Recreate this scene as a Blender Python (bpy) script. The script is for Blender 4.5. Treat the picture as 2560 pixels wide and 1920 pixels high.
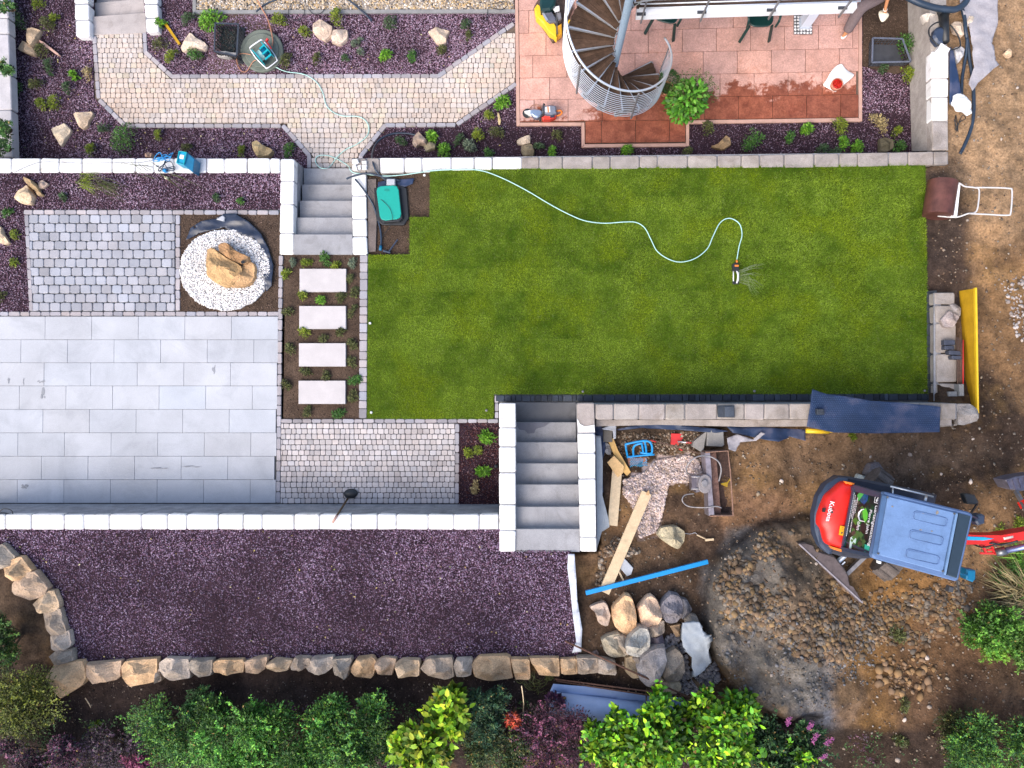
import bpy, math, random
import numpy as np
from mathutils import Vector, Matrix, Quaternion

for o in list(bpy.data.objects): bpy.data.objects.remove(o)
random.seed(7); RNG = np.random.default_rng(7)
SC = bpy.context.scene; COL = SC.collection

# ------------------------------------------------------------------ camera
F, H = 1850.0, 12.76                # focal length in source pixels, metres above the lawn
NX, NY = 1340.0, 1025.0             # where straight down falls in the picture
cam_d = bpy.data.cameras.new('camera'); cam = bpy.data.objects.new('camera', cam_d); COL.objects.link(cam)
cam_d.sensor_width = 36.0; cam_d.lens = 36.0 * F / 2560.0; cam_d.clip_end = 2000
d0 = Vector(((NX-1280)/F, -(NY-960)/F, -1)).normalized()
QR = d0.rotation_difference(Vector((0, 0, -1)))
cam.rotation_mode = 'QUATERNION'; cam.rotation_quaternion = QR; cam.location = (0, 0, H)
SC.camera = cam
RM = np.array(QR.to_matrix())

# ------------------------------------------------------------------ light
w = bpy.data.worlds.new('World'); SC.world = w; w.use_nodes = True
nt = w.node_tree; bg = nt.nodes['Background']
sky = nt.nodes.new('ShaderNodeTexSky'); sky.sky_type = 'NISHITA'; sky.sun_disc = False
SUN_EL, SUN_AZ = math.radians(50), math.radians(222)     # azimuth from north (+Y), clockwise
sky.sun_elevation = SUN_EL; sky.sun_rotation = SUN_AZ
sky.air_density = 1.0; sky.dust_density = 3.5; sky.ozone_density = 1.0
bg.inputs[1].default_value = 0.15; nt.links.new(sky.outputs[0], bg.inputs[0])
sd = bpy.data.lights.new('sun', 'SUN'); sd.energy = 1.05; sd.angle = math.radians(55); sd.color = (1.0, .95, .86)
so = bpy.data.objects.new('sun', sd); COL.objects.link(so)
sv = Vector((math.sin(SUN_AZ)*math.cos(SUN_EL), math.cos(SUN_AZ)*math.cos(SUN_EL), math.sin(SUN_EL)))
so.rotation_mode = 'QUATERNION'; so.rotation_quaternion = (-sv).to_track_quat('-Z', 'Y'); so.location = sv*30
SC.view_settings.view_transform = 'Standard'; SC.view_settings.look = 'None'
SC.view_settings.exposure = 1.08; SC.view_settings.gamma = 1.0; SC.view_settings.use_curve_mapping = False

# ------------------------------------------------------------------ geometry helpers
def PV(px, py, z):
    px = np.asarray(px, float); py = np.asarray(py, float)
    v = np.stack([(px-1280)/F, -(py-960)/F, -np.ones_like(px)], -1) @ RM.T
    t = (H - z) / -v[..., 2]
    return np.stack([v[..., 0]*t, v[..., 1]*t, np.broadcast_to(z, t.shape).astype(float)], -1)
def P(px, py, z=0.0): return Vector(PV(px, py, z))
def pxs(n, z=0.0): return n * (H - z) / F          # n source pixels in metres at height z

_lat = {}
def vnoise(x, y, seed):
    if seed not in _lat: _lat[seed] = np.random.default_rng(seed).random((256, 256))
    L = _lat[seed]; xi = np.floor(x).astype(int); yi = np.floor(y).astype(int)
    fx = x-xi; fy = y-yi; fx = fx*fx*(3-2*fx); fy = fy*fy*(3-2*fy)
    a = L[xi & 255, yi & 255]; b = L[(xi+1) & 255, yi & 255]; c = L[xi & 255, (yi+1) & 255]; d = L[(xi+1) & 255, (yi+1) & 255]
    return (a*(1-fx)+b*fx)*(1-fy) + (c*(1-fx)+d*fx)*fy
def fbm(x, y, sc, oc=4, seed=1):
    x = np.asarray(x, float)*sc; y = np.asarray(y, float)*sc; s = 0; a = .5; t = 0
    for i in range(oc):
        s = s + a*vnoise(x+37.1*i, y+11.7*i, seed+i*13); t += a; a *= .55; x = x*2.03; y = y*2.03
    return s/t
def inside(px, py, poly):
    px = np.asarray(px, float); py = np.asarray(py, float); r = np.zeros(px.shape, bool); n = len(poly)
    for i in range(n):
        x1, y1 = poly[i]; x2, y2 = poly[(i+1) % n]
        if y1 == y2: continue
        c = ((y1 > py) != (y2 > py)) & (px < (x2-x1)*(py-y1)/(y2-y1)+x1); r ^= c
    return r
def scatter(poly, n, holes=()):
    a = np.array(poly, float); lo = a.min(0); hi = a.max(0); xs = []; ys = []; got = 0
    while got < n:
        x = RNG.uniform(lo[0], hi[0], n); y = RNG.uniform(lo[1], hi[1], n); k = inside(x, y, poly)
        for h in holes: k &= ~inside(x, y, h)
        xs.append(x[k]); ys.append(y[k]); got += k.sum()
        if not k.any(): break
    return np.concatenate(xs)[:n], np.concatenate(ys)[:n]
def ell(cx, cy, rx, ry, n=40, a0=0, jit=0, rot=0):
    r = []
    for i in range(n):
        t = a0+2*math.pi*i/n; k = 1+random.uniform(-jit, jit); x = rx*k*math.cos(t); y = ry*k*math.sin(t)
        r.append((cx+x*math.cos(rot)-y*math.sin(rot), cy+x*math.sin(rot)+y*math.cos(rot)))
    return r
def quad(x0, y0, x1, y1): return [(x0, y0), (x1, y0), (x1, y1), (x0, y1)]

# ------------------------------------------------------------------ materials
def M(name, base, rough=.8, ns=3.0, na=.15, fs=None, fa=.0, bump=0.0, bs=40.0, metal=0.0, tint=None, trans=0.0, spec=None, coat=0, alpha=1.0, stain=None):
    if spec is None: spec = .5 if rough < .55 or metal else (.12 if rough > .83 else .25)
    m = bpy.data.materials.new(name); m.use_nodes = True; n = m.node_tree.nodes; l = m.node_tree.links
    b = n['Principled BSDF']; at = n.new('ShaderNodeAttribute'); at.attribute_name = 'Col'
    geo = n.new('ShaderNodeNewGeometry')
    mul = n.new('ShaderNodeMixRGB'); mul.blend_type = 'MULTIPLY'; mul.inputs[0].default_value = 1
    l.new(at.outputs[0], mul.inputs[1]); mul.inputs[2].default_value = (*base, 1); out = mul.outputs[0]
    def nz(scale, amt, src, tnt=None):
        t = n.new('ShaderNodeTexNoise'); t.inputs['Scale'].default_value = scale; t.inputs['Detail'].default_value = 5; t.inputs['Roughness'].default_value = .6
        l.new(geo.outputs['Position'], t.inputs['Vector'])
        r = n.new('ShaderNodeMapRange'); r.inputs[1].default_value = .3; r.inputs[2].default_value = .7; r.inputs[3].default_value = 1-amt; r.inputs[4].default_value = 1+amt; r.clamp = False
        l.new(t.outputs[0], r.inputs[0]); k = n.new('ShaderNodeVectorMath'); k.operation = 'SCALE'
        l.new(src, k.inputs[0]); l.new(r.outputs[0], k.inputs['Scale']); res = k.outputs[0]
        if tnt:
            c = n.new('ShaderNodeMapRange'); c.inputs[1].default_value = .5; c.inputs[2].default_value = .68; l.new(t.outputs[0], c.inputs[0])
            mx = n.new('ShaderNodeMixRGB'); mx.inputs[2].default_value = (*tnt, 1); l.new(c.outputs[0], mx.inputs[0]); l.new(res, mx.inputs[1]); res = mx.outputs[0]
        return res
    if na: out = nz(ns, na, out, tint)
    if fs: out = nz(fs, fa, out)
    if stain:
        sc_, lo, hi, sc2, am = stain; t = n.new('ShaderNodeTexNoise'); t.inputs['Scale'].default_value = sc_; t.inputs['Detail'].default_value = 9; t.inputs['Roughness'].default_value = .7; t.inputs['Distortion'].default_value = 1.2
        l.new(geo.outputs['Position'], t.inputs['Vector']); r = n.new('ShaderNodeMapRange'); r.inputs[1].default_value = lo; r.inputs[2].default_value = hi; r.inputs[4].default_value = am; l.new(t.outputs[0], r.inputs[0])
        mx = n.new('ShaderNodeMixRGB'); mx.blend_type = 'MULTIPLY'; mx.inputs[2].default_value = (*sc2, 1); l.new(r.outputs[0], mx.inputs[0]); l.new(out, mx.inputs[1]); out = mx.outputs[0]
    l.new(out, b.inputs['Base Color'])
    b.inputs['Roughness'].default_value = rough; b.inputs['Metallic'].default_value = metal
    b.inputs['Specular IOR Level'].default_value = spec
    if trans: b.inputs['Transmission Weight'].default_value = trans
    if coat: b.inputs['Coat Weight'].default_value = coat
    if alpha < 1: b.inputs['Alpha'].default_value = alpha
    if bump:
        t = n.new('ShaderNodeTexNoise'); t.inputs['Scale'].default_value = bs; t.inputs['Detail'].default_value = 6
        l.new(geo.outputs['Position'], t.inputs['Vector']); bp = n.new('ShaderNodeBump'); bp.inputs['Strength'].default_value = bump; bp.inputs['Distance'].default_value = .01
        l.new(t.outputs[0], bp.inputs['Height']); l.new(bp.outputs[0], b.inputs['Normal'])
    return m
MT = {
 'block': M('white_concrete_block', (.74, .725, .715), .85, 2.5, .09, 60, .08, .6, 30, stain=(3.2, .56, .70, (.55, .50, .44), .8)),
 'block_wet': M('damp_concrete_block', (.315, .275, .25), .8, 4, .2, 90, .2, .6, 40, stain=(2.2, .5, .7, (.62, .58, .52), .8), spec=.2),
 'farwall': M('far_wall_block', (.46, .44, .45), .85, 4, .15, 70, .1, .4, 40),
 'core': M('split_concrete', (.27, .27, .29), .9, 5, .25, 60, .2, 1.0, 22),
 'eastface': M('cast_concrete_face', (.38, .34, .31), .9, 6, .2, 50, .15, .8, 20),
 'cobble': M('beige_cobble', (.52, .45, .405), .85, 1.2, .10, 70, .10, .35, 60, stain=(1.5, .56, .72, (.80, .66, .56), .6)),
 'cobble2': M('pale_cobble', (.50, .455, .445), .85, .7, .16, 70, .08, .35, 60, stain=(1.2, .5, .7, (.80, .76, .74), .7)),
 'cobgrey': M('grey_cobble', (.33, .33, .36), .85, 2, .12, 80, .16, .4, 70),
 'cobdark': M('anthracite_cobble', (.035, .042, .055), .6, 6, .3, 80, .25, .5, 70),
 'border': M('border_stone', (.34, .315, .33), .85, 2, .14, 80, .14, .4, 60),
 'joint': M('jointing_sand', (.13, .10, .08), .95, 4, .3, 80, .3, .5, 90),
 'jointg': M('grey_jointing_sand', (.12, .12, .12), .95, 4, .3, 80, .3, .5, 90),
 'slab': M('grey_terrace_slab', (.415, .425, .455), .65, 1.1, .12, 60, .07, .2, 60, stain=(1.1, .50, .80, (.60, .61, .63), .6), spec=.3),
 'step': M('granite_step', (.30, .295, .305), .8, 2.5, .16, 120, .2, .2, 90, stain=(2.5, .52, .75, (.6, .58, .55), .7), spec=.2),
 'stepstone': M('pale_stepping_slab', (.49, .455, .45), .75, 4, .07, 90, .08, .2, 60),
 'purple': M('purple_gravel_bed', (.036,.020,.028), .95, 2.5, .4, 60, .5, 1.0, 60),
 'grain': M('gravel_grain', (1, 1, 1), .9, 3, .0),
 'soil': M('garden_soil', (.075, .050, .036), .95, 3, .35, 45, .45, 1.0, 50),
 'dirt': M('bare_dirt', (1, 1, 1), .95, 1.5, .22, 30, .38, 1.0, 45),
 'lawnbase': M('turf_base', (.055, .088, .006), .95, 1.4, .3, 40, .3),
 'grass': M('grass_blade', (1, 1, 1), .8, 9, .16, spec=.12),
 'leaf': M('leaf', (1, 1, 1), .5, 14, .2, spec=.3),
 'bark': M('bark', (.12, .08, .05), .9, 20, .3),
 'rock': M('tan_sandstone', (1, 1, 1), .85, 5, .28, 55, .30, 1.0, 40),
 'pebble': M('white_pebble', (.70, .68, .66), .7, 5, .04),
 'liner': M('black_pond_liner', (.018, .026, .05), .35, 6, .3, spec=.6),
 'green_lid': M('teal_plastic', (.0, .30, .235), .45, 30, .05),
 'black': M('black_plastic', (.015, .017, .02), .45, 10, .2),
 'darkgrey': M('dark_grey_metal', (.05, .052, .06), .5, 10, .2, bump=.2),
 'hose': M('pale_teal_hose', (.42, .66, .60), .4, 5, .05),
 'hosew': M('pale_grey_hose', (.42, .44, .40), .4, 5, .05),
 'pipe': M('dark_blue_pipe', (.02, .035, .06), .4, 8, .2),
 'copper': M('orange_hose', (.42, .19, .11), .5, 8, .1),
 'metal': M('galvanised_steel', (.60, .63, .68), .35, 8, .08, metal=.7),
 'rail': M('stainless_rail', (.72, .74, .78), .3, 8, .05, metal=.6),
 'bluepole': M('galvanised_pole', (.33, .43, .54), .45, 30, .14, metal=.3),
 'whitepaint': M('white_paint', (.80, .80, .82), .45, 5, .04),
 'kerb': M('sandstone_kerb', (.50, .31, .25), .85, 6, .12, 90, .12, .3, 60),
 'greenplastic': M('dark_green_plastic', (.004, .035, .03), .4, 10, .2),
 'yellow': M('yellow_paint', (.80, .50, .02), .4, 10, .08),
 'yellowboard': M('yellow_formwork_board', (.44, .25, .012), .55, 8, .15, 70, .1),
 'blue': M('blue_paint', (.015, .27, .62), .4, 10, .06),
 'bluepl': M('petrol_blue_plastic', (.0, .12, .24), .4, 10, .12),
 'cyan': M('turquoise_plastic', (.0, .36, .42), .4, 10, .06),
 'red': M('red_paint', (.66, .016, .010), .45, 10, .07, coat=.15, stain=(9, .55, .75, (.6, .5, .4), .5)),
 'redpl': M('red_plastic', (.62, .03, .03), .45, 10, .08),
 'orange': M('orange_plastic', (.72, .19, .02), .45, 10, .08),
 'navy': M('dark_blue_grey', (.03, .045, .08), .4, 10, .15),
 'roofblue': M('blue_grey_cab_roof', (.12, .20, .36), .6, 4, .12, 120, .10, bump=.15, stain=(5, .52, .72, (.7, .72, .72), .7), spec=.3),
 'glass': M('dark_glass', (.02, .035, .05), .12, 10, .1, spec=.8),
 'wood': M('weathered_tread_board', (.075, .046, .032), .84, 10, .3, 70, .3, .3, 90),
 'plank': M('fresh_spruce_plank', (.66, .51, .33), .7, 8, .12, 40, .1, .2, 70),
 'membrane': M('dimpled_drainage_membrane', (.014, .032, .085), .5, 2.2, .35, tint=(.085, .085, .13)),
 'fleece': M('white_geotextile', (.55, .57, .62), .9, 8, .12, 50, .08, .6, 30),
 'fleeceg': M('grey_geotextile', (.34, .32, .34), .95, 5, .16, 50, .12, .8, 18),
 'rollblue': M('pale_blue_geotextile', (.30, .38, .56), .9, 3, .1, 140, .08, .3, 60),
 'greyconc': M('grey_concrete', (.24, .235, .23), .85, 5, .18, 80, .14, .4, 50),
 'paleconc': M('pale_concrete', (.34, .37, .40), .85, 5, .14, 80, .1, .4, 50),
 'terracotta': M('terracotta', (.55, .235, .15), .8, 8, .1),
 'rust': M('rusty_steel', (.11, .07, .055), .8, 20, .35, 70, .3, .4, 60),
 'rustroll': M('rusty_roller_drum', (.12, .045, .035), .5, 6, .35, metal=.3, bump=.2),
 'steelplate': M('worn_steel', (.26, .245, .25), .45, 14, .25, metal=.5, bump=.2),
 'skin': M('skin', (.50, .22, .10), .55, 10, .05),
 'trouser': M('grey_trousers', (.17, .13, .13), .9, 30, .15, bump=.5, bs=40),
 'shirt': M('navy_shirt', (.02, .015, .05), .9, 20, .2),
 'white': M('white_material', (.82, .82, .80), .6, 5, .03),
 'cream': M('cream_cloth', (.80, .74, .58), .7, 8, .05),
 'hair': M('brown_hair', (.05, .03, .02), .6, 30, .3),
 'water': M('water_drop', (.75, .82, .62), .15, 5, 0, alpha=.45),
 'clearpl': M('clear_plastic', (.5, .48, .45), .2, 5, .1, alpha=.28),
 'rubber': M('rubber_track', (.12, .10, .09), .85, 10, .3, 60, .3, .5, 40),
 'label': M('white_print', (.75, .75, .78), .5, 5, 0),
 'lime': M('lime_print', (.10, .55, .04), .5, 5, 0),
 'banner': M('dark_banner_film', (.003, .018, .020), .35, 7, .6, 20, .5, tint=(.0, .10, .025), spec=.15),
 'teal': M('teal_print', (.02, .42, .30), .5, 5, 0),
}
def patio_mat():
    m = M('red_sandstone_slab', (.54, .31, .255), .75, 3, .2, 45, .24, .45, 25, stain=(3.0, .54, .72, (.78, .66, .58), .7), spec=.2)
    n = m.node_tree.nodes; l = m.node_tree.links; b = n['Principled BSDF']; src = b.inputs['Base Color'].links[0].from_socket
    geo = n.new('ShaderNodeNewGeometry'); sx = n.new('ShaderNodeSeparateXYZ'); l.new(geo.outputs['Position'], sx.inputs[0])
    t = n.new('ShaderNodeTexNoise'); t.inputs['Scale'].default_value = 3.2; t.inputs['Detail'].default_value = 9; t.inputs['Roughness'].default_value = .68
    l.new(geo.outputs['Position'], t.inputs['Vector'])
    yl = P(1500, 268, -.79).y; y2 = P(1950, 246, -.79).y; x1 = P(1500, 268, -.79).x; x2 = P(1950, 246, -.79).x; k = (y2-yl)/(x2-x1)
    # damp where y < line through the two points + ragged noise
    a = n.new('ShaderNodeMath'); a.operation = 'MULTIPLY_ADD'; a.inputs[1].default_value = k; a.inputs[2].default_value = yl-k*x1; l.new(sx.outputs[0], a.inputs[0])
    s = n.new('ShaderNodeMath'); s.operation = 'SUBTRACT'; l.new(a.outputs[0], s.inputs[0]); l.new(sx.outputs[1], s.inputs[1])
    q = n.new('ShaderNodeMath'); q.operation = 'MULTIPLY_ADD'; q.inputs[1].default_value = 1.5; q.inputs[2].default_value = -.53; l.new(t.outputs[0], q.inputs[0])
    r = n.new('ShaderNodeMath'); r.operation = 'ADD'; l.new(s.outputs[0], r.inputs[0]); l.new(q.outputs[0], r.inputs[1])
    # and only east of the cut-off saw
    e = n.new('ShaderNodeMapRange'); e.inputs[1].default_value = P(1440, 0, -.79).x; e.inputs[2].default_value = P(1560, 0, -.79).x; e.inputs[3].default_value = -.45; e.inputs[4].default_value = 0; l.new(sx.outputs[0], e.inputs[0])
    r2 = n.new('ShaderNodeMath'); r2.operation = 'ADD'; l.new(r.outputs[0], r2.inputs[0]); l.new(e.outputs[0], r2.inputs[1])
    ext = n.new('ShaderNodeMapRange'); ext.inputs[1].default_value = P(1500, 312, -.79).y; ext.inputs[2].default_value = P(1500, 300, -.79).y; ext.inputs[3].default_value = 1; ext.inputs[4].default_value = 0; l.new(sx.outputs[1], ext.inputs[0])
    r3 = n.new('ShaderNodeMath'); r3.operation = 'ADD'; l.new(r2.outputs[0], r3.inputs[0]); l.new(ext.outputs[0], r3.inputs[1])
    mr = n.new('ShaderNodeMapRange'); mr.inputs[1].default_value = -.05; mr.inputs[2].default_value = .05; l.new(r3.outputs[0], mr.inputs[0])
    mx = n.new('ShaderNodeMixRGB'); mx.blend_type = 'MULTIPLY'; mx.inputs[2].default_value = (.40, .22, .16, 1); l.new(mr.outputs[0], mx.inputs[0]); l.new(src, mx.inputs[1])
    nw = n.new('ShaderNodeTexNoise'); nw.inputs['Scale'].default_value = 7; nw.inputs['Detail'].default_value = 8; nw.inputs['Roughness'].default_value = .7; l.new(geo.outputs['Position'], nw.inputs['Vector'])
    wr_ = n.new('ShaderNodeMapRange'); wr_.inputs[1].default_value = .35; wr_.inputs[2].default_value = .68; l.new(nw.outputs[0], wr_.inputs[0]); wm = n.new('ShaderNodeMixRGB'); wm.inputs[1].default_value = (.32, .17, .13, 1); wm.inputs[2].default_value = (.60, .36, .26, 1); l.new(wr_.outputs[0], wm.inputs[0]); l.new(wm.outputs[0], mx.inputs[2])
    l.new(mx.outputs[0], b.inputs['Base Color'])
    ro = n.new('ShaderNodeMapRange'); ro.inputs[3].default_value = .75; ro.inputs[4].default_value = .38; l.new(mr.outputs[0], ro.inputs[0]); l.new(ro.outputs[0], b.inputs['Roughness'])
    return m
MT['patio'] = patio_mat()

# ------------------------------------------------------------------ object helpers
def tag(o, label=None, cat=None, group=None, kind=None):
    if label: o['label'] = label
    if cat: o['category'] = cat
    if group: o['group'] = group
    if kind: o['kind'] = kind
    return o
def setcol(me, col):
    a = me.color_attributes.new('Col', 'FLOAT_COLOR', 'POINT'); n = len(me.vertices)
    c = np.ones((n, 4), np.float32)
    if col is not None: c[:, :3] = col
    a.data.foreach_set('color', c.ravel())
def mk(name, V, Fc, mat, parent=None, col=None, smooth=False):
    V = np.asarray(V, float).reshape(-1, 3); me = bpy.data.meshes.new(name)
    org = np.zeros(3)
    if parent is None: org = np.array([V[:, 0].mean(), V[:, 1].mean(), V[:, 2].min()])
    else: org = np.array(parent.get('_w', (0, 0, 0)))
    W = V-org
    if isinstance(Fc, np.ndarray) and Fc.ndim == 2:
        k = Fc.shape[1]; me.vertices.add(len(W)); me.vertices.foreach_set('co', W.astype(np.float32).ravel())
        me.loops.add(Fc.size); me.loops.foreach_set('vertex_index', Fc.astype(np.int32).ravel())
        me.polygons.add(len(Fc)); me.polygons.foreach_set('loop_start', (np.arange(len(Fc))*k).astype(np.int32))
        me.update(calc_edges=True)
    else:
        me.from_pydata(W.tolist(), [], Fc); me.update()
    setcol(me, col)
    if mat is not None: me.materials.append(MT[mat] if isinstance(mat, str) else mat)
    if smooth: me.polygons.foreach_set('use_smooth', np.ones(len(me.polygons), bool))
    o = bpy.data.objects.new(name, me); COL.objects.link(o); o['_w'] = [float(v) for v in org]
    if parent is None: o.location = org
    else: o.parent = parent
    return o
def empty(name, loc, label, cat, group=None):
    o = bpy.data.objects.new(name, None); COL.objects.link(o); o.location = loc; o['_w'] = [float(v) for v in loc]
    o.empty_display_size = .1
    return tag(o, label, cat, group)
class MB:
    """collects shapes; build() links them as ONE mesh object"""
    def __init__(s): s.v = []; s.f = []; s.n = 0; s.c = []
    def add(s, V, Fc, c=(1, 1, 1)):
        V = np.asarray(V, float).reshape(-1, 3); s.v.append(V); s.f += [tuple(int(i)+s.n for i in f) for f in Fc]; s.n += len(V); s.c.append(np.tile(c, (len(V), 1))); return s
    def prism(s, xy, z0, z1, bev=0.0, c=(1, 1, 1), xy0=None, ins=None):
        xy = np.asarray(xy, float)[:, :2]; n = len(xy); b = xy if xy0 is None else np.asarray(xy0, float)[:, :2]; rings = [(b, z0)]
        if bev:
            ce = xy.mean(0); d = xy-ce; L = np.linalg.norm(d, axis=1, keepdims=True)+1e-9
            rings += [(xy, z1-bev), (xy-d/L*np.minimum((ins or bev)*1.3, L*.4), z1)]
        else: rings.append((xy, z1))
        V = np.concatenate([np.c_[r, np.full(n, z) if np.isscalar(z) else z] for r, z in rings]); Fc = []
        for k in range(len(rings)-1):
            for i in range(n): j = (i+1) % n; Fc.append((k*n+i, k*n+j, k*n+n+j, k*n+n+i))
        Fc.append(tuple(range((len(rings)-1)*n, len(rings)*n))); Fc.append(tuple(range(n-1, -1, -1)))
        return s.add(V, Fc, c)
    def pprism(s, poly, z0, z1, bev=0.0, c=(1, 1, 1)):
        a = np.array(poly, float); return s.prism(PV(a[:, 0], a[:, 1], z1), z0, z1, bev, c)
    def bar(s, a, b, w=.02, h=None, c=(1, 1, 1), up=(0, 0, 1)):
        a = Vector(a); b = Vector(b); h = h or w; t = (b-a).normalized(); u = Vector(up)
        if abs(t.dot(u)) > .98: u = Vector((1, 0, 0))
        r = t.cross(u).normalized()*w/2; u = r.cross(t).normalized()*h/2
        V = [p+sx*r+sz*u for p in (a, b) for sx, sz in ((-1, -1), (1, -1), (1, 1), (-1, 1))]
        return s.add([tuple(v) for v in V], [(0, 1, 2, 3), (7, 6, 5, 4), (0, 4, 5, 1), (1, 5, 6, 2), (2, 6, 7, 3), (3, 7, 4, 0)], c)
    def tube(s, pts, r=.01, seg=8, c=(1, 1, 1), closed=False, smooth=0):
        pts = [Vector(p) for p in pts]
        if smooth: pts = catmull(pts, smooth, closed)
        n = len(pts); rs = r if hasattr(r, '__len__') else [r]*n; V = []; Fc = []; pn = None
        for i, p in enumerate(pts):
            t = (pts[(i+1) % n] if (i < n-1 or closed) else p)-(pts[i-1] if (i > 0 or closed) else p)
            t = t.normalized() if t.length > 1e-9 else Vector((0, 0, 1))
            if pn is None: pn = t.orthogonal().normalized()
            pn = (pn-t*pn.dot(t)); pn = pn.normalized() if pn.length > 1e-6 else t.orthogonal().normalized(); bn = t.cross(pn)
            for k in range(seg):
                a = 2*math.pi*k/seg; V.append(tuple(p+(pn*math.cos(a)+bn*math.sin(a))*rs[min(i, len(rs)-1)]))
        for i in range(n if closed else n-1):
            for k in range(seg):
                k2 = (k+1) % seg; j = (i+1) % n; Fc.append((i*seg+k, i*seg+k2, j*seg+k2, j*seg+k))
        if not closed: Fc.append(tuple(range(seg-1, -1, -1))); Fc.append(tuple(range((n-1)*seg, n*seg)))
        return s.add(V, Fc, c)
    def cyl(s, a, b, r, r2=None, seg=16, c=(1, 1, 1)): return s.tube([a, b], [r, r if r2 is None else r2], seg, c)
    def dome(s, c0, rx, ry, rz, seg=16, rings=5, c=(1, 1, 1), rot=0):
        V = []; Fc = []; c0 = Vector(c0)
        for k in range(rings+1):
            a = k/rings*math.pi/2
            for i in range(seg):
                t = 2*math.pi*i/seg; x = rx*math.cos(a)*math.cos(t); y = ry*math.cos(a)*math.sin(t)
                V.append((c0.x+x*math.cos(rot)-y*math.sin(rot), c0.y+x*math.sin(rot)+y*math.cos(rot), c0.z+rz*math.sin(a)))
        for k in range(rings):
            for i in range(seg): j = (i+1) % seg; Fc.append((k*seg+i, k*seg+j, k*seg+seg+j, k*seg+seg+i))
        return s.add(V, Fc, c)
    def build(s, name, mat, parent=None, smooth=False):
        return mk(name, np.concatenate(s.v), s.f, mat, parent, np.concatenate(s.c), smooth)
def catmull(p, k=6, closed=False):
    n = len(p); out = []
    for i in range(n if closed else n-1):
        a = p[(i-1) % n] if (closed or i > 0) else p[i]; b = p[i]; c = p[(i+1) % n]; d = p[(i+2) % n] if (closed or i < n-2) else c
        for j in range(k):
            t = j/k; out.append(.5*((2*b)+(c-a)*t+(2*a-5*b+4*c-d)*t*t+(3*b-a-3*c+d)*t*t*t))
    if not closed: out.append(p[-1].copy())
    return out
def text(body, org, xd, yd, size, mat, parent, name='lettering', ext=.002, width=None):
    cu = bpy.data.curves.new(name, 'FONT'); cu.body = body; cu.size = size; cu.extrude = ext; cu.offset = size*.012
    t = bpy.data.objects.new(name, cu); COL.objects.link(t); dg = bpy.context.evaluated_depsgraph_get(); me = bpy.data.meshes.new_from_object(t.evaluated_get(dg)); bpy.data.objects.remove(t)
    n = len(me.vertices); V = np.empty(n*3); me.vertices.foreach_get('co', V); V = V.reshape(-1, 3)
    if width: V[:, 0] = (V[:, 0]-V[:, 0].min())*width/(V[:, 0].max()-V[:, 0].min())
    x = Vector(xd).normalized(); z = x.cross(Vector(yd)).normalized(); y = z.cross(x); W = np.array(org)+V[:, :1]*np.array(x)+V[:, 1:2]*np.array(y)+V[:, 2:]*np.array(z)
    Fc = [tuple(p.vertices) for p in me.polygons]; bpy.data.meshes.remove(me)
    return mk(name, W, Fc, mat, parent)

def rounded(poly, r=4.0, jit=.8):
    """pixel polygon with its corners cut and nudged"""
    out = []; n = len(poly)
    for i in range(n):
        p = np.array(poly[i], float); a = np.array(poly[i-1], float); b = np.array(poly[(i+1) % n], float)
        la = np.linalg.norm(a-p); lb = np.linalg.norm(b-p)
        if la < 1e-6 or lb < 1e-6: continue
        ra = min(r, la*.3); rb = min(r, lb*.3); q = (a-p)/la*ra; s = (b-p)/lb*rb
        for v in (p+q, p+(q+s)*.28, p+s): out.append(tuple(v+RNG.uniform(-jit, jit, 2)))
    return out
def shrink(poly, g):
    a = np.array(poly, float); c = a.mean(0); lo = a.min(0); hi = a.max(0); s = np.maximum(1-2*g/np.maximum(hi-lo, .1), .3)
    return c+(a-c)*s
def clipcell(cell, poly, mn=14):
    """convex cell against a possibly non-convex pixel polygon"""
    n = len(poly); area = sum(poly[i][0]*poly[(i+1) % n][1]-poly[(i+1) % n][0]*poly[i][1] for i in range(n)); sg = 1 if area > 0 else -1
    xs = [p[0] for p in cell]; ys = [p[1] for p in cell]; x0, x1, y0, y1 = min(xs), max(xs), min(ys), max(ys)
    for i in range(n):
        a = poly[i]; b = poly[(i+1) % n]
        if max(a[0], b[0]) <= x0 or min(a[0], b[0]) >= x1 or max(a[1], b[1]) <= y0 or min(a[1], b[1]) >= y1: continue
        t0, t1 = 0., 1.; dx = b[0]-a[0]; dy = b[1]-a[1]; ok = True
        for p_, q_ in ((-dx, a[0]-x0), (dx, x1-a[0]), (-dy, a[1]-y0), (dy, y1-a[1])):
            if p_ == 0:
                if q_ < 0: ok = False
            elif p_ < 0: t0 = max(t0, q_/p_)
            else: t1 = min(t1, q_/p_)
        if not ok or t0 >= t1: continue
        side = lambda p: sg*(dx*(p[1]-a[1])-dy*(p[0]-a[0])); new = []
        for k in range(len(cell)):
            p = cell[k]; q = cell[(k+1) % len(cell)]; sp = side(p); sq = side(q)
            if sp >= 0: new.append(p)
            if (sp > 0 > sq) or (sp < 0 < sq): t = sp/(sp-sq); new.append((p[0]+(q[0]-p[0])*t, p[1]+(q[1]-p[1])*t))
        cell = new
        if len(cell) < 3: return None
    c = np.mean(cell, 0)
    if not inside(c[0:1], c[1:2], poly)[0]: return None
    a = np.array(cell); s = .5*abs(np.dot(a[:, 0], np.roll(a[:, 1], -1))-np.dot(a[:, 1], np.roll(a[:, 0], -1)))
    return cell if s > mn else None
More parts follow.
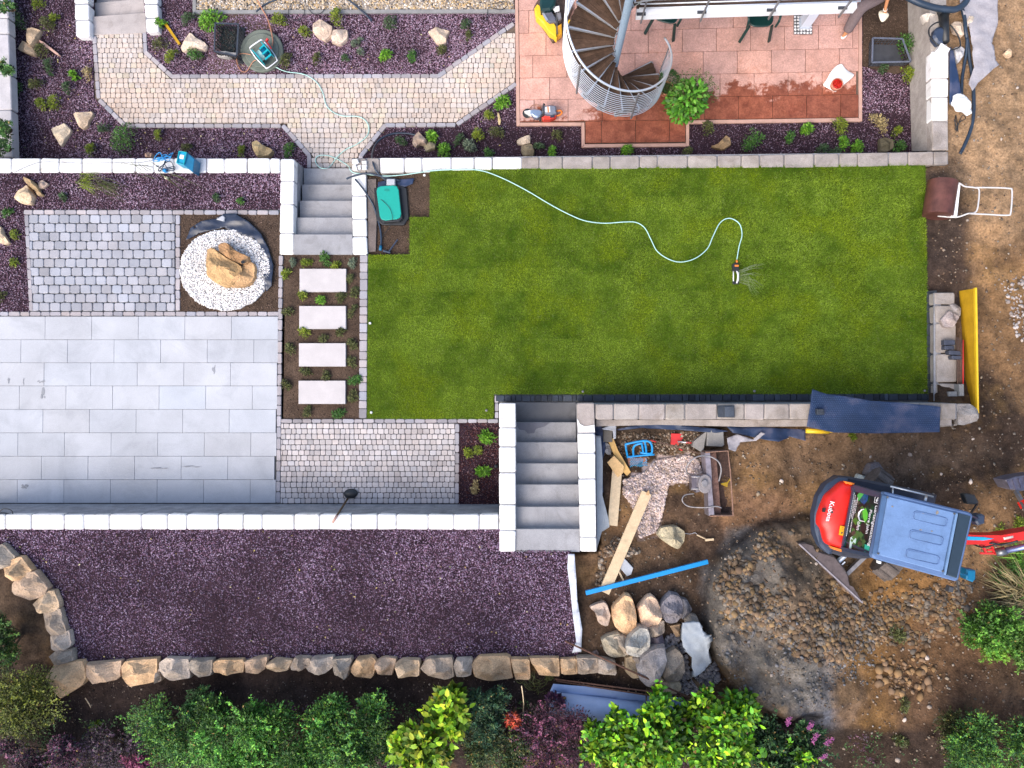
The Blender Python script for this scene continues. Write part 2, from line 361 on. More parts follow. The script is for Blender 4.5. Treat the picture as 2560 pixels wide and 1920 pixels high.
def pieces(cells, parent, name, mat, z, th, bev, gap, corner=2.0, jit=.35, cv=.12, limit=300, warm=.03, zj=.003, colfn=None):
    """cells: pixel polygons; the first `limit` become parts of their own, the rest one stuff part"""
    rest = MB(); nrest = 0
    for k, ce in enumerate(cells):
        p = rounded(shrink(ce, gap), corner, jit) if corner else shrink(ce, gap)
        p = np.array(p); zz = z+random.uniform(-zj, zj); W = PV(p[:, 0], p[:, 1], zz)
        b = 1+random.gauss(0, cv); b = min(max(b, .6), 1.35); wv = random.gauss(0, warm); c = np.array([b*(1+wv), b, b*(1-wv)])
        if colfn: c = c*colfn(*np.mean(ce, 0))
        if k < limit:
            m = MB(); m.prism(W, zz-th, zz, bev, c); m.build(name, mat, parent)
        else: rest.prism(W, zz-th, zz, bev, c); nrest += 1
    if nrest: tag(rest.build(name+'_field', mat, parent), kind='stuff')
def courses(poly, ys, wmin, wmax, stagger=None, x0=None):
    a = np.array(poly); lo = a[:, 0].min(); hi = a[:, 0].max(); cells = []
    for r in range(len(ys)-1):
        x = (x0 if x0 is not None else lo)-random.uniform(0, wmax) if stagger is None else lo-stagger*(r % 2)
        while x < hi:
            wd = random.uniform(wmin, wmax); c = clipcell([(x, ys[r]), (x+wd, ys[r]), (x+wd, ys[r+1]), (x, ys[r+1])], poly); x += wd
            if c: cells.append(c)
    return cells
def strip_cells(line, wd, ln, side=1, jit=.12):
    """stones laid end to end along a pixel polyline (one side of it)"""
    out = []
    for (a, b) in zip(line[:-1], line[1:]):
        a = np.array(a, float); b = np.array(b, float); L = np.linalg.norm(b-a); n = max(1, round(L/ln)); t = (b-a)/L; nn = np.array([-t[1], t[0]])*side*wd
        cuts = [0]+[(i+random.uniform(-jit, jit))/n for i in range(1, n)]+[1]
        for i in range(n):
            p = a+t*L*cuts[i]; q = a+t*L*cuts[i+1]; out.append([tuple(p), tuple(q), tuple(q+nn), tuple(p+nn)])
    return out
def sheet(name, poly, z, mat, kind='structure', parent=None, col=None):
    a = np.array(poly, float); V = PV(a[:, 0], a[:, 1], z); n = len(V)
    me = MB(); me.add(np.concatenate([V, V-[0, 0, .05]]), [tuple(range(n-1, -1, -1))]+[(i, (i+1) % n, n+(i+1) % n, n+i) for i in range(n)])
    o = me.build(name, mat, parent); return tag(o, kind=kind) if kind else o
OCT = np.array([[1, 0, 0], [0, 1, 0], [-1, 0, 0], [0, -1, 0], [0, 0, 1], [0, 0, -1]], float)
OF = np.array([[0, 1, 4], [1, 2, 4], [2, 3, 4], [3, 0, 4], [1, 0, 5], [2, 1, 5], [3, 2, 5], [0, 3, 5]])
ph = (1+5**.5)/2
ICO = np.array([[-1, ph, 0], [1, ph, 0], [-1, -ph, 0], [1, -ph, 0], [0, -1, ph], [0, 1, ph], [0, -1, -ph], [0, 1, -ph], [ph, 0, -1], [ph, 0, 1], [-ph, 0, -1], [-ph, 0, 1]], float)/1.9
IF_ = np.array([[0, 11, 5], [0, 5, 1], [0, 1, 7], [0, 7, 10], [0, 10, 11], [1, 5, 9], [5, 11, 4], [11, 10, 2], [10, 7, 6], [7, 1, 8], [3, 9, 4], [3, 4, 2], [3, 2, 6], [3, 6, 8], [3, 8, 9], [4, 9, 5], [2, 4, 11], [6, 2, 10], [8, 6, 7], [9, 8, 1]])
def grains(name, px, py, zf, smin, smax, cols, label, cat, mat='grain', big=False, flat=.65, power=2.0, cf=None, lift=.25):
    n = len(px); Z = zf(px, py) if callable(zf) else np.full(n, zf); C = PV(px, py, Z)
    B, T = (ICO, IF_) if big else (OCT, OF)
    s = smin+(smax-smin)*RNG.random(n)**power; V = B[None]*(1+RNG.uniform(-.35, .35, (n, len(B), 1)))
    V = V*np.stack([s*RNG.uniform(.8, 1.3, n), s*RNG.uniform(.7, 1.1, n), s*flat*RNG.uniform(.7, 1.2, n)], -1)[:, None]
    a = RNG.uniform(0, 2*math.pi, n); ca, sa = np.cos(a)[:, None], np.sin(a)[:, None]
    tx = RNG.uniform(-.5, .5, n)[:, None]
    x, y, z = V[..., 0], V[..., 1], V[..., 2]; x, z = x*np.cos(tx)-z*np.sin(tx), x*np.sin(tx)+z*np.cos(tx)
    V = np.stack([x*ca-y*sa, x*sa+y*ca, z], -1)+C[:, None]; V[..., 2] += (s*lift)[:, None]
    cols = np.array(cols, float); c = cols[RNG.integers(0, len(cols), n)]*RNG.uniform(.7, 1.3, (n, 1))
    if cf is not None: c = c*cf(px, py)[:, None]
    Fc = (T[None]+(np.arange(n)*len(B))[:, None, None]).reshape(-1, 3)
    o = mk(name, V.reshape(-1, 3), Fc, mat, None, np.repeat(c, len(B), 0))
    return tag(o, label, cat, kind='stuff')
def rockmesh(poly, z0, h, seed, tan, top=.72, lean=(0, 0), facets=0, n=22):
    """an angular stone standing on its traced outline"""
    r = np.random.default_rng(seed); a = np.array(poly, float); b = np.roll(a, -1, 0); L = np.linalg.norm(b-a, axis=1); cum = np.r_[0, np.cumsum(L)]
    t = (np.arange(n)+r.uniform(-.2, .2, n))/n*cum[-1]; o = []
    for u in t:
        u %= cum[-1]; k = np.searchsorted(cum, u, 'right')-1; o.append(a[k]+(b[k]-a[k])*((u-cum[k])/L[k]))
    o = np.array(o); W = PV(o[:, 0], o[:, 1], z0+h*.45)[:, :2]; ce = W.mean(0); rings = []
    R = np.linalg.norm(W-ce, axis=1).mean(); ctr = np.array(lean)*h
    pl = [(r.normal(0, 1, 2), r.uniform(.45, 1.25), r.uniform(.86, 1.16)) for _ in range(8)]
    S = [(1.03, 0), (1.05, .3), (1.0, .55), (.93, .8), (top+.06, 1), (top*.72, 1), (top*.4, 1), (top*.15, 1)]
    for k, (s_, zz) in enumerate(S):
        sh = (1+(fbm(W[:, 0]*1.0, W[:, 1], 14, 2, seed % 40+5)-.5)*.12)[:, None] if k > 1 else 1
        rr = ce+ctr*zz+(W-ce)*s_*sh; q = (rr-ce)/R; lim = np.full(n, 9.0)
        for g, sl_, o_ in pl: lim = np.minimum(lim, o_-sl_*(q@(g/np.linalg.norm(g)))*.7)
        lim = np.maximum(lim, .5)*(.9+.2*fbm(rr[:, 0], rr[:, 1], 16, 3, seed % 30+9)); rings.append(np.c_[rr, z0+h*np.minimum(zz*1.02, lim)])
    mid = rings[-1].mean(0); V = np.concatenate(rings+[mid[None]]); Fc = []; m = len(S)
    for k in range(m-1):
        for i in range(n):
            j = (i+1) % n
            if (i+k) % 2: Fc += [(k*n+i, k*n+j, k*n+n+j), (k*n+i, k*n+n+j, k*n+n+i)]
            else: Fc += [(k*n+i, k*n+j, k*n+n+i), (k*n+j, k*n+n+j, k*n+n+i)]
    for i in range(n): Fc.append(((m-1)*n+i, (m-1)*n+(i+1) % n, m*n))
    Fc.append(tuple(range(n-1, -1, -1)))
    c = np.array(tan)*(.75+.5*fbm(V[:, 0], V[:, 1]+V[:, 2], 9, 3, seed % 50+3))[:, None]
    return V, Fc, c
def rock(poly, z0, h, seed, tan, label, group=None, cat='rock', name='rock', parent=None, **k):
    V, Fc, c = rockmesh(poly, z0, h, seed, tan, **k); o = mk(name, V, Fc, 'rock', parent, c)
    return tag(o, label, cat, group) if parent is None else o
def leaves(C, size, dirs, cols, curl=.25, ar=.5, big=False):
    """C (n,3) leaf bases, dirs (n,3) growth directions -> verts, faces, colours; a leaf is a folded blade"""
    n = len(C); d = dirs/np.linalg.norm(dirs, axis=1, keepdims=True); up = np.tile([0, 0, 1.], (n, 1))+RNG.normal(0, .5, (n, 3))
    s = np.cross(d, up); s /= np.linalg.norm(s, axis=1, keepdims=True)+1e-9; u = np.cross(s, d)
    L = size[:, None]
    base = C; tip = C+d*L-u*L*curl; m1 = C+d*L*.28; m2 = C+d*L*.66-u*L*curl*.35
    l1 = m1+s*L*ar*.42+u*L*.06; r1 = m1-s*L*ar*.42+u*L*.06; l2 = m2+s*L*ar*.40+u*L*.04; r2 = m2-s*L*ar*.40+u*L*.04
    if big:
        V = np.stack([base, l1, l2, tip, r2, r1, m1, m2], 1); T = np.array([[0, 6, 1], [1, 6, 7], [1, 7, 2], [2, 7, 3], [0, 5, 6], [5, 7, 6], [5, 4, 7], [4, 3, 7]])
    else:
        mm = C+d*L*.5-u*L*.05; V = np.stack([base, mm+s*L*ar*.5+u*L*.08, tip, mm-s*L*ar*.5+u*L*.08], 1); T = np.array([[0, 1, 2], [0, 2, 3]])
    k = V.shape[1]; Fc = (T[None]+(np.arange(n)*k)[:, None, None]).reshape(-1, 3)
    return V.reshape(-1, 3), Fc, np.repeat(cols, k, 0)
# ================================================================== terrain
ZL = -.79        # lower level: path, red patio
ZU = .93         # upper level: south bed
CP = [(2400,50,-.16),(2550,50,-.16),(2400,350,-.14),(2550,350,-.1),(2400,600,-.08),(2550,600,0),(2330,500,-.07),(2330,700,-.07),(2450,900,.06),(2550,900,.12),(2500,1100,.35),
 (2350,1085,.3),(2000,1100,.28),(1600,1090,.2),(1520,1080,.15),(1510,1300,.45),(1700,1300,.45),(1760,1340,.38),(1900,1250,.55),(1900,1120,.38),(2200,1300,.68),(2500,1300,.66),(2200,1150,.5),(1520,1400,.75),(1500,1480,.82),
 (1700,1480,.78),(1850,1450,.88),(1950,1500,.92),(2100,1580,1.0),(1800,1600,.92),(2400,1550,.95),(1450,1600,.9),(1700,1700,1.0),(2100,1800,1.1),(2500,1800,1.15),(200,1690,.88),(500,1680,.88),(800,1680,.88),(1100,1680,.88),(1400,1690,.86),(1200,1780,1.05),(700,1790,1.05),(300,1790,1.05),(110,1620,.9),(90,1530,.88),(60,1550,.96),(20,1420,.93),
 (100,1850,1.2),(1400,1850,1.15),(-200,1500,1.2),(-300,300,-.6),(3200,1000,.5),(3200,0,.1),(1300,2300,1.5),(2600,2300,1.6),(0,2300,1.6),(1300,-900,-1),(3000,-900,-.6),(-300,-900,-1)]
_c = np.array(CP, float); _cw = PV(_c[:, 0], _c[:, 1], 0.0); _cw[:, :2] *= ((H-_c[:, 2])/H)[:, None]
def zg(X, Y):
    X = np.asarray(X, float); Y = np.asarray(Y, float); sh = X.shape; x = X.ravel()[:, None]; y = Y.ravel()[:, None]; out = np.empty(len(x))
    for i in range(0, len(x), 20000):
        d = (x[i:i+20000]-_cw[:, 0])**2+(y[i:i+20000]-_cw[:, 1])**2; wgt = 1/(d+.12)**2; out[i:i+20000] = (wgt*_c[:, 2]).sum(1)/wgt.sum(1)
    return out.reshape(sh)
def zrel(X, Y): return (fbm(X, Y, .9, 4, 21)-.5)*.15+(fbm(X, Y, 5, 4, 31)-.5)*.09
def topx(X, Y, Z):
    v = np.stack([X, Y, Z-H], -1) @ RM; return 1280+F*v[..., 0]/-v[..., 2], 960-F*v[..., 1]/-v[..., 2]
def heap(X, Y):
    px, py = topx(X, Y, np.full(np.shape(X), 1.0)); d = np.hypot((px-2010)/246, (py-1545)/248)+(fbm(X, Y, 2.2, 4, 51)-.5)*.16
    s = np.clip((1.02-d)/.11, 0, 1); s = s*s*(3-2*s); return s*np.clip((2190-px)/260, 0, 1)*(.40+.42*(fbm(X, Y, 3.2, 5, 53)-.3)+.15*np.clip(1-d, 0, 1))
def zt(X, Y): return zg(X, Y)+zrel(X, Y)+heap(X, Y)
def zpx(px, py):
    """height of the dirt seen at a pixel"""
    z = np.zeros(np.asarray(px, float).shape)
    for _ in range(5): q = PV(px, py, z); z = zt(q[..., 0], q[..., 1])
    return z
def ZG(px, py): return float(zpx(np.array([float(px)]), np.array([float(py)]))[0])
def PG(px, py, dz=0.0): return P(px, py, ZG(px, py)+dz)

GARDEN = [(-300,-300),(2345,-300),(2352,405),(2306,420),(2306,745),(2345,750),(2345,1030),(1505,1056),(1500,1380),(1425,1385),(1435,1640),(150,1652),(130,1500),(60,1400),(-10,1372),(-300,1372)]
gx = np.r_[-400, -150, -60, -30, -18, np.linspace(-10.6, 9.6, 640), 18, 30, 60, 150, 400]
gy = np.r_[-400, -150, -60, -30, -16, np.linspace(-7.0, 8.2, 480), 16, 30, 60, 150, 400]
GX, GY = np.meshgrid(gx, gy); Zg = zt(GX, GY)
gpx, gpy = topx(GX, GY, Zg)
ins = inside(gpx, gpy, GARDEN); Zs = np.where(ins, -1.25, Zg)
nX, nY = len(gx), len(gy); idx = np.arange(nX*nY).reshape(nY, nX)
Fq = np.stack([idx[:-1, :-1], idx[:-1, 1:], idx[1:, 1:], idx[1:, :-1]], -1).reshape(-1, 4)
n1 = fbm(GX, GY, .8, 5, 41); n2 = fbm(GX, GY, 3, 5, 43); n3 = fbm(GX, GY, 11, 3, 44)
cb = np.array([.26, .148, .070]); cd = np.array([.050, .032, .022]); cg = np.array([.15, .145, .145]); co_ = np.array([.20, .115, .045])
wt = np.clip((n1-.42)*4, 0, 1)[..., None]; col = cd*(1-wt)+cb*wt
wo = np.clip((n2-.55)*5, 0, 1)[..., None]*.5; col = col*(1-wo)+co_*wo
def blob(cx, cy, rx, ry, soft=.35):
    d = np.sqrt(((gpx-cx)/rx)**2+((gpy-cy)/ry)**2)+(n2-.5)*.7; return np.clip((1+soft-d)/soft, 0, 1)[..., None]
def over(c, m): global col; col = col*(1-m)+np.array(c)*m
over((.29,.185,.105), blob(2460,250,190,260,.6)*.85)          # dry pale track in the north-east
over((.30,.19,.11), blob(2460,60,120,120,.6)*.5)
over((.045,.030,.024), blob(2350,620,60,200,.6)*.85)          # damp ground beside the turf
over((.045,.032,.026), blob(2340,560,55,90,.6)*.7)
over((.15,.100,.066), blob(2140,1130,220,60,.6)*.6)
pm = inside(gpx+(n2-.5)*40, gpy+(n3-.5)*40, [(1565,1225),(1575,1190),(1620,1162),(1640,1140),(1720,1134),(1748,1148),(1760,1192),(1730,1208),(1672,1208),(1668,1230),(1655,1290),(1646,1335),(1600,1350),(1592,1290),(1578,1260)])[..., None]*1.0
over((.40,.31,.28), pm*.9)
over((.042,.030,.026), blob(1765,1345,52,62,.12)*.95)         # dark damp round patch
over((.14,.085,.052), blob(1640,1380,120,90,.7)*.6)
over((.060,.040,.028), blob(1540,1110,60,50,.5)*.8)
over((.060,.042,.030), blob(1700,1085,170,28,.5)*.9)
over((.055,.036,.026), blob(1560,1620,160,190,.5)*.9)
over((.205,.115,.066), blob(1895,1290,80,50,.6)*.8)
over((.135,.125,.120), blob(1860,1500,85,150,.3)*.9)          # grey spoil heap
over((.15,.15,.165), blob(2070,1740,85,85,.35)*.9)
over((.11,.11,.11), blob(1960,1690,80,70,.35)*.85)
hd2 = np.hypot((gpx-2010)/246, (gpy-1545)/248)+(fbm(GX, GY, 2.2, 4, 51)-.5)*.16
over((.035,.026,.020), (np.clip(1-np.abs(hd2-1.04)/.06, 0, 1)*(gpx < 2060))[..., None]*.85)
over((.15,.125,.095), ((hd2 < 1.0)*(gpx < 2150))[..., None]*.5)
over((.225,.115,.038), blob(2240,1560,150,110,.7)*.75)        # ochre clay
over((.20,.105,.036), blob(2170,1740,70,110,.5)*.7)
over((.10,.058,.036), blob(2420,1700,170,160,.7)*.7)
over((.028,.019,.017), blob(700,1790,820,150,.25)*.95)
over((.028,.019,.017), blob(60,1860,260,110,.3)*.95)         # dark humus below the rubble wall
over((.090,.060,.040), blob(70,1520,70,110,.4)*.7)
over((.032,.022,.018), blob(2200,1885,420,55,.4)*.9)
over((.030,.022,.016), blob(1800,1880,260,90,.4)*.95)
over((.05,.033,.022), blob(2530,1560,60,160,.4)*.6)
col = col*(.5+1.0*n3[..., None])
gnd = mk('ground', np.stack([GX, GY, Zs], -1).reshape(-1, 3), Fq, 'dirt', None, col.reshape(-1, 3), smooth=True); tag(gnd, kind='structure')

# ---- gravel beds
BED_NW = [(18,-30),(232,-30),(235,245),(312,314),(702,314),(772,388),(772,428),(18,432)]
BED_N = [(360,-30),(482,-30),(482,28),(1290,28),(1290,55),(1098,188),(427,188),(363,136)]
BED_MID = [(962,313),(1140,313),(1290,206),(1290,312),(1456,312),(1456,366),(1720,366),(1720,302),(2150,296),(2150,-30),(2300,-30),(2300,392),(898,428),(898,390)]
BED_W = [(-200,430),(702,430),(702,524),(62,524),(74,782),(-200,782)]
BED_E = [(1144,1056),(1252,1056),(1252,1262),(1144,1262)]
BED_S = [(-200,1316),(1250,1316),(1250,1376),(1428,1376),(1448,1632),(1420,1650),(170,1656),(160,1560),(108,1440),(58,1385),(-10,1362),(-200,1362)]
sheet('north_west_bed', BED_NW, ZL-.03, 'purple'); sheet('north_bed', BED_N, ZL-.02, 'purple'); sheet('patio_bed', BED_MID, ZL-.03, 'purple')
sheet('west_bed', BED_W, -.03, 'purple'); sheet('stair_bed', BED_E, -.02, 'purple'); sheet('south_bed', BED_S, ZU, 'purple')
LIL = [(.36,.24,.31),(.27,.16,.22),(.50,.38,.47),(.15,.085,.115),(.23,.12,.16),(.34,.24,.33)]
DRK = [(.13,.075,.12),(.09,.055,.08),(.19,.12,.18),(.06,.035,.05),(.32,.24,.34),(.12,.06,.08)]
def bedgrains(name, bed, n, z, dry, lab, s0=.006, s1=.016, cols=LIL):
    x, y = scatter(bed, n); g = fbm(x, y, .009, 4, 61); dd = dry(x, y)+(g-.5)*1.6
    keep = RNG.random(len(x)) < np.clip(.5+.5*dd, .25, 1); x, y, dd = x[keep], y[keep], dd[keep]
    return grains(name, x, y, z, s0, s1, cols, lab, 'gravel', cf=lambda a, b: .5+.5*np.clip(dd, 0, 1))
bedgrains('purple_gravel', BED_NW, 38000, ZL-.02, lambda x, y: .50+0*x+.15*(x > 200), 'lilac porphyry chippings in the bed left of the cobbled path')
bedgrains('purple_gravel', BED_N, 38000, ZL-.01, lambda x, y: .85-.25*(x < 520), 'lilac porphyry chippings in the bed inside the path bend')
bedgrains('purple_gravel', BED_MID, 30000, ZL-.02, lambda x, y: np.where(x < 1450, .85-.9*np.clip((y-300)/40, 0, 1), .06)+.8*((x > 2150) & (y > 165) & (y < 285)), 'dark and lilac chippings in the bed around the red patio')
bedgrains('purple_gravel', BED_W, 28000, -.02, lambda x, y: .62+0*x-.35*(x < 70), 'lilac porphyry chippings between the pale wall and grey cobbles')
bedgrains('purple_gravel', BED_E, 5000, -.01, lambda x, y: .18+0*x, 'dark red chippings in the narrow bed beside the lower steps', cols=[(.16,.06,.06),(.26,.16,.17),(.10,.04,.04)])
bedgrains('purple_gravel', BED_S, 82000, ZU+.005, lambda x, y: .40+.5*np.clip((1500-y)/160, 0, 1)+.30*np.clip((x-900)/200, 0, 1), 'violet chippings filling the wide bed above the rubble wall', s0=.006, s1=.0155, cols=[(.34,.23,.34),(.24,.14,.21),(.48,.37,.48),(.19,.10,.15),(.28,.17,.23)]+DRK)
# brown soil patches
sheet('soil_patch', [(2158,-30),(2292,-30),(2285,170),(2240,185),(2158,165)], ZL-.004, 'soil')
sheet('fountain_soil', quad(446,532,700,782), -.018, 'soil')
sheet('stepping_bed', quad(704,634,901,1050), -.03, 'soil')
sheet('pump_soil', [(914,424),(1084,424),(1084,552),(1034,552),(1034,642),(914,642)], -.09, 'soil')
sheet('well_soil', [(520,28),(630,28),(690,60),(640,186),(520,186)], ZL-.012, 'soil')

# ---- lawn
LAWN = [(1075,424),(2313,410),(2317,700),(2320,984),(1234,986),(1234,1048),(917,1047),(921,637),(1024,636),(1024,543),(1074,543)]
sheet('lawn', LAWN, -.012, 'lawnbase')
N = 420000; x, y = scatter(LAWN, N)
x += RNG.normal(0, 2.0, N)*(RNG.random(N) < .14); y += RNG.normal(0, 2.0, N)*(RNG.random(N) < .10); Cc = PV(x, y, -.014)
g1 = fbm(Cc[:, 0], Cc[:, 1], .75, 4, 71); g2 = fbm(Cc[:, 0], Cc[:, 1], 4.5, 4, 72); 
roll = vnoise(np.floor(Cc[:, 0]/1.6+.5*np.floor(Cc[:, 1]/.41)), np.floor(Cc[:, 1]/.41), 73)
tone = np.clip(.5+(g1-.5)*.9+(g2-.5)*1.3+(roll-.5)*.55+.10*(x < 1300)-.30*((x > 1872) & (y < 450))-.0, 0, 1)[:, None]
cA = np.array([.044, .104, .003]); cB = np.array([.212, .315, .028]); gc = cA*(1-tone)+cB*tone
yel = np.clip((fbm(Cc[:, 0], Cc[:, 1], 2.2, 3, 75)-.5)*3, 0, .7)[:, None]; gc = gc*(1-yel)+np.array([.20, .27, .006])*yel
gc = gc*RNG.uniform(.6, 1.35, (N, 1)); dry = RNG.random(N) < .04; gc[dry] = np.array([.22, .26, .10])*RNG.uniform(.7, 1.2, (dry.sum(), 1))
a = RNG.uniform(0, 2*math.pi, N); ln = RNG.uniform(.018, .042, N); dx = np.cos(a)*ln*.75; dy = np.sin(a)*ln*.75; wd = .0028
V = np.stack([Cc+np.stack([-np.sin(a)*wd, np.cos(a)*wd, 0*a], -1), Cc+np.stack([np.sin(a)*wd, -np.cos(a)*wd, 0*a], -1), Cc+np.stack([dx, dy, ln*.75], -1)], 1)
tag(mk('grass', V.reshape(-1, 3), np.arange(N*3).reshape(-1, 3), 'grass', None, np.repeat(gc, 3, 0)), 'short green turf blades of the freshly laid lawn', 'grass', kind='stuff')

# ================================================================== paving
# beige cobbled path
PATH = [(240,82),(354,80),(358,133),(426,196),(1098,194),(1288,62),(1288,204),(1139,305),(960,307),(896,388),(896,423),(778,423),(778,386),(710,309),(314,307),(250,244)]
path = sheet('path', [(226,80),(366,78),(370,130),(430,184),(1094,184),(1290,48),(1290,216),(1143,318),(964,319),(906,392),(906,425),(766,425),(766,392),(704,320),(310,320),(238,250)], ZL-.035, 'joint')
ys = [81.9+12.5*i for i in range(28)]
cells = courses(PATH, ys, 10.5, 17)
cells.sort(key=lambda c: -abs((c[0][0]-c[2][0])*(c[0][1]-c[2][1])) if len(c) > 3 else 0)
def pathtone(x, y):
    v = .93+.16*float(fbm(x, y, .006, 3, 81)); t = float(fbm(x, y, .02, 3, 82)); return np.array([1, 1-.05*(t > .55), 1-.10*(t > .5)])*v
pieces(cells, path, 'cobble', 'cobble', ZL, .03, .005, .55, 1.8, .35, .055, 300, .02, colfn=pathtone)
cells = []
for line, wd, sd_ in (([(240,88),(251,245)], 11, 1), ([(251,245),(314,308)], 11, 1), ([(314,308),(702,309)], 11, 1), ([(710,309),(778,386)], 11, 1), ([(778,386),(778,420)], 11, 1),
    ([(355,81),(358,133)], 11, -1), ([(358,133),(427,196)], 11, -1), ([(427,196),(1098,195)], 11, -1), ([(1098,195),(1288,62)], 11, -1),
    ([(896,420),(896,388)], 11, 1), ([(896,388),(960,307)], 11, 1), ([(962,307),(1139,306)], 11, 1), ([(1139,306),(1288,204)], 11, 1)):
    cells += strip_cells(line, wd, 24, sd_)
pieces(cells, path, 'border_stone', 'border', ZL+.012, .06, .006, .6, 2.6, .4, .10, 300)
# pebble strip with its kerb
sheet('pebble_strip', quad(488,-40,1286,25), ZL-.03, 'jointg')
x, y = scatter(quad(490,-14,1284,24), 5200)
grains('river_pebbles', x, y, ZL-.015, .012, .028, [(.50,.40,.28),(.42,.34,.26),(.55,.50,.45),(.34,.27,.20),(.48,.33,.17),(.24,.21,.19)], 'beige and tan pebbles in the drainage strip along the house', 'pebbles', big=True, flat=.7, power=1)
k = MB(); k.pprism([(481,-20),(488,-20),(489,25),(1288,23),(1288,32),(481,34)], ZL-.1, ZL+.02, .006); tag(k.build('concrete_kerb', 'greyconc'), 'thin concrete kerb edging the pebble strip at the top', 'kerb')
# red patio
PAT = [(1296,-30),(1300,305),(1461,304),(1461,358),(1715,356),(1715,301),(2147,294),(2146,-30)]
patio = sheet('red_patio', PAT, ZL-.02, 'joint')
def plerp(x, r): # row line y at x
    L = [-30, 26.6, 83.3, 139.8, 195.3, 249.7, 305.3, 359.5]; R_ = [-52, 4, 61, 120, 177.5, 236, 293.5, 350]
    t = (x-1296)/850; return L[r]*(1-t)+R_[r]*t
offs = [1300-25, 1300+38, 1300-48, 1300-5, 1290+45, 1334, 1292, 1335-.0]; cells = []
offs = [1265, 1322, 1280, 1332, 1289, 1335, 1292.5, 1335]
for r in range(7):
    x = offs[r]+(-85 if offs[r] > 1298 else 0); 
    if r == 6: x = 1418.5
    while x < 2150:
        a_, b_ = max(x, 1300-.6*(6-r) if r < 6 else 1463), min(x+85.2, 2146.5 if r < 6 else 1714)
        if b_-a_ > 6: cells.append([(a_, plerp(a_, r)), (b_, plerp(b_, r)), (b_, plerp(b_, r+1)), (a_, plerp(a_, r+1))])
        x += 85.2
    # shift of the joints to match the photograph row by row
cells = [c for c in cells if not (1995 < np.mean(c, 0)[0] < 1996)]
pieces(cells, patio, 'slab', 'patio', ZL, .03, .003, .55, 1.2, .1, .045, 300, .025)
for pl in ([(1287,-30),(1295,-30),(1299.5,306),(1299.5,314),(1291,314)], [(1300,306.5),(1453,306),(1453,314),(1300,314.5)], [(1453.5,306),(1461,306),(1462,360),(1454,368)],
           [(1462,360.5),(1715,358),(1715,366),(1455,368.5)], [(1715.6,301.5),(1723,301.5),(1723,365),(1715.6,365)], [(1723.6,301),(2146.5,294.5),(2155,303.5),(1723.6,309)], [(2147,-30),(2155,-30),(2155.5,303),(2147.3,293.8)]):
    k = MB(); k.pprism(pl, ZL-.1, ZL+.012, .004); k.build('edging_kerb', 'kerb', patio)
# grey slab terrace
TER = [(-60,790),(697,790),(694,850),(687,1258),(-60,1258)]
ter = sheet('grey_terrace', [(-160,786),(712,786),(705,1264),(-160,1264)], -.03, 'jointg')
yb = [791, 849.3, 906.8, 964.7, 1023.3, 1082, 1140.5, 1199, 1257.5]
xo = [112.5, 52, 110, 48.2, 107, 44.5, 103.3, 43]; cells = []
for r in range(8):
    x = xo[r]-116.4*3; rend = 696.5-(yb[r]-791)*.017
    while x < rend:
        b_ = min(x+116.5, rend)
        if b_-x > 5: cells.append([(x, yb[r]), (b_, yb[r]), (b_-.5, yb[r+1]), (x-.5, yb[r+1])])
        x += 116.5
pieces(cells, ter, 'slab', 'slab', 0, .03, .002, .35, .8, .1, .03, 300, .008)
# grey cobble square
gct = sheet('grey_cobble_square', [(56,520),(700,520),(708,786),(-200,786),(-200,776),(66,776)], -.032, 'jointg')
G = [(71,536),(437,536),(437,778),(74,778)]; cells = []
for r in range(11):
    y0 = 536+22*r; x = 71-13.2*(r % 2)-random.uniform(0, 3); 
    while x < 437:
        wd = 26.4+random.uniform(-1, 1); c = clipcell(quad(x, y0, x+wd, y0+22), G); x += wd
        if c: cells.append(c)
pieces(cells, gct, 'cobble', 'cobgrey', 0, .04, .008, .7, 4.2, .5, .085, 300, .015)
cells = []
for line, wd, s_ in (([(58,524),(697,525)], 12, 1), ([(60,537),(72,778)], 11, -1), ([(450,537),(450,777)], 12, 1), ([(-30,778.5),(697,778.5)], 11.5, 1)): cells += strip_cells(line, wd, 26.3, s_)
pieces(cells, gct, 'border_stone', 'border', .004, .05, .006, .7, 3, .4, .09, 300)
# edging of the planting strip
edge = sheet('paving_edge', [(692,636),(710,636),(704,1048),(1247,1046),(1247,1060),(1150,1060),(1150,1262),(686,1262)], -.034, 'jointg')
cells = strip_cells([(707.5,638),(700.5,1258)], 11.5, 26.5, 1)+strip_cells([(702,1047),(1246,1047)], 11, 26.4, 1)+strip_cells([(1148.5,1059),(1147.5,1259)], 11, 25, 1)
pieces(cells, edge, 'border_stone', 'border', .004, .05, .006, .7, 3, .4, .10, 300)
edge2 = sheet('lawn_edge', [(896,636),(922,636),(920,1047),(894,1047)], -.034, 'jointg')
cells = strip_cells([(919.5,637),(917,1046)], 20.5, 22, 1, .2)+strip_cells([(1247,988),(1247,1046)], 10.5, 17, 1)
pieces(cells, edge2, 'border_stone', 'border', .003, .05, .006, .7, 2.4, .4, .12, 300)
# dark cobble band
dk = sheet('dark_cobble_band', [(1236,982),(2322,980),(2316,728),(2342,726),(2342,1008),(1236,1008)], -.034, 'jointg')
cells = []; x = 1238
while x < 2338:
    wd = random.choice([11, 16, 16, 21, 24, 31]); x2 = min(x+wd, 2340); t = (x-1238)/1100; yo = 987.5-3.5*t; cells.append([(x, yo), (x2, yo), (x2, yo+17), (x, yo+17)]); x += wd
y = 729
while y < 982: wd = random.choice([16, 22, 27, 30]); y2 = min(y+wd, 983); xo_ = 2317+(y-729)*.008; cells.append([(xo_, y), (xo_+20, y), (xo_+20, y2), (xo_, y2)]); y += wd
pieces(cells, dk, 'cobble', 'cobdark', .004, .05, .006, .6, 2, .4, .25, 300)
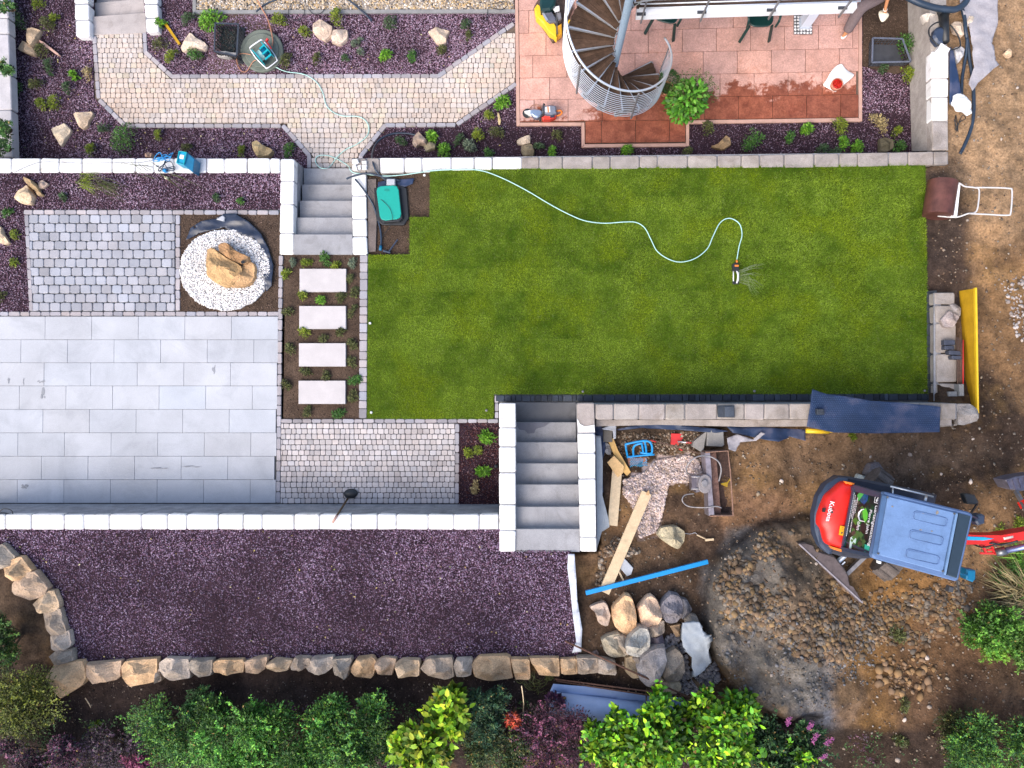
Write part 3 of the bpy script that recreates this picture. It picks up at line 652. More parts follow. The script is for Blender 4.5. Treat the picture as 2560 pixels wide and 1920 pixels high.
# pale cobble square beside the lower stairs
SE = [(702.5,1058),(1138,1058),(1137,1259),(700.5,1259)]
sc = sheet('pale_cobble_square', [(700,1056),(1140,1056),(1140,1262),(698,1262)], -.037, 'jointg')
cells = courses(SE, [1058.3+13.36*i for i in range(16)], 10.5, 17)
random.shuffle(cells)
pieces(cells, sc, 'cobble', 'cobble2', 0, .03, .005, .55, 2.2, .35, .075, 300, .015)
# stepping stones
for i, (x0, y0, x1, y1) in enumerate([(748.8,672,865,729.3), (748,765,864.3,822), (747.2,858,864,916), (746.3,951.7,863.3,1009.8)]):
    k = MB(); k.pprism(quad(x0, y0, x1, y1), -.03, .035, .003); o = k.build('stepping_stone', 'stepstone')
    tag(o, ['pale rectangular stepping slab nearest the upper stairs, two tufts overhanging it', 'pale stepping slab, second one down from the upper stairs', 'pale stepping slab, third one down, tuft at its lower edge', 'pale stepping slab nearest the cobbled square, last of the row'][i], 'stepping stone', 'stepping stones in the planting strip')

# ================================================================== stairs
def stairs(label, rows, lefts, rights, z0, dz, parent_name, col_wet=None):
    n = len(rows)-1; e = empty(parent_name, P((lefts[0]+rights[0])/2, rows[0], z0-.15), label, 'stairs')
    for i in range(n):
        z = z0+dz*i; back = rows[i+1]+(6 if i < n-1 and dz > 0 else 0)
        if dz < 0: back = rows[i+1]
        y0, y1 = rows[i], back
        k = MB(); k.pprism([(lefts[i]-1, y0), (rights[i]+1, y0), (rights[i]+1, y1), (lefts[i]-1, y1)], z-.2, z, .004, (col_wet[i],)*3 if col_wet else (1, 1, 1)); k.build('step', 'step', e)
    return e
s1r = [420.8, 461.3, 501.9, 543.8, 586, 636.5]
stairs('five granite steps rising from the cobbled path to the planting strip', s1r, [760,756,750,743.5,735.5], [880,880,880,880,880], -.62, .155, 'stairs')
s2r = [1006, 1055.7, 1105.8, 1158.5, 1211.4, 1267, 1322.5, 1379.8]
stairs('seven granite steps between white block walls, topmost tread damp', s2r, [1290]*6+[1290.3], [1438.5,1439,1442,1444,1446,1448,1449], .0, .155, 'stairs', [.42, .86, 1, 1, 1, 1, 1.05])
k = MB(); k.pprism([(1292,1056.5),(1375,1056.5),(1362,1066),(1340,1072),(1336,1082),(1320,1084),(1312,1076),(1298,1074),(1292,1064)], .156, .1575, 0, (.5,.5,.55)); tag(k.build('damp_stain', 'step'), 'dark wet stain on the second tread of the lower stairs', 'stain')
e = empty('stairs', P(293, 20, -1.1), 'pale steps descending at the top left between white blocks', 'stairs')
for pl, z in (([(226,42),(363,32),(366,82),(228,88)], ZL+.01), ([(236,7),(359,-3),(362,33),(238,42.5)], ZL-.145), ([(250,-40),(356,-50),(360,-2),(240,8)], ZL-.30)):
    k = MB(); k.pprism(pl, z-.2, z, .004, (1.35, 1.22, 1.12)); k.build('step', 'step', e)

# ================================================================== block walls
def wall(name, label, blocks, ztop, mat='block', wet=None, th=.18, core=None, jit=.7, corner=4.0, corem='core', z0=None, group='white block walls', gap=.9):
    b0 = blocks[0]; c0 = np.mean(b0, 0); e = empty(name, P(c0[0], c0[1], (z0 if z0 is not None else ztop-.2)), label, 'wall', group)
    for i, b in enumerate(blocks):
        p = np.array(rounded(shrink(b, gap), corner, jit)); zz = ztop+random.uniform(-.006, .006); W = PV(p[:, 0], p[:, 1], zz)
        v = 1+random.gauss(0, .035); m_ = mat if not (wet and wet(*np.mean(b, 0))) else 'block_wet'
        k = MB(); k.prism(W, zz-th, zz, .014, (v*random.uniform(.985, 1.015), v, v*random.uniform(.97, 1.02))); k.build('block', m_, e)
    if core:
        for (top, base, zb) in core:
            T = PV(*np.array(top, float).T, ztop-.03); B = PV(*np.array(base, float).T, zb)
            nseg = 1; k = MB(); Tw = T.copy(); k.prism(T, zb, ztop-.03, 0, xy0=B); k.build('wall_face', corem, e)
    return e
def row(xs, yt, yb, x0=None):
    f = (lambda v, x: v(x) if callable(v) else v); return [[(a, f(yt, a)), (b, f(yt, b)), (b, f(yb, b)), (a, f(yb, a))] for a, b in zip(xs[:-1], xs[1:])]
def colm(ys_, xl, xr):
    f = (lambda v, y: v(y) if callable(v) else v); return [[(f(xl, a), a), (f(xr, a), a), (f(xr, b), b), (f(xl, b), b)] for a, b in zip(ys_[:-1], ys_[1:])]
wall('block_wall', 'long white block wall at left, blue crate lying on it', row([-90, -28, 28, 101, 147, 205, 280, 338.5, 384, 434, 484, 516, 560.5, 618, 675, 700], 394.5, 432.5), 0, core=[([(-90,397),(700,397),(700,430),(-90,430)], [(-90,424),(700,424),(700,434),(-90,434)], ZL)])
wall('block_wall', 'white block wall on the left side of the upper stairs', colm([396, 452.7, 510.5, 583, 636.8], lambda y: 701-(y-396)*.016, lambda y: 736.5-(y-396)*.008), 0,
     core=[([(703,398),(735.5,398),(733,634),(700,634)], [(712,422),(763,422.5),(747,634),(706,634)], ZL)])
wall('block_wall', 'white block wall on the right side of the upper stairs, pipes lying over it', colm([433, 488.8, 547, 591, 636.8], lambda y: 878.5+(y-433)*.012, lambda y: 915+(y-433)*.018), 0,
     core=[([(880,396),(914,396),(917,634),(882,634)], [(885,424),(917,424),(921,634),(885,634)], ZL)], corem='core')
ytn = lambda x: np.interp(x, [878, 950, 1280, 1600, 1900, 2145, 2372], [395, 393.5, 391.8, 389, 386.2, 381.5, 377]); ybn = lambda x: np.interp(x, [878, 950, 1050, 1280, 1600, 1900, 2145, 2372], [433, 433, 429, 423.5, 422, 419.6, 417.6, 412])
wall('block_wall', 'long wall along the top of the lawn, white left and damp brown right', row([878.5, 916, 949, 1011, 1055, 1128, 1186, 1231, 1304.6, 1348.6, 1407, 1481.7, 1526, 1599.7, 1645, 1720, 1793.6, 1854, 1900, 1961, 2036, 2098.5, 2145, 2222.6, 2270.7, 2335, 2371.5], ytn, ybn), 0,
     wet=lambda x, y: x > 1325 or x < 949, core=[([(880,396),(2370,380),(2370,410),(950,428),(880,430)], [(930,424),(2285,404),(2300,416),(930,436),(885,430)], ZL)])
ytn2 = 1284.5
wall('block_wall', 'white block wall between grey terrace and violet gravel bed', row([-60, 13, 78, 160, 209, 273.5, 353.6, 418, 466.5, 545.5, 607.7, 655.4, 735.5, 799, 879, 943, 991, 1070.6, 1134.8, 1198, 1247], 1285, 1324.5), ZU+.04,
     core=[([(-60,1286),(1247,1286),(1247,1322),(-60,1322)], [(-60,1259),(1247,1260.5),(1247,1312),(-60,1312)], -.02)])
wall('block_wall', 'white block wall left of the lower stairs', colm([1006.5, 1068.8, 1116.5, 1181.6, 1261, 1326, 1379.8], 1247, 1290), ZU+.04,
     core=[([(1249,1008),(1289.5,1008),(1289.5,1377),(1249,1377)], [(1254,1010),(1290,1010),(1290,1372),(1254,1372)], -.1)])
wall('block_wall', 'white block wall right of the lower stairs, top block half wet', colm([1006.5, 1083, 1132.4, 1197, 1261.8, 1343, 1380.4], lambda y: 1442+(y-1006)*.022, lambda y: 1487+(y-1006)*.015), ZU+.04, wet=lambda x, y: y < 1060,
     core=[([(1444,1008),(1486,1008),(1491,1377),(1450,1377)], [(1439,1010),(1480,1010),(1488,1372),(1448,1372)], -.1)])
k = MB(); k.pprism([(1443,1046),(1450,1060),(1462,1066),(1486,1062),(1487,1081),(1445,1081)], ZU+.046, ZU+.0475, 0); tag(k.build('dry_patch', 'block'), 'dry white patch on the half wet wall block by the stairs', 'stain')
yts = lambda x: 1009-(x-1488)*.0022; ybs = lambda x: 1050-(x-1488)*.0005
wall('block_wall', 'damp beige block wall below the lawn, under the blue membrane', row([1488, 1533.8, 1598, 1664, 1713, 1793.6, 1861.6, 1910.8, 1974.4, 2040, 2110, 2170, 2240, 2300, 2350, 2391], yts, ybs), ZU+.02, wet=lambda x, y: True,
     core=[([(1488,1011),(2391,1009),(2391,1047),(1488,1047)], [(1486,1007),(2330,1005),(2330,1046),(1486,1046)], -.1)])
k = MB(); k.pprism([(1490,1050),(2380,1049),(2380,1064),(1860,1067),(1645,1062),(1490,1066)], .1, .74, .01); tag(k.build('concrete_footing', 'block_wet'), 'raw concrete footing strip along the back of the damp wall', 'footing')
k = MB(); k.pprism([(1490,1090),(1502,1090),(1507,1150),(1506,1240),(1522,1300),(1524,1318),(1505,1330),(1492,1376)], .05, .6, .02); tag(k.build('concrete_footing', 'paleconc'), 'pale rough concrete footing beside the right stair wall', 'footing')
wall('block_wall', 'unfinished block wall right of the lawn with tools lying on it', [quad(2337,730,2388,761), quad(2339,763,2392,806), quad(2340,808,2391,882), quad(2341,884,2393,956), quad(2342,958,2394,1003)], .2, wet=lambda x, y: True, th=.2,
     core=[([(2334,732),(2352,732),(2352,1003),(2334,1003)], [(2330,732),(2350,732),(2350,1003),(2330,1003)], -.1)])
wall('block_wall', 'pale blocks of the retaining wall at the top right, lower ones damp', [[(2328,127),(2373,127),(2373,195),(2327,195)], quad(2328,196,2372,241.6), quad(2329,242,2371,301), quad(2331,302,2371,376)], 0, wet=lambda x, y: y > 300,
     core=[([(2324,-30),(2365,-30),(2370,376),(2330,376)], [(2268,-30),(2345,-30),(2345,378),(2279,378)], ZL)], corem='eastface', group='white block walls')
k = MB(); k.pprism([(2354,106),(2377,121),(2368,138),(2344,124)], -.02, .14, .012); tag(k.build('loose_block', 'block'), 'tilted white block on the end of the right retaining wall', 'block')
wall('block_wall', 'pale blocks along the far left edge of the picture', colm([-40, 5, 45, 85, 185, 275, 394], -60, lambda y: 20+y*.033), -.42, wet=None, core=[([(-60,-30),(18,-30),(31,392),(-60,392)], [(-60,-30),(17,-30),(30,394),(-60,394)], ZL)], mat='farwall')
wall('block_wall', 'white blocks left of the small steps at the top', [quad(184,-30,221,8), quad(185.5,10,222.5,48.5), quad(189.5,50,225.5,92)], ZL+.13, core=[([(186,-30),(221,-30),(224,90),(190,90)], [(190,-30),(236,-30),(230,88),(192,90)], ZL-.3)])
wall('block_wall', 'white blocks right of the small steps at the top', [[(357,-30),(394,-30),(395,9),(359,9)], [(359,10),(395,10),(396,44),(363,44)], [(362.5,45),(396,45),(396.5,79),(366,82)]], ZL+.13, core=[([(360,-30),(394,-30),(395,78),(366,80)], [(364,-30),(394,-30),(395,78),(368,80)], ZL-.3)])
# rubble wall of natural stones round the violet bed
rub = empty('rubble_wall', P(600, 1665, ZU), 'low dry wall of tan quarry stones below the violet bed', 'wall')
TAN = [(.54,.36,.21),(.46,.33,.23),(.56,.41,.27),(.38,.30,.23),(.46,.38,.31),(.32,.27,.22)]
RS = [[(122,1690),(142,1663),(205,1658),(215,1700),(190,1718),(152,1740),(130,1712)], [(218,1662),(300,1655),(297,1695),(235,1706),(222,1690)], [(306,1666),(318,1655),(390,1650),(387,1700),(325,1712),(312,1690)], [(388,1685),(400,1672),(404,1700),(392,1704)],
 [(400,1660),(418,1648),(470,1650),(472,1692),(430,1698),(404,1680)], [(470,1665),(480,1652),(530,1650),(528,1685),(495,1690)], [(532,1660),(545,1652),(608,1650),(605,1678),(575,1682),(540,1678)], [(614,1655),(645,1645),(668,1644),(662,1670),(645,1682),(618,1678)], [(668,1660),(690,1648),(728,1652),(718,1674),(690,1678),(672,1670)],
 [(728,1665),(738,1645),(772,1646),(776,1662),(750,1674),(730,1673)], [(766,1660),(785,1645),(830,1643),(832,1664),(810,1681),(772,1676)], [(832,1650),(880,1646),(868,1692),(838,1684)], [(878,1670),(895,1648),(930,1644),(940,1660),(930,1692),(908,1690),(885,1684)], [(940,1655),(960,1645),(990,1648),(978,1685),(950,1682)],
 [(990,1660),(1010,1650),(1048,1652),(1045,1688),(1000,1686)], [(1055,1672),(1070,1648),(1128,1646),(1132,1690),(1110,1696),(1070,1684)], [(1134,1665),(1142,1650),(1180,1648),(1175,1688),(1142,1688)], [(1182,1665),(1198,1645),(1270,1642),(1276,1692),(1215,1698),(1190,1690)], [(1278,1650),(1322,1650),(1324,1696),(1290,1694)],
 [(1326,1647),(1395,1647),(1396,1687),(1350,1684)], [(1402,1650),(1441,1648),(1442,1682),(1405,1684)], [(1444,1646),(1492,1648),(1494,1678),(1448,1684)], [(1497,1650),(1536,1655),(1540,1685),(1498,1682)],
 [(-20,1380),(8,1362),(38,1392),(28,1412),(-20,1424)], [(12,1420),(30,1402),(52,1393),(78,1424),(62,1442),(30,1450)], [(32,1462),(62,1436),(88,1432),(118,1470),(106,1488),(75,1496),(36,1482)], [(86,1508),(120,1480),(135,1478),(150,1512),(140,1524),(100,1530)], [(112,1534),(150,1524),(165,1576),(132,1590),(118,1570)], [(130,1592),(172,1578),(178,1610),(165,1624),(132,1624)], [(126,1640),(142,1628),(180,1624),(182,1650),(140,1662)]]
for i, p in enumerate(RS):
    g_ = np.mean(p, 0); p = [(g_[0]+(x_-g_[0])*1.09, g_[1]+(y_-g_[1])*1.14) for x_, y_ in p]
    rock(p, ZU-.06, random.uniform(.30, .38), 100+i, TAN[(i*7) % 6] if i not in (2, 17, 19, 20) else TAN[0], None, parent=rub, name='stone', top=.8, n=18)
# ================================================================== spiral stair and balcony
A0 = P(1526, 208, -.6); SX, SY = A0.x, A0.y; RS_ = .91
def sp(th, r, z): t = math.radians(th); return (SX+r*math.cos(t), SY-r*math.sin(t), z)      # th clockwise in the picture from +x
def zst(th): return -.61+(th+18)/22*.172
st = empty('spiral_staircase', (SX, SY, ZL), 'spiral staircase with worn timber treads and steel tube railing', 'staircase')
k = MB(); k.cyl((SX, SY, ZL), (SX, SY, 3.2), .062, seg=40); k.build('central_pole', 'bluepole', st)
k = MB(); k.cyl((SX, SY, ZL), (SX, SY, ZL+.02), .14, seg=20); k.build('base_plate', 'metal', st)
for i in range(17):
    t0 = -27+22*i; t1 = t0+27; z = zst(t0+9); pts = [sp(t0-16, .10, 0), sp(t0, .84, 0), sp((t0+t1)/2, .875, 0), sp(t1, .84, 0), sp(t1+14, .10, 0)]
    e = MB(); nb = 4
    for b in range(nb):       # boards running along the tread
        f0, f1 = b/nb+.006, (b+1)/nb-.006
        def mix(f, r): a = t0+(t1-t0)*f; return sp(a+(f-.5)*(-0 if r > .5 else 30), r, 0)
        q = [mix(f0, .10), mix(f0, .85), mix((f0+f1)/2, .862), mix(f1, .85), mix(f1, .10)]
        v = random.uniform(.8, 1.25); e.prism(q, z-.035, z, .003, (v, v*.98, v*.95))
    o = e.build('tread', 'wood', st)
    g = MB(); a_ = Vector(sp(t0-3, .08, z-.045)); b_ = Vector(sp(t0-1, .86, z-.045)); g.bar(a_, b_, .035, .05); a2 = Vector(sp(t1+3, .08, z-.045)); b2 = Vector(sp(t1+1, .86, z-.045)); g.bar(a2, b2, .035, .05); g.bar(b_, b2, .03, .05)
    g.build('tread_bracket', 'metal', st)
def helix(r, dz, t0, t1, n=60): return [sp(t0+(t1-t0)*i/n, r, zst(t0+(t1-t0)*i/n)+dz) for i in range(n+1)]
TE = 290
k = MB(); k.tube(helix(RS_, .95, -24, TE, 90), .019, 10); k.build('handrail', 'rail', st, True)
for i in range(12):
    k = MB(); k.tube(helix(RS_+.012, -.02+.073*i, -14+i*.1, TE, 80), .0065, 6); k.build('rail_tube', 'rail', st, True)
for th in (-14, 72, 136, 205, 262):
    k = MB(); b = sp(th, RS_+.035, zst(th)-.10); t = sp(th, RS_+.03, zst(th)+.90); k.bar(b, t, .03, .014, up=(math.cos(math.radians(th)), -math.sin(math.radians(th)), 0)); k.dome(t, .018, .018, .02, 10, 3); k.build('baluster', 'steelplate', st)
# balcony edge
ZB = 1.35
bl = empty('balcony', P(1870, 10, ZB-.2), 'white balcony edge with horizontal tube railing at the top', 'balcony')
def bx(px, z): return P(px, 0, z).x
yA = P(1590, 36.5, ZB).y; yB = P(2140, 19.5, ZB).y; xA = P(1592, 36, ZB).x; xB = P(2143, 20, ZB).x
k = MB(); k.prism([(xA, yA), (xB, yB), (xB, yB+.09), (xA, yA+.09)][::-1], ZB-.16, ZB, .004); k.build('fascia_board', 'whitepaint', bl)
sl = (yB-yA)/(xB-xA)
for i in range(24):
    y0 = .10+i*.13; k = MB(); v = random.uniform(.7, 1.3); k.prism([(xA, yA+y0), (xB, yB+y0), (xB, yB+y0+.122), (xA, yA+y0+.122)][::-1], ZB-.05, ZB-.02, 0, (v, v, v)); k.build('deck_board', 'wood', bl)
for i in range(8):
    z = ZB+.12+.115*i; k = MB(); k.tube([(xA+.02, yA+.035, z), (xB, yB+.035, z), (xB+.0, yB+.5, z)], .011 if i < 7 else .02, 8); k.build('rail_tube', 'rail', bl, True)
for px in (1604, 1754, 1926, 2103):
    x0 = P(px, 40, ZB-.10).x; y0 = yA+sl*(x0-xA)-.03; k = MB(); k.bar((x0, y0, ZB-.20), (x0, y0, ZB+1.05), .035, .02); k.build('baluster', 'steelplate', bl)
    k = MB(); k.bar((x0-.09, y0+.035, ZB+.003), (x0+.05, y0+.035, ZB+.003), .05, .006); k.build('fixing_plate', 'darkgrey', bl)
po = empty('square_post', P(2008, 64, ZL), 'thick white post standing in a square of pebbles', 'post')
b = P(2011, 60, ZL); k = MB(); k.prism([(b.x-.085, b.y-.085), (b.x+.085, b.y-.085), (b.x+.085, b.y+.085), (b.x-.085, b.y+.085)], ZL, ZB-.17, 0, (.78, .86, .95)); k.build('shaft', 'whitepaint', po)
k = MB(); k.prism([(b.x-.10, b.y-.10), (b.x+.10, b.y-.10), (b.x+.10, b.y+.10), (b.x-.10, b.y+.10)], ZL, ZL+.03, .005); k.build('foot_plate', 'metal', po)
fr = quad(1984, 38, 2031, 86); sheet('pebble_frame', fr, ZL+.0045, 'jointg', None); bpy.data.objects['pebble_frame']['label'] = 'dark mortar square holding white pebbles round the post'; bpy.data.objects['pebble_frame']['category'] = 'paving inset'
pf = bpy.data.objects['pebble_frame']
for i in range(6):
    for j in range(6):
        if 1 <= i <= 4 and 1 <= j <= 4 and not (i in (1, 4) and False): 
            if 2 <= i <= 3 or 2 <= j <= 3: pass
        if not (i in (0, 5) or j in (0, 5) or (j == 4) or (i == 1)): continue
        c = (1988+i*7.8+random.uniform(-.6, .6), 42+j*8+random.uniform(-.6, .6)); g = P(*c, ZL+.006); k = MB(); v = random.uniform(.8, 1.1); k.dome(g, .024*random.uniform(.85, 1.1), .022, .016, 9, 3, (v, v, v*1.02), random.uniform(0, 3)); k.build('pebble', 'block', pf, True)

# ================================================================== things on the patio
def onb(poly, z0, z1, mat, parent, name, bev=.006, c=(1, 1, 1)):
    k = MB(); k.pprism(poly, z0, z1, bev, c); return k.build(name, mat, parent)
# green chairs
def chair(px, py, ang, label, sc=1.0):
    g = P(px, py, ZL+.42); e = empty('garden_chair', (g.x, g.y, ZL), label, 'chair', 'dark green garden chairs under the balcony'); ca, sa = math.cos(ang), math.sin(ang)
    def L(x, y, z): return (g.x+x*ca-y*sa, g.y+x*sa+y*ca, ZL+z)
    k = MB(); n = 20; sq = [(math.copysign(abs(math.cos(t))**.6, math.cos(t))*.23, math.copysign(abs(math.sin(t))**.6, math.sin(t))*.22) for t in [2*math.pi*i/n for i in range(n)]]
    k.prism([L(x, y, 0)[:2] for x, y in sq], ZL+.395, ZL+.42, .01); k.build('seat', 'greenplastic', e)
    k = MB(); k.tube([L(-.2, .2, .40), L(-.23, .26, .62), L(-.2, .31, .86), L(0, .34, .90), L(.2, .31, .86), L(.23, .26, .62), L(.2, .2, .40)], .02, 8, smooth=4)
    for x in (-.13, -.065, 0, .065, .13): k.bar(L(x, .22, .42), L(x, .33, .88), .035, .012)
    k.build('backrest', 'greenplastic', e)
    for s in (-1, 1):
        k = MB(); k.tube([L(s*.26, .24, .62), L(s*.29, .0, .64), L(s*.27, -.2, .62), L(s*.25, -.24, .44)], .022, 8, smooth=4); k.build('armrest', 'greenplastic', e, True)
        for y, dy in ((-.2, -.09), (.2, .10)): k = MB(); k.bar(L(s*.2, y, .41), L(s*.27, y+dy, 0), .05, .028); k.build('leg', 'greenplastic', e)
chair(1668, 26, math.radians(-16), 'dark green plastic chair under the balcony, nearer the spiral stair')
chair(1902, 36, math.radians(0), 'dark green plastic chair half under the balcony, nearer the white post')
# plants in pots
def pot(px, py, r, h, label, plantf, mat='terracotta'):
    g = P(px, py, ZL+h); e = empty('potted_plant', (g.x, g.y, ZL), label, 'potted plant'); n = 28; k = MB()
    prof = [(.68*r, 0), (.72*r, .01), (.97*r, h-.07), (1.07*r, h-.065), (1.07*r, h), (.96*r, h), (.93*r, h-.045)]; V = []; Fc = []
    for rr, z in prof: V += [(g.x+rr*math.cos(2*math.pi*i/n), g.y+rr*math.sin(2*math.pi*i/n), ZL+z) for i in range(n)]
    for a in range(len(prof)-1):
        for i in range(n): j = (i+1) % n; Fc.append((a*n+i, a*n+j, a*n+n+j, a*n+n+i))
    k.add(V, Fc); k.build('pot', mat, e, True)
    k = MB(); k.prism([(g.x+.93*r*math.cos(2*math.pi*i/n), g.y+.93*r*math.sin(2*math.pi*i/n)) for i in range(n)], ZL+h-.08, ZL+h-.045); k.build('potting_soil', 'soil', e)
    plantf(e, Vector((g.x, g.y, ZL+h-.04)))
def fol(e, V, Fc, c, name='foliage'): return mk(name, V, Fc, 'leaf', e, c)
def bigplant(e, b):
    n = 620; off = P(1737, 228, ZL+.75)-Vector((b.x, b.y, ZL+.75)); ths = RNG.uniform(0, 2*math.pi, n); rr = np.sqrt(RNG.random(n))*.31; z = RNG.uniform(.05, .62, n)*(1-.6*(rr/.31)**2)
    t = z/.6; C = np.stack([b.x+off.x*t+rr*np.cos(ths), b.y+off.y*t+rr*np.sin(ths)*1.0, b.z+z], -1)
    dr = np.stack([np.cos(ths)+RNG.normal(0, .5, n), np.sin(ths)+RNG.normal(0, .5, n), RNG.uniform(.1, .6, n)], -1)
    cc = np.array([(.06, .20, .012), (.09, .27, .02), (.035, .12, .01), (.12, .28, .03)])[RNG.integers(0, 4, n)]*RNG.uniform(.7, 1.2, (n, 1))
    V, Fc, c = leaves(C, RNG.uniform(.06, .115, n), dr, cc, .3, .62, True); fol(e, V, Fc, c)
    n = 700; ths = RNG.uniform(math.radians(-20), math.radians(200), n); rr = RNG.uniform(.16, .44, n); C = np.stack([b.x+off.x+rr*np.cos(ths)*1.0, b.y+off.y+.02+rr*np.sin(ths)*.9, b.z+RNG.uniform(.1, .5, n)], -1)
    dr = RNG.normal(0, 1, (n, 3)); dr[:, 2] = abs(dr[:, 2])*.4+.2; cc = np.array([(.07, .12, .02), (.045, .085, .012), (.13, .15, .05)])[RNG.integers(0, 3, n)]
    V, Fc, c = leaves(C, RNG.uniform(.02, .045, n), dr, cc, .2, .5); fol(e, V, Fc, c)
    k = MB()
    for i in range(16):
        a = random.uniform(0, 6.28); q = Vector((off.x+.25*math.cos(a), off.y+.25*math.sin(a), random.uniform(.3, .55))); k.tube([b, b+q*.5+Vector((0, 0, .08)), b+q], [.008, .006, .003], 5)
    k.build('stem', 'bark', e)
pot(1708, 266, .17, .30, 'leafy green plant leaning out of a large terracotta pot', bigplant)
def ball(e, b):
    n = 2600; u = RNG.normal(0, 1, (n, 3)); u /= np.linalg.norm(u, axis=1, keepdims=True); u[:, 2] = abs(u[:, 2]); r = .19*RNG.uniform(.8, 1.06, n)[:, None]
    C = np.array([b.x+.02, b.y+.06, b.z+.08])+u*r*np.array([1, 1.15, 1.25]); cc = np.array([(.018, .075, .015), (.03, .10, .02), (.05, .12, .02)])[RNG.integers(0, 3, n)]
    V, Fc, c = leaves(C, RNG.uniform(.018, .035, n), u+RNG.normal(0, .5, (n, 3)), cc, .1, .35); fol(e, V, Fc, c); k = MB(); k.cyl(b, b+Vector((0, 0, .2)), .02); k.build('stem', 'bark', e)
pot(1668, 219, .12, .22, 'clipped dark green ball plant in a small pot beside the stair railing', ball)
# white sheet with pot of red berries
sh = [(2063,206),(2053,213),(2064,222),(2088,232),(2091,229),(2110,212),(2136,192),(2134,184),(2112,173),(2105,158),(2088,166),(2072,184)]
k = MB(); zz = ZL+.02; a = np.array(sh, float); W = PV(a[:, 0], a[:, 1], zz); ce = W.mean(0)+[0, 0, .03]; ring2 = (W-ce)*.55+ce+np.c_[np.zeros((12, 2)), RNG.uniform(.0, .06, 12)]
V = np.concatenate([W+np.c_[np.zeros((12, 2)), RNG.uniform(0, .05, 12)], ring2, ce[None]]); Fc = [(i, (i+1) % 12, 12+(i+1) % 12, 12+i) for i in range(12)]+[(12+i, 12+(i+1) % 12, 24) for i in range(12)]
o = mk('paper_sack', V, Fc, 'white', None, None, True); tag(o, 'crumpled white sack lying under a small bowl on the patio', 'sack'); md = o.modifiers.new('s', 'SOLIDIFY'); md.thickness = .006; md2 = o.modifiers.new('b', 'SUBSURF'); md2.levels = md2.render_levels = 2
g = P(2094, 209, ZL+.16); e = empty('bowl', (g.x, g.y, ZL+.05), 'small terracotta bowl filled with red granules on the white sack', 'bowl')
k = MB(); n = 24; V = []; Fc = []
for rr, z in [(.07, .055), (.095, .06), (.105, .155), (.095, .16), (.09, .145)]: V += [(g.x+rr*math.cos(2*math.pi*i/n), g.y+rr*math.sin(2*math.pi*i/n), ZL+z) for i in range(n)]
for a_ in range(4):
    for i in range(n): j = (i+1) % n; Fc.append((a_*n+i, a_*n+j, a_*n+n+j, a_*n+n+i))
k.add(V, Fc); k.build('rim', 'terracotta', e, True)
k = MB(); k.dome((g.x, g.y, ZL+.135), .09, .09, .012, 20, 4); o = k.build('granules', 'red', e); 
x, y = scatter(ell(2094, 209, 12, 12), 260); q = grains('berries', x, y, ZL+.15, .004, .008, [(.45, .03, .01), (.3, .02, .01)], 'x', 'x', flat=1); q.parent = e; q.location = Vector(q['_w'])-Vector(e['_w'])
for kk in ('label', 'category'): del q[kk]
# cut-off saw
def PL(px, py, h): return P(px, py, ZL+h)
e = empty('cut_off_saw', PL(1345, 275, 0), 'orange and grey petrol cut-off saw lying near the patio corner', 'power tool')
k = MB(); k.cyl(PL(1318, 284, .03), PL(1318, 283, .05), .085, seg=28); k.build('cutting_disc', 'black', e)
onb([(1311,277),(1326,274),(1328,282),(1338,291),(1324,285)], ZL+.05, ZL+.16, 'white', e, 'guard_tip', .01)
onb([(1326,274),(1334,272),(1349,273),(1356,278),(1355,288),(1344,293),(1336,292),(1325,283)], ZL+.04, ZL+.18, 'metal', e, 'guard', .02, (.55, .66, .8))
onb([(1360,264),(1378,262),(1390,264),(1391,282),(1378,286),(1362,284)], ZL+.05, ZL+.26, 'darkgrey', e, 'engine_cover', .02, (3.2, 3.4, 3.8))
onb([(1362,267),(1375,266),(1376,280),(1363,281)], ZL+.262, ZL+.266, 'label', e, 'sticker', 0)
onb([(1368,266.5),(1371.5,266.3),(1372.5,280.5),(1369,280.7)], ZL+.2665, ZL+.2685, 'orange', e, 'sticker_stripe', 0)
onb([(1354,292),(1362,287),(1380,289),(1392,286),(1390,292),(1376,298),(1358,299)], ZL+.03, ZL+.16, 'redpl', e, 'fuel_tank', .02, (1, 1.6, 1))
k = MB(); k.tube([PL(1390, 278, .16), PL(1400, 276, .18), PL(1405, 281, .14), PL(1399, 288, .1), PL(1390, 289, .1)], .016, 8, smooth=4); k.build('rear_handle', 'orange', e, True)
k = MB(); k.tube([PL(1361, 262, .10), PL(1359, 261, .24), PL(1358, 275, .30), PL(1357, 285, .26), PL(1351, 292, .14), PL(1350, 303, .06)], .016, 8, smooth=4); k.build('front_handle', 'darkgrey', e, True)
k = MB(); k.tube([PL(1325, 272, .05), PL(1330, 264, .03), PL(1342, 262, .02), PL(1356, 266, .03)], .006, 6, smooth=4); k.build('water_hose', 'copper', e, True)
onb([(1343,266),(1352,266),(1354,274),(1345,274)], ZL+.02, ZL+.1, 'rust', e, 'exhaust', .01, (2.5, 1.2, .8))
onb([(1375,286),(1385,286),(1386,292),(1376,293)], ZL+.16, ZL+.19, 'navy', e, 'filler_cap', .005)
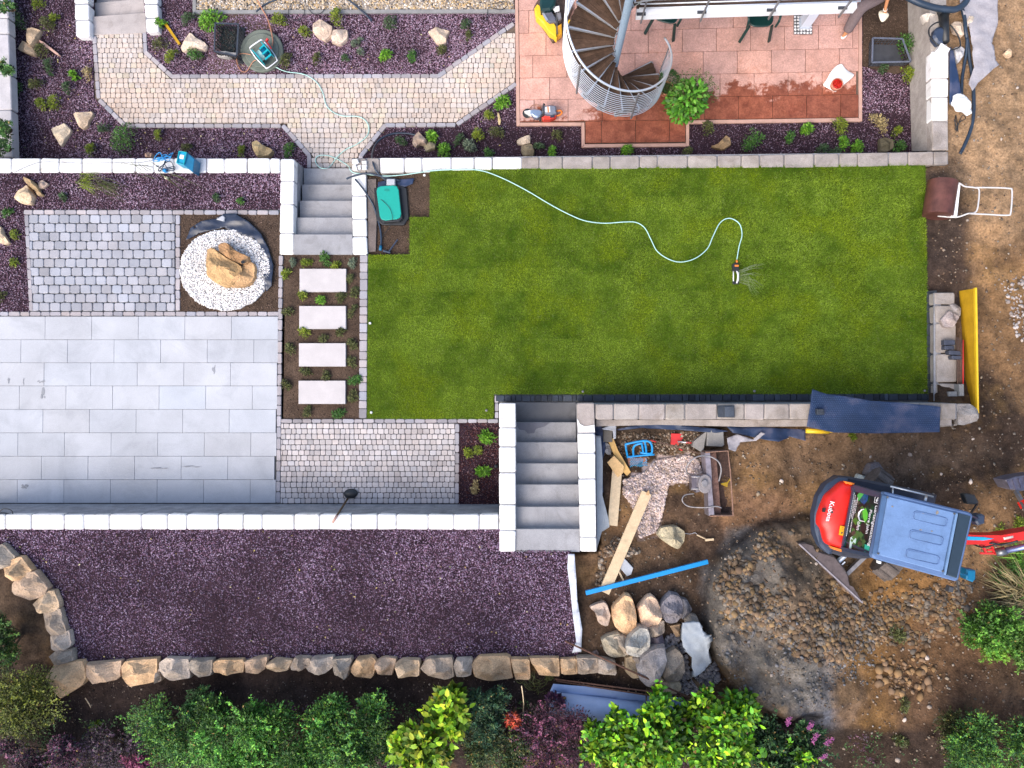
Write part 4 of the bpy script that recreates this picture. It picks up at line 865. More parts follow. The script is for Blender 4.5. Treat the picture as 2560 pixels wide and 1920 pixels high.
# yellow plate compactor
e = empty('plate_compactor', PL(1375, 50, 0), 'yellow plate compactor with black engine at the top of the patio', 'machine')
onb([(1334,18),(1340,6),(1352,-12),(1420,-14),(1432,20),(1405,88),(1388,102),(1376,94),(1362,74),(1340,46)], ZL+.02, ZL+.10, 'rust', e, 'base_plate', .02)
onb([(1336,20),(1343,9),(1349,13),(1350,26),(1364,50),(1371,58),(1378,55),(1386,58),(1391,66),(1392,93),(1374,80),(1358,58),(1340,40)], ZL+.10, ZL+.30, 'yellow', e, 'side_frame', .02)
onb([(1349,2),(1356,-20),(1392,-20),(1388,10),(1376,24),(1352,26)], ZL+.2, ZL+.46, 'greenplastic', e, 'engine_top', .03, (.7, .8, 1.0))
onb([(1352,27),(1374,20),(1390,44),(1391,54),(1374,56),(1366,50)], ZL+.15, ZL+.36, 'darkgrey', e, 'engine', .02, (2.2, 2.2, 2.5))
onb([(1353,29),(1358,28),(1371,50),(1366,52)], ZL+.36, ZL+.375, 'metal', e, 'engine_fin', .002)
onb([(1380,18),(1398,14),(1399,26),(1388,30)], ZL+.33, ZL+.36, 'label', e, 'label_plate', .002)
onb([(1390,30),(1402,30),(1404,46),(1396,52)], ZL+.2, ZL+.32, 'steelplate', e, 'carburettor', .01)
onb([(1391,66),(1404,58),(1405,84),(1393,93)], ZL+.10, ZL+.24, 'yellow', e, 'rear_frame', .01, (1, .75, .6))
k = MB(); k.cyl(PL(1376, 86, .08), PL(1387, 103, .08), .055, seg=18); k.build('wheel', 'rust', e, True)
k = MB(); k.bar(PL(1393, 85, .30), PL(1391, 30, .62), .025); k.build('handle_bar', 'darkgrey', e)
onb([(1418,58),(1422,48),(1442,54),(1440,62),(1424,60),(1418,70),(1412,68)], ZL+.04, ZL+.2, 'yellow', e, 'front_bracket', .01)

# ================================================================== person crouching at the top right
pe = empty('person', PL(2180, 0, 0), 'person in grey trousers bending down with a pale cloth in hand', 'person')
def nocol(mat):
    m = MT[mat].copy(); l = [k for k in m.node_tree.links if k.from_node.type == 'ATTRIBUTE']
    for k in l:
        s = k.to_socket; m.node_tree.links.remove(k); s.default_value = (1, 1, 1, 1)
    return m
def skin(name, ch, mat, parent, lv=2):
    vs = []; es = []; rs = []; mpp = {}
    for chain in ch:
        prev = None
        for (key, p, r) in chain:
            if key is not None and key in mpp: i = mpp[key]
            else:
                i = len(vs); vs.append(tuple(Vector(p)-Vector(parent['_w']))); rs.append(r)
                if key is not None: mpp[key] = i
            if prev is not None and prev != i: es.append((prev, i))
            prev = i
    me = bpy.data.meshes.new(name); me.from_pydata(vs, es, []); me.update(); me.materials.append(nocol(mat))
    o = bpy.data.objects.new(name, me); COL.objects.link(o); o.parent = parent; o['_w'] = list(parent['_w'])
    m = o.modifiers.new('skin', 'SKIN'); m.use_smooth_shade = True
    for i, r in enumerate(rs): me.skin_vertices[0].data[i].radius = (r, r)
    me.skin_vertices[0].data[0].use_root = True
    s = o.modifiers.new('sub', 'SUBSURF'); s.levels = s.render_levels = lv
    try: o.modifiers.new('n', 'EDGE_SPLIT') if False else None
    except Exception: pass
    return o
hip = P(2236, -14, -.28); kn = P(2152, 18, -.27); an = P(2114, 84, -.70); toe = P(2104, 95, -.755)
kn2 = P(2215, -70, -.35); an2 = P(2262, -40, -.72); ch_ = P(2225, -75, .05); nk = P(2212, -110, .18); hd = P(2200, -135, .26)
sL = P(2245, -70, .08); el = P(2226, -28, -.08); wr = P(2213, 22, -.34); ha = P(2214, 33, -.40)
sR = P(2190, -85, .1); elR = P(2170, -60, -.1); wrR = P(2160, -30, -.25)
hl = hip+Vector((-.08, .05, 0)); h2 = hip+Vector((.08, .06, 0))
skin('body', [[('h', hip, .13), ('s1', (hip+ch_)/2, .14), ('c', ch_, .15), ('n', nk, .06), ('hd', hd, .095), (None, hd+Vector((0, .02, .1)), .07)],
    [('h', hip, .13), ('hl', hl, .09), ('k', kn, .058), ('a', an, .036), (None, toe, .03)], [('h', hip, .13), ('h2', h2, .09), ('k2', kn2, .058), ('a2', an2, .036)],
    [('c', ch_, .15), ('sl', sL, .06), ('el', el, .042), ('w', wr, .027), ('ha', ha, .034)], [('c', ch_, .15), ('sr', sR, .06), ('er', elR, .042), (None, wrR, .03)]], 'skin', pe)
skin('trousers', [[('h', hip, .155), ('hl', hl, .115), ('k', kn, .115), (None, kn.lerp(an, .5), .105), ('a', an+Vector((0, 0, .03)), .088)], [('h', hip, .155), ('h2', h2, .115), ('k2', kn2, .088), ('a2', an2, .064)]], 'trouser', pe)
skin('shirt', [[('h', hip+Vector((0, .04, .05)), .15), ('s1', (hip+ch_)/2, .165), ('c', ch_, .175), (None, nk, .07)], [('c', ch_, .175), ('sl', sL, .085), ('e', sL.lerp(el, .45), .065)], [('c', ch_, .175), ('sr', sR, .085), ('er', sR.lerp(elR, .5), .065)], [('s1', (hip+ch_)/2, .165), (None, P(2185, -8, .02), .10)]], 'shirt', pe)
skin('hair', [[('a', hd+Vector((0, .03, .05)), .1), ('b', hd+Vector((.0, -.01, .09)), .085)]], 'hair', pe)
skin('shoe', [[('a', P(2116, 84, -.73), .045), ('b', P(2109, 91, -.745), .046), ('c', P(2103, 97, -.755), .034)]], 'white', pe)
skin('shoe', [[('a', an2+Vector((0, 0, -.03)), .045), ('b', an2+Vector((-.08, -.07, -.03)), .04)]], 'white', pe)
k = MB(); k.tube([wr+(ha-wr)*.15+Vector((.031*math.cos(t), .031*math.sin(t), .004*math.cos(t))) for t in [6.283*i/16 for i in range(16)]], .006, 6, closed=True); k.build('bracelet', 'white', pe, True)
for i, (dx, dy, l) in enumerate([(.030, -.012, .060), (.022, -.028, .070), (.006, -.034, .074), (-.010, -.030, .064), (-.030, .004, .05)]):
    b0 = ha+Vector((dx*.6, dy*.6, -.01)); d = Vector((dx, dy, -.02)).normalized(); d2 = Vector((-.5, -.5, -.6)).normalized()
    skin('finger', [[('a', ha, .014), ('b', b0, .010), ('c', b0+d*l*.5, .0088), ('d', b0+d*l*.5+d2*l*.45, .0075)]], 'skin', pe, 1)
cl = [(2194,30),(2206,22),(2212,30),(2222,38),(2218,46),(2209,56),(2202,57),(2198,44)]
a = np.array(cl, float); W = PV(a[:, 0], a[:, 1], -.45); ce = W.mean(0)+[0, 0, .08]; W[:, 2] += RNG.uniform(-.06, .04, 8); r2 = (W-ce)*.5+ce
o = mk('cloth', np.concatenate([W, r2, ce[None]]), [(i, (i+1) % 8, 8+(i+1) % 8, 8+i) for i in range(8)]+[(8+i, 8+(i+1) % 8, 16) for i in range(8)], 'cream', None, None, True); tag(o, 'pale cream cloth held in the hand of the bending person', 'cloth'); o.modifiers.new('s', 'SOLIDIFY').thickness = .01; m = o.modifiers.new('b', 'SUBSURF'); m.levels = m.render_levels = 2

# ================================================================== hoses, wires, pipes
def hose(name, pts, r, mat, label, cat='hose', z=0, sm=6, smooth=True, parent=None):
    q = [P(p[0], p[1], p[2] if len(p) > 2 else z) for p in pts]; k = MB(); k.tube(q, r, 8, smooth=sm); o = k.build(name, mat, parent, smooth)
    return tag(o, label, cat) if parent is None else o
zp = ZL+.02
hose('garden_hose', [(672,154,zp+.04),(690,168,zp),(715,179,zp),(752,184,zp),(775,193,zp),(795,210,zp),(808,235,zp),(815,262,zp),(832,280,zp),(858,290,zp),(893,291,zp),(912,300,zp),(922,318,zp),(917,340,zp),(893,360,zp),(866,373,zp),(843,392,zp),(826,415,zp+.02),(815,421,zp+.17),
    (800,419,zp+.17),(789,405,zp),(792,392,zp),(808,388,zp),(830,392,zp),(856,405,zp+.05),(872,416,-.3),(875,424,.0),(885,432,.03),(915,435,.03),(960,440,.03),(1010,437,.03),(1080,427,.035),(1140,424,.035),(1200,426,.035),(1255,445,.035),(1318,477,.035),(1377,512,.035),(1425,537,.035),(1463,552,.03),(1510,558,.03),(1560,555,.03),(1590,556,.03),(1612,570,.03),(1628,600,.03),(1643,628,.03),(1672,648,.03),(1702,655,.03),(1738,646,.03),(1768,622,.03),(1782,592,.03),(1798,560,.03),(1815,547,.03),(1833,548,.03),(1850,562,.03),(1855,588,.03),(1848,615,.03),(1842,650,.03)], .0085, 'hose', 'pale teal garden hose winding from the reel across path and lawn')
# hose reel on the well cover
e = empty('well_cover', P(655, 125, ZL), 'round weathered concrete well cover under the hose reel', 'cover')
for cx, cy, r, z0, z1 in ((654, 126, 53, ZL-.05, ZL+.05), (653, 125, 43, ZL+.05, ZL+.085)):
    k = MB(); k.pprism(ell(cx, cy, r, r, 48), z0, z1, .012, (.62, .70, .60)); k.build('ring' if r == 53 else 'lid', 'greyconc', e)
zr = ZL+.09
def R_(px, py, h): return P(px, py, zr+h)
e = empty('hose_reel', R_(655, 130, 0), 'turquoise hose reel with grey tube frame on the round cover', 'hose reel')
k = MB(); k.tube([R_(626, 124, .05), R_(625, 120, .3), R_(628, 116, .42), R_(650, 101, .42), R_(655, 100, .4), R_(660, 104, .2)], .011, 8, smooth=5); k.tube([R_(626, 124, .05), R_(640, 145, .02), R_(663, 168, .02), R_(669, 170, .02), R_(690, 154, .02), R_(692, 148, .02), R_(680, 128, .02), R_(660, 104, .05)], .011, 8, smooth=5); k.build('frame', 'whitepaint', e, True)
for a_, b_ in (((631, 126), (661, 161)), ((653, 106), (683, 141))):
    k = MB(); p0 = R_(*a_, .17); p1 = R_(*b_, .17); m_ = (p0+p1)/2; d = (p1-p0).normalized(); ax = Vector((-d.y, d.x, 0)); n = 28; rr = (p1-p0).length/2
    k.cyl(m_-ax*.006, m_+ax*.006, rr*.98, seg=n); k.build('flange', 'cyan', e)
k = MB(); p0 = R_(646, 143.5, .17); p1 = R_(668, 123.5, .17); k.cyl(p0, p1, .07, seg=12); k.build('drum', 'bluepl', e, True)
k = MB(); 
for i in range(7):
    c0 = p0.lerp(p1, .06+i*.06); d = (p1-p0).normalized(); u = Vector((0, 0, 1)); s_ = d.cross(u)
    k.tube([c0+(u*math.cos(t)+s_*math.sin(t))*.085 for t in [6.283*j/20 for j in range(20)]], .008, 6, closed=True)
k.build('wound_hose', 'hose', e, True)
for f in ((655, 118), (662, 131), (669, 144)): k = MB(); k.bar(R_(f[0]-6, f[1]+5, .25), R_(f[0]+9, f[1]-8, .25), .03, .02); k.build('strut', 'cyan', e)
k = MB(); k.bar(R_(665, 104, .22), R_(670, 97, .24), .035); k.bar(R_(666, 104, .22), R_(678, 122, .2), .028); k.build('crank', 'redpl', e)
hose('supply_hose', [(628,137,zr+.03),(612,134,zr+.02),(598,136,ZL+.02),(592,146,ZL+.02),(594,162,ZL+.02),(602,176,ZL+.02),(612,180,ZL+.02),(620,174,ZL+.03),(632,155,zr+.02),(640,150,zr+.05)], .008, 'copper', 'orange hose looping beside the round well cover')
hose('feed_pipe', [(644,0,ZL+.1),(655,22,ZL+.06),(668,45,ZL+.04),(676,70,ZL+.08),(682,100,zr+.02),(680,115,zr+.02)], .012, 'copper', 'brown orange pipe running down to the well cover from the top')
hose('black_cable', [(640,30,ZL+.02),(665,10,ZL+.02),(700,-4,ZL+.02)], .016, 'pipe', 'short thick dark pipe at the left end of the pebble strip', 'pipe')
for i, (cx, cy, r, l) in enumerate([(741, 28, 20, 'thin black hose coil straddling the kerb, left one'), (792, 12, 21, 'thin black hose coil on the pebbles, right one')]):
    hose('hose_coil', [(x_, y_, ZL+.04+.01*(j % 2)) for j, (x_, y_) in enumerate(ell(cx, cy, r, r+3, 18, jit=.04)+[(cx+r, cy)])], .006, 'black', l, 'hose coil')
hose('drain_pipe', [(862,-6,ZL+.03),(882,8,ZL+.03),(905,28,ZL+.05),(920,42,ZL+.03),(929,53,ZL+.03)], .017, 'pipe', 'dark pipe end curving over the pebble strip kerb', 'pipe')
hose('wire_frame', [(1220,12,ZL+.1),(1262,4,ZL+.1),(1268,14,ZL+.1),(1255,24,ZL+.1),(1238,22,ZL+.1),(1222,18,ZL+.1),(1218,35,ZL+.03),(1213,55,ZL+.03)], .007, 'black', 'bent black wire frame at the end of the pebble strip', 'wire frame', sm=3)
hose('conduit', [(1046,340,ZL+.06),(1020,334,ZL+.05),(985,334,ZL+.05),(955,345,ZL+.1),(938,363,ZL+.2),(930,388,-.2),(934,412,.04),(945,434,.03),(962,448,.0),(975,458,-.05)], .017, 'pipe', 'dark pipe arching from the bed over the white wall', 'pipe')
hose('conduit', [(866,447,.05),(884,440,.05),(905,435,.05),(925,434,.05),(950,440,.03),(1000,452,-.02)], .017, 'pipe', 'short dark pipe lying across the top of the stair wall', 'pipe')
hose('conduit', [(888,448,.05),(905,468,.05),(920,490,.03),(934,515,-.03),(944,545,-.05),(951,575,-.05),(953,600,-.05),(951,622,-.05)], .017, 'pipe', 'long dark pipe running down beside the pump box', 'pipe')
hose('cable', [(918,448,.02),(925,470,.02),(940,488,.05),(960,505,.1),(975,522,.1),(981,545,.1),(975,565,-.02),(958,590,-.05),(952,605,-.05)], .004, 'black', 'thin black cable lying over the teal box lid', 'cable')
hose('cable', [(36,431,.02),(70,415,.02),(105,405,.02),(160,406,.02),(210,408,.02),(280,407,.02),(350,406,.02),(385,400,.02),(400,402,.03)], .003, 'black', 'thin dark cable lying along the long white wall', 'cable')
# valve bits by the pump box
for pts, lab in (([(952,612,-.04),(951,622,-.04)], 'blue pipe coupling at the lower end of the long dark pipe'),):
    k = MB(); k.cyl(P(952, 614, -.03), P(951, 626, -.03), .026, seg=14); tag(k.build('coupling', 'bluepl', None, True), lab, 'coupling')
k = MB(); k.cyl(P(958, 627, -.05), P(976, 632, -.05), .02, seg=10); k.cyl(P(970, 632, -.05), P(994, 599, -.04), .012, seg=8); tag(k.build('valve_key', 'navy', None), 'dark branched pipe fitting on the soil below the pump box', 'fitting')
# pump box
e = empty('pump_box', P(970, 505, -.09), 'teal lidded plastic box sunk in the soil by the lawn', 'box')
onb([(935,470),(1000,462),(1016,470),(1022,545),(1010,562),(955,562),(940,548)], -.09, -.03, 'black', e, 'pit_rim', .01)
onb([(944,468),(998,466),(1006,545),(998,553),(958,556),(950,545)], -.06, .06, 'black', e, 'housing', .01)
p = rounded([(939.5,466),(995,462),(1004,546),(951,552)], 12, 0); onb(p, .06, .085, 'green_lid', e, 'lid', .008)
k = MB(); k.pprism(ell(967, 475, 7, 3.4, 14), .0855, .089, .001, (.7, .7, .7)); k.build('lid_grip', 'green_lid', e)
k = MB(); k.pprism([(966.5,447),(987,447),(987,463),(966,463)], -.05, .07, .01); tag(k.build('concrete_cube', 'greyconc'), 'small pale concrete cube wedged above the teal box', 'cube').data.materials[0] = MT['slab']
def cloth(name, poly, zf, mat, label, cat, amp=.03, n=26, thick=.006, seed=1, sc=3.0, parent=None):
    """a draped sheet: grid over a traced outline, lying at zf + folds"""
    a = np.array(poly, float); lo = a.min(0); hi = a.max(0); nx = max(6, int(n*min(1, (hi-lo)[0]/(hi-lo).max()))); ny = max(6, int(n*min(1, (hi-lo)[1]/(hi-lo).max())))
    xs = np.linspace(lo[0], hi[0], nx); ys_ = np.linspace(lo[1], hi[1], ny); V = []; Fc = []
    for j in range(ny-1):
        for i in range(nx-1):
            c = clipcell([(xs[i], ys_[j]), (xs[i+1], ys_[j]), (xs[i+1], ys_[j+1]), (xs[i], ys_[j+1])], poly, .2)
            if c is None: continue
            Fc.append(tuple(range(len(V), len(V)+len(c)))); V += list(c)
    V = np.array(V); zz = zf(V[:, 0], V[:, 1]) if callable(zf) else np.full(len(V), float(zf)); W = PV(V[:, 0], V[:, 1], zz)
    W[:, 2] += amp*(fbm(W[:, 0]*.6, W[:, 1], sc, 4, seed)*2-1)+amp
    key = {}; idm = []; VV = []
    for p_ in W:
        kk = (round(p_[0], 3), round(p_[1], 3))
        if kk not in key: key[kk] = len(VV); VV.append(p_)
        idm.append(key[kk])
    F2 = []
    for f in Fc:
        g_ = []; [g_.append(idm[i]) for i in f if not g_ or idm[i] != g_[-1]]
        if len(set(g_)) > 2 and len(set(g_)) == len(g_): F2.append(tuple(g_))
    o = mk(name, VV, F2, mat, parent, None, True); m = o.modifiers.new('s', 'SOLIDIFY'); m.thickness = thick; m.offset = 1
    return tag(o, label, cat) if parent is None else o
cloth('dimple_membrane', [(946,456),(965,452),(968,470),(944,474)], -.05, 'membrane', 'scrap of dimpled membrane left of the concrete cube', 'membrane', .02, 10)
cloth('dimple_membrane', [(989,450),(1036,446),(1032,460),(1012,468),(990,462)], -.05, 'membrane', 'scrap of dimpled membrane right of the concrete cube', 'membrane', .02, 10)
onb([(919,447),(940,446),(942,552),(939,628),(921,630)], -.12, -.04, 'core', None, 'footing_strip', .01, (.55, .45, .38)); tag(bpy.data.objects['footing_strip'], 'dark rough footing strip exposed right of the stair wall', 'footing')
# stones at the wall corner
for i, q in enumerate([[(880,398),(893,396),(897,406),(888,411),(880,408)], [(881,413),(890,412),(893,425),(881,424)], [(904,402),(916,401),(916,409),(905,410)], [(904,412),(917,411),(916,423),(905,423)], [(893,414),(901,411),(902,421),(896,425)]]):
    k = MB(); k.pprism(q, .0, .07, .01); tag(k.build('stone_offcut', 'block'), ['upper left white offcut on the wall corner block', 'lower left white offcut on the wall corner block', 'upper right small white offcut on the wall corner block', 'lower right white offcut on the wall corner block', 'tiny central offcut on the wall corner block'][i], 'offcut', 'white offcuts on the wall corner')
# sprinkler
e = empty('sprinkler', P(1840, 685, .0), 'black oscillating lawn sprinkler with orange connector', 'sprinkler')
k = MB(); k.cyl(P(1842, 650, .04), P(1842, 657, .04), .017, seg=12); k.build('connector', 'orange', e, True)
onb([(1832,660),(1838,656),(1846,656),(1848,662),(1848,680),(1832,676)], .0, .07, 'black', e, 'gearbox', .01)
onb([(1837,662),(1847,662),(1847,666.5),(1837,666.5)], .0715, .08, 'orange', e, 'adjuster', .003)
onb([(1832,703),(1848,703),(1848,710),(1833,710)], .0, .04, 'black', e, 'end_foot', .008)
for x0, x1 in ((1833.5, 1833.5), (1846.5, 1846)): k = MB(); k.cyl(P(x0, 674, .02), P(x1, 706, .02), .009, seg=8); k.build('side_tube', 'whitepaint', e, True)
k = MB(); k.tube([P(1841, 674, .05), P(1845, 690, .07), P(1842, 708, .05)], .011, 8, smooth=4); k.build('spray_tube', 'whitepaint', e, True)
k = MB()
for i in range(26):
    s = P(1844, 678+i*1.1, .08); e_ = P(1868+random.uniform(0, 45), 652+i*3.6+random.uniform(-6, 6), .05); m_ = (s+e_)/2+Vector((0, 0, .22)); k.tube([s, s.lerp(m_, .6)+Vector((0, 0, .03)), m_, m_.lerp(e_, .6)+Vector((0, 0, -.02)), e_], [.0006, .0011, .0013, .0011, .0008], 3)
tag(k.build('water_spray', 'water', None, True), 'faint fan of water jets right of the lawn sprinkler', 'water jets', kind='stuff')
# lawn roller
z0 = -.08
def Q(px, py, h): return P(px, py, z0+h)
e = empty('lawn_roller', Q(2360, 497, 0), 'rusty brown lawn roller with white handle frame beside the lawn', 'lawn roller')
a_ = Q(2357, 455, .25); b_ = Q(2344, 540, .25); k = MB(); k.cyl(a_, b_, .235, seg=40); k.build('drum', 'rustroll', e)
k = MB(); k.bar(Q(2393, 457, .36), Q(2384, 543, .36), .095, .03); k.build('cross_plate', 'whitepaint', e)
for q in (((2357, 455, .25), (2375, 456, .33), (2398, 458, .38), (2412, 466, .42), (2436, 469, .5), (2448, 476, .52), (2444, 520, .52), (2436, 532, .5), (2420, 534, .46), (2390, 543, .38), (2344, 540, .25)),
          ((2436, 469, .5), (2480, 469, .62), (2522, 471, .74), (2530, 478, .76), (2527, 530, .76), (2518, 538, .74), (2470, 536, .62), (2424, 534, .48))):
    k = MB(); k.tube([Q(*p) for p in q], .0125, 8, c=(.66, .64, .62), smooth=4); k.build('handle_frame', 'whitepaint', e, True)
# fountain boulder
pcol = [(.74,.72,.70),(.80,.79,.78),(.66,.63,.62),(.78,.74,.72)]
cloth('pond_liner', [(468,602),(480,572),(505,556),(540,548),(560,536),(590,536),(625,556),(655,585),(672,620),(686,665),(682,715),(668,730),(640,600),(560,570),(500,585)], -.01, 'liner', 'crumpled black pond liner showing round the white pebbles', 'pond liner', .05, 44, sc=6)
peb = ell(562, 675, 112, 101, 46, jit=.018)
sheet('pebble_bed', peb, .02, 'pebble', None); tag(bpy.data.objects['pebble_bed'], 'round bed of white pebbles beneath the fountain boulder', 'pebble bed', kind='stuff')
x, y = scatter(peb, 7500); grains('white_pebbles', x, y, lambda a, b: .035+.05*np.clip(1-(((a-562)/112)**2+((b-675)/102)**2), 0, 1), .009, .020, pcol, 'small white pebbles heaped round the tan fountain boulder', 'pebbles', mat='grain', big=False, flat=.8, power=1.2)
fb = empty('fountain_boulder', P(575, 665, .05), 'large tan fountain boulder in several chunks on white pebbles', 'boulder')
for i, (pl, h, c, tp) in enumerate([([(519,625),(526,618),(540,626),(558,640),(585,655),(606,668),(602,690),(590,705),(582,712),(560,716),(535,703),(520,690),(517,655)], .40, (.46,.29,.14), .74),
    ([(548,614),(556,607),(568,608),(580,622),(600,632),(618,640),(622,655),(618,660),(600,660),(580,650),(560,638),(548,628)], .34, (.38,.22,.11), .7),
    ([(603,672),(612,660),(630,657),(637,665),(637,690),(628,708),(612,716),(590,718),(572,716),(585,700),(600,690)], .26, (.47,.29,.15), .78)]):
    rock(pl, .03, h, 300+i*3, c, None, parent=fb, name='chunk', top=tp, n=26)
k = MB(); k.cyl(P(607, 655, .2), P(607, 655, .31), .03, seg=14); k.build('water_outlet', 'black', fb)
k = MB(); k.pprism([(540,548),(556,538),(562,543),(560,554),(548,550)], -.0, .06, .01); tag(k.build('junction_box', 'slab'), 'small pale junction box at the top rim of the pond liner', 'box')
# blue crate with pruning things on the white wall
e = empty('blue_crate', P(460, 404, .0), 'petrol blue plastic crate tipped over on the long white wall', 'crate')
onb([(446,377),(467,380),(459,412),(441,408)], .02, .27, 'cyan', e, 'front_panel', .01, (.5, .8, 1.1))
onb([(467,380),(486,397),(482,430),(478,428),(459,412)], .02, .26, 'bluepl', e, 'side_panel', .01)
onb([(450,386),(460.5,388),(458,398),(448,396)], .272, .278, 'label', e, 'label_plate', .001)
k = MB(); k.tube([P(448, 378, .29), P(466, 381, .29), P(459, 411, .29), P(442, 407, .29)], .012, 6, closed=True); k.build('rim', 'cyan', e)
def tangle(name, c, rx, ry, n, r, mat, label, z0=.02, seed=1):
    rr = random.Random(seed); pts = [P(c[0]+rx*rr.uniform(-1, 1), c[1]+ry*rr.uniform(-1, 1), z0+rr.uniform(0, .12)) for _ in range(n)]; k = MB(); k.tube(pts, r, 6, smooth=6); return tag(k.build(name, mat, None, True), label, 'rope')
tangle('rope_tangle', (410, 392), 28, 12, 16, .006, 'blue', 'tangle of bright blue rope left of the blue crate', seed=3)
tangle('rope_tangle', (412, 415), 24, 14, 14, .007, 'pipe', 'dark and green hose tangle below the blue rope on the wall', seed=5)
onb([(404,424),(408,419),(413,420),(414,428),(407,429)], .02, .10, 'blue', None, 'blue_cup', .01); tag(bpy.data.objects['blue_cup'], 'small bright blue plastic cup by the rope tangle', 'cup')
rock([(362,384),(372,381),(380,384),(378,393),(364,393)], ZL+.6, .22, 71, (.36,.24,.18), 'small tan stone at the left end of the blue rope')
onb([(411,441.5),(417.5,441.5),(417.5,446),(411,446)], -.02, .03, 'cream', None, 'wooden_peg', .003); tag(bpy.data.objects['wooden_peg'], 'tiny cream peg lying in the gravel below the crate', 'peg')
# black crate top right and left
def crate(poly, z0, h, label, mat='darkgrey', plants=None):
    g = np.mean(poly, 0); e = empty('plant_crate', P(g[0], g[1], z0), label, 'crate'); a = np.array(poly, float); W = PV(a[:, 0], a[:, 1], z0+h)[:, :2]; ce = W.mean(0); n = 4
    k = MB(); k.prism(ce+(W-ce)*.92, z0, z0+.012); k.build('bottom', mat, e)
    for i in range(4):
        p0, p1 = W[i], W[(i+1) % 4]; q0, q1 = ce+(p0-ce)*.92, ce+(p1-ce)*.92; k = MB()
        for f in range(9): t = f/8; a0 = Vector((*(q0*(1-t)+q1*t), z0)); a1 = Vector((*(p0*(1-t)+p1*t), z0+h)); k.bar(a0, a1, .012)
        for zf in (.33, .66): k.bar((*(q0*(1-zf)+p0*zf), z0+h*zf), (*(q1*(1-zf)+p1*zf), z0+h*zf), .008)
        k.build('side', mat, e); k = MB(); k.bar((*p0, z0+h), (*p1, z0+h), .028, .014, (2.2, 2.4, 2.8)); k.build('rim', mat, e)
crate([(2182,95),(2256,97),(2277,154),(2180,156)], ZL, .2, 'dark plastic crate with weeds beside the right wall')
crate([(538,58),(596,60),(592,140),(536,128)], ZL, .24, 'black plastic crate in the bed left of the well cover', 'black')
x, y = scatter([(543,66),(590,68),(586,130),(542,122)], 500); grains('crate_soil', x, y, ZL+.03, .008, .02, [(.05,.05,.05),(.03,.05,.05),(.08,.07,.06)], 'dark debris lying inside the left black crate', 'debris')
onb([(600,66),(612,70),(608,160),(596,158)], ZL, ZL+.02, 'black', None, 'pit_gap', .002); tag(bpy.data.objects['pit_gap'], 'narrow black strip between the black crate and well cover', 'strip')
rock([(541,131),(556,128),(592,133),(590,140),(570,146),(545,141)], ZL, .14, 73, (.35,.33,.31), 'pale broken stone at the lower edge of the black crate')
e = None
k = MB(); k.bar(P(414, 60, ZL+.04), P(449, 111, ZL+.03), .05, .03); tag(k.build('timber_offcut', 'plank', None), 'orange brown timber offcut left of the triangular rock', 'timber').data.materials[0] = MT['yellowboard']
k = MB(); k.pprism([(96,99),(108,104),(146,134),(148,138),(142,137),(112,116),(99,105)], ZL, ZL+.06, .01); tag(k.build('wood_sliver', 'plank'), 'thin tan wood sliver beside the two rocks at upper left', 'timber').data.materials[0] = MT['kerb']
# drainage pipe, membrane and fleece at the top right
cloth('geotextile_sheet', [(2394,-20),(2490,-20),(2488,60),(2476,110),(2484,150),(2494,165),(2478,176),(2440,212),(2425,232),(2415,216),(2428,170),(2426,120),(2418,70),(2400,40)], -.06, 'fleeceg', 'grey crumpled geotextile spread on the dirt at upper right', 'geotextile', .06, 40, sc=5, seed=9)
cloth('dimple_membrane', [(2373,118),(2382,128),(2394,190),(2403,240),(2401,262),(2372,262),(2372,160)], -.02, 'membrane', 'dark dimpled membrane strip behind the right white blocks', 'membrane', .02, 24, seed=5)
hose('drain_hose', [(2268,-8,.2),(2300,8,.2),(2340,20,.18),(2385,24,.18),(2410,10,.18),(2420,-8,.18)], .055, 'pipe', 'thick dark corrugated drain hose looping at the top edge', 'drain hose')
hose('black_pipe', [(2405,20,0),(2412,50,0),(2414,78,0),(2419,105,-.05),(2424,150,-.1),(2432,200,-.1),(2434,240,-.1),(2434,280,-.1),(2428,320,-.1),(2415,355,-.1),(2400,385,-.12)], .03, 'pipe', 'long black pipe running down past the grey geotextile', 'pipe')
hose('black_pipe', [(2418,95,-.02),(2416,130,-.06),(2410,165,-.1),(2405,200,-.1),(2404,235,-.1)], .026, 'pipe', 'shorter black pipe branching left from the long one', 'pipe')
hose('cable_loop', [(2357,54,.05),(2338,58,.05),(2323,72,.05),(2325,92,.08),(2345,112,.1),(2375,124,.1),(2398,118,.05),(2400,104,.05),(2390,80,.05),(2375,62,.05)], .012, 'black', 'looped black cable over the right wall end', 'cable', sm=6)
k = MB(); k.cyl(P(2358, 30, .0), P(2364, 105, .12), .085, .06, 16); k.dome(P(2358, 30, .0), .11, .11, .1); tag(k.build('pipe_funnel', 'black', None, True), 'stout black pipe stub standing on the right wall', 'pipe stub')
k = MB(); k.pprism(ell(2352, 88, 17, 22, 16, jit=.12), .0, .13, .03); tag(k.build('cable_bundle', 'navy'), 'dark bundle of cable inside the loop on the wall', 'cable bundle')
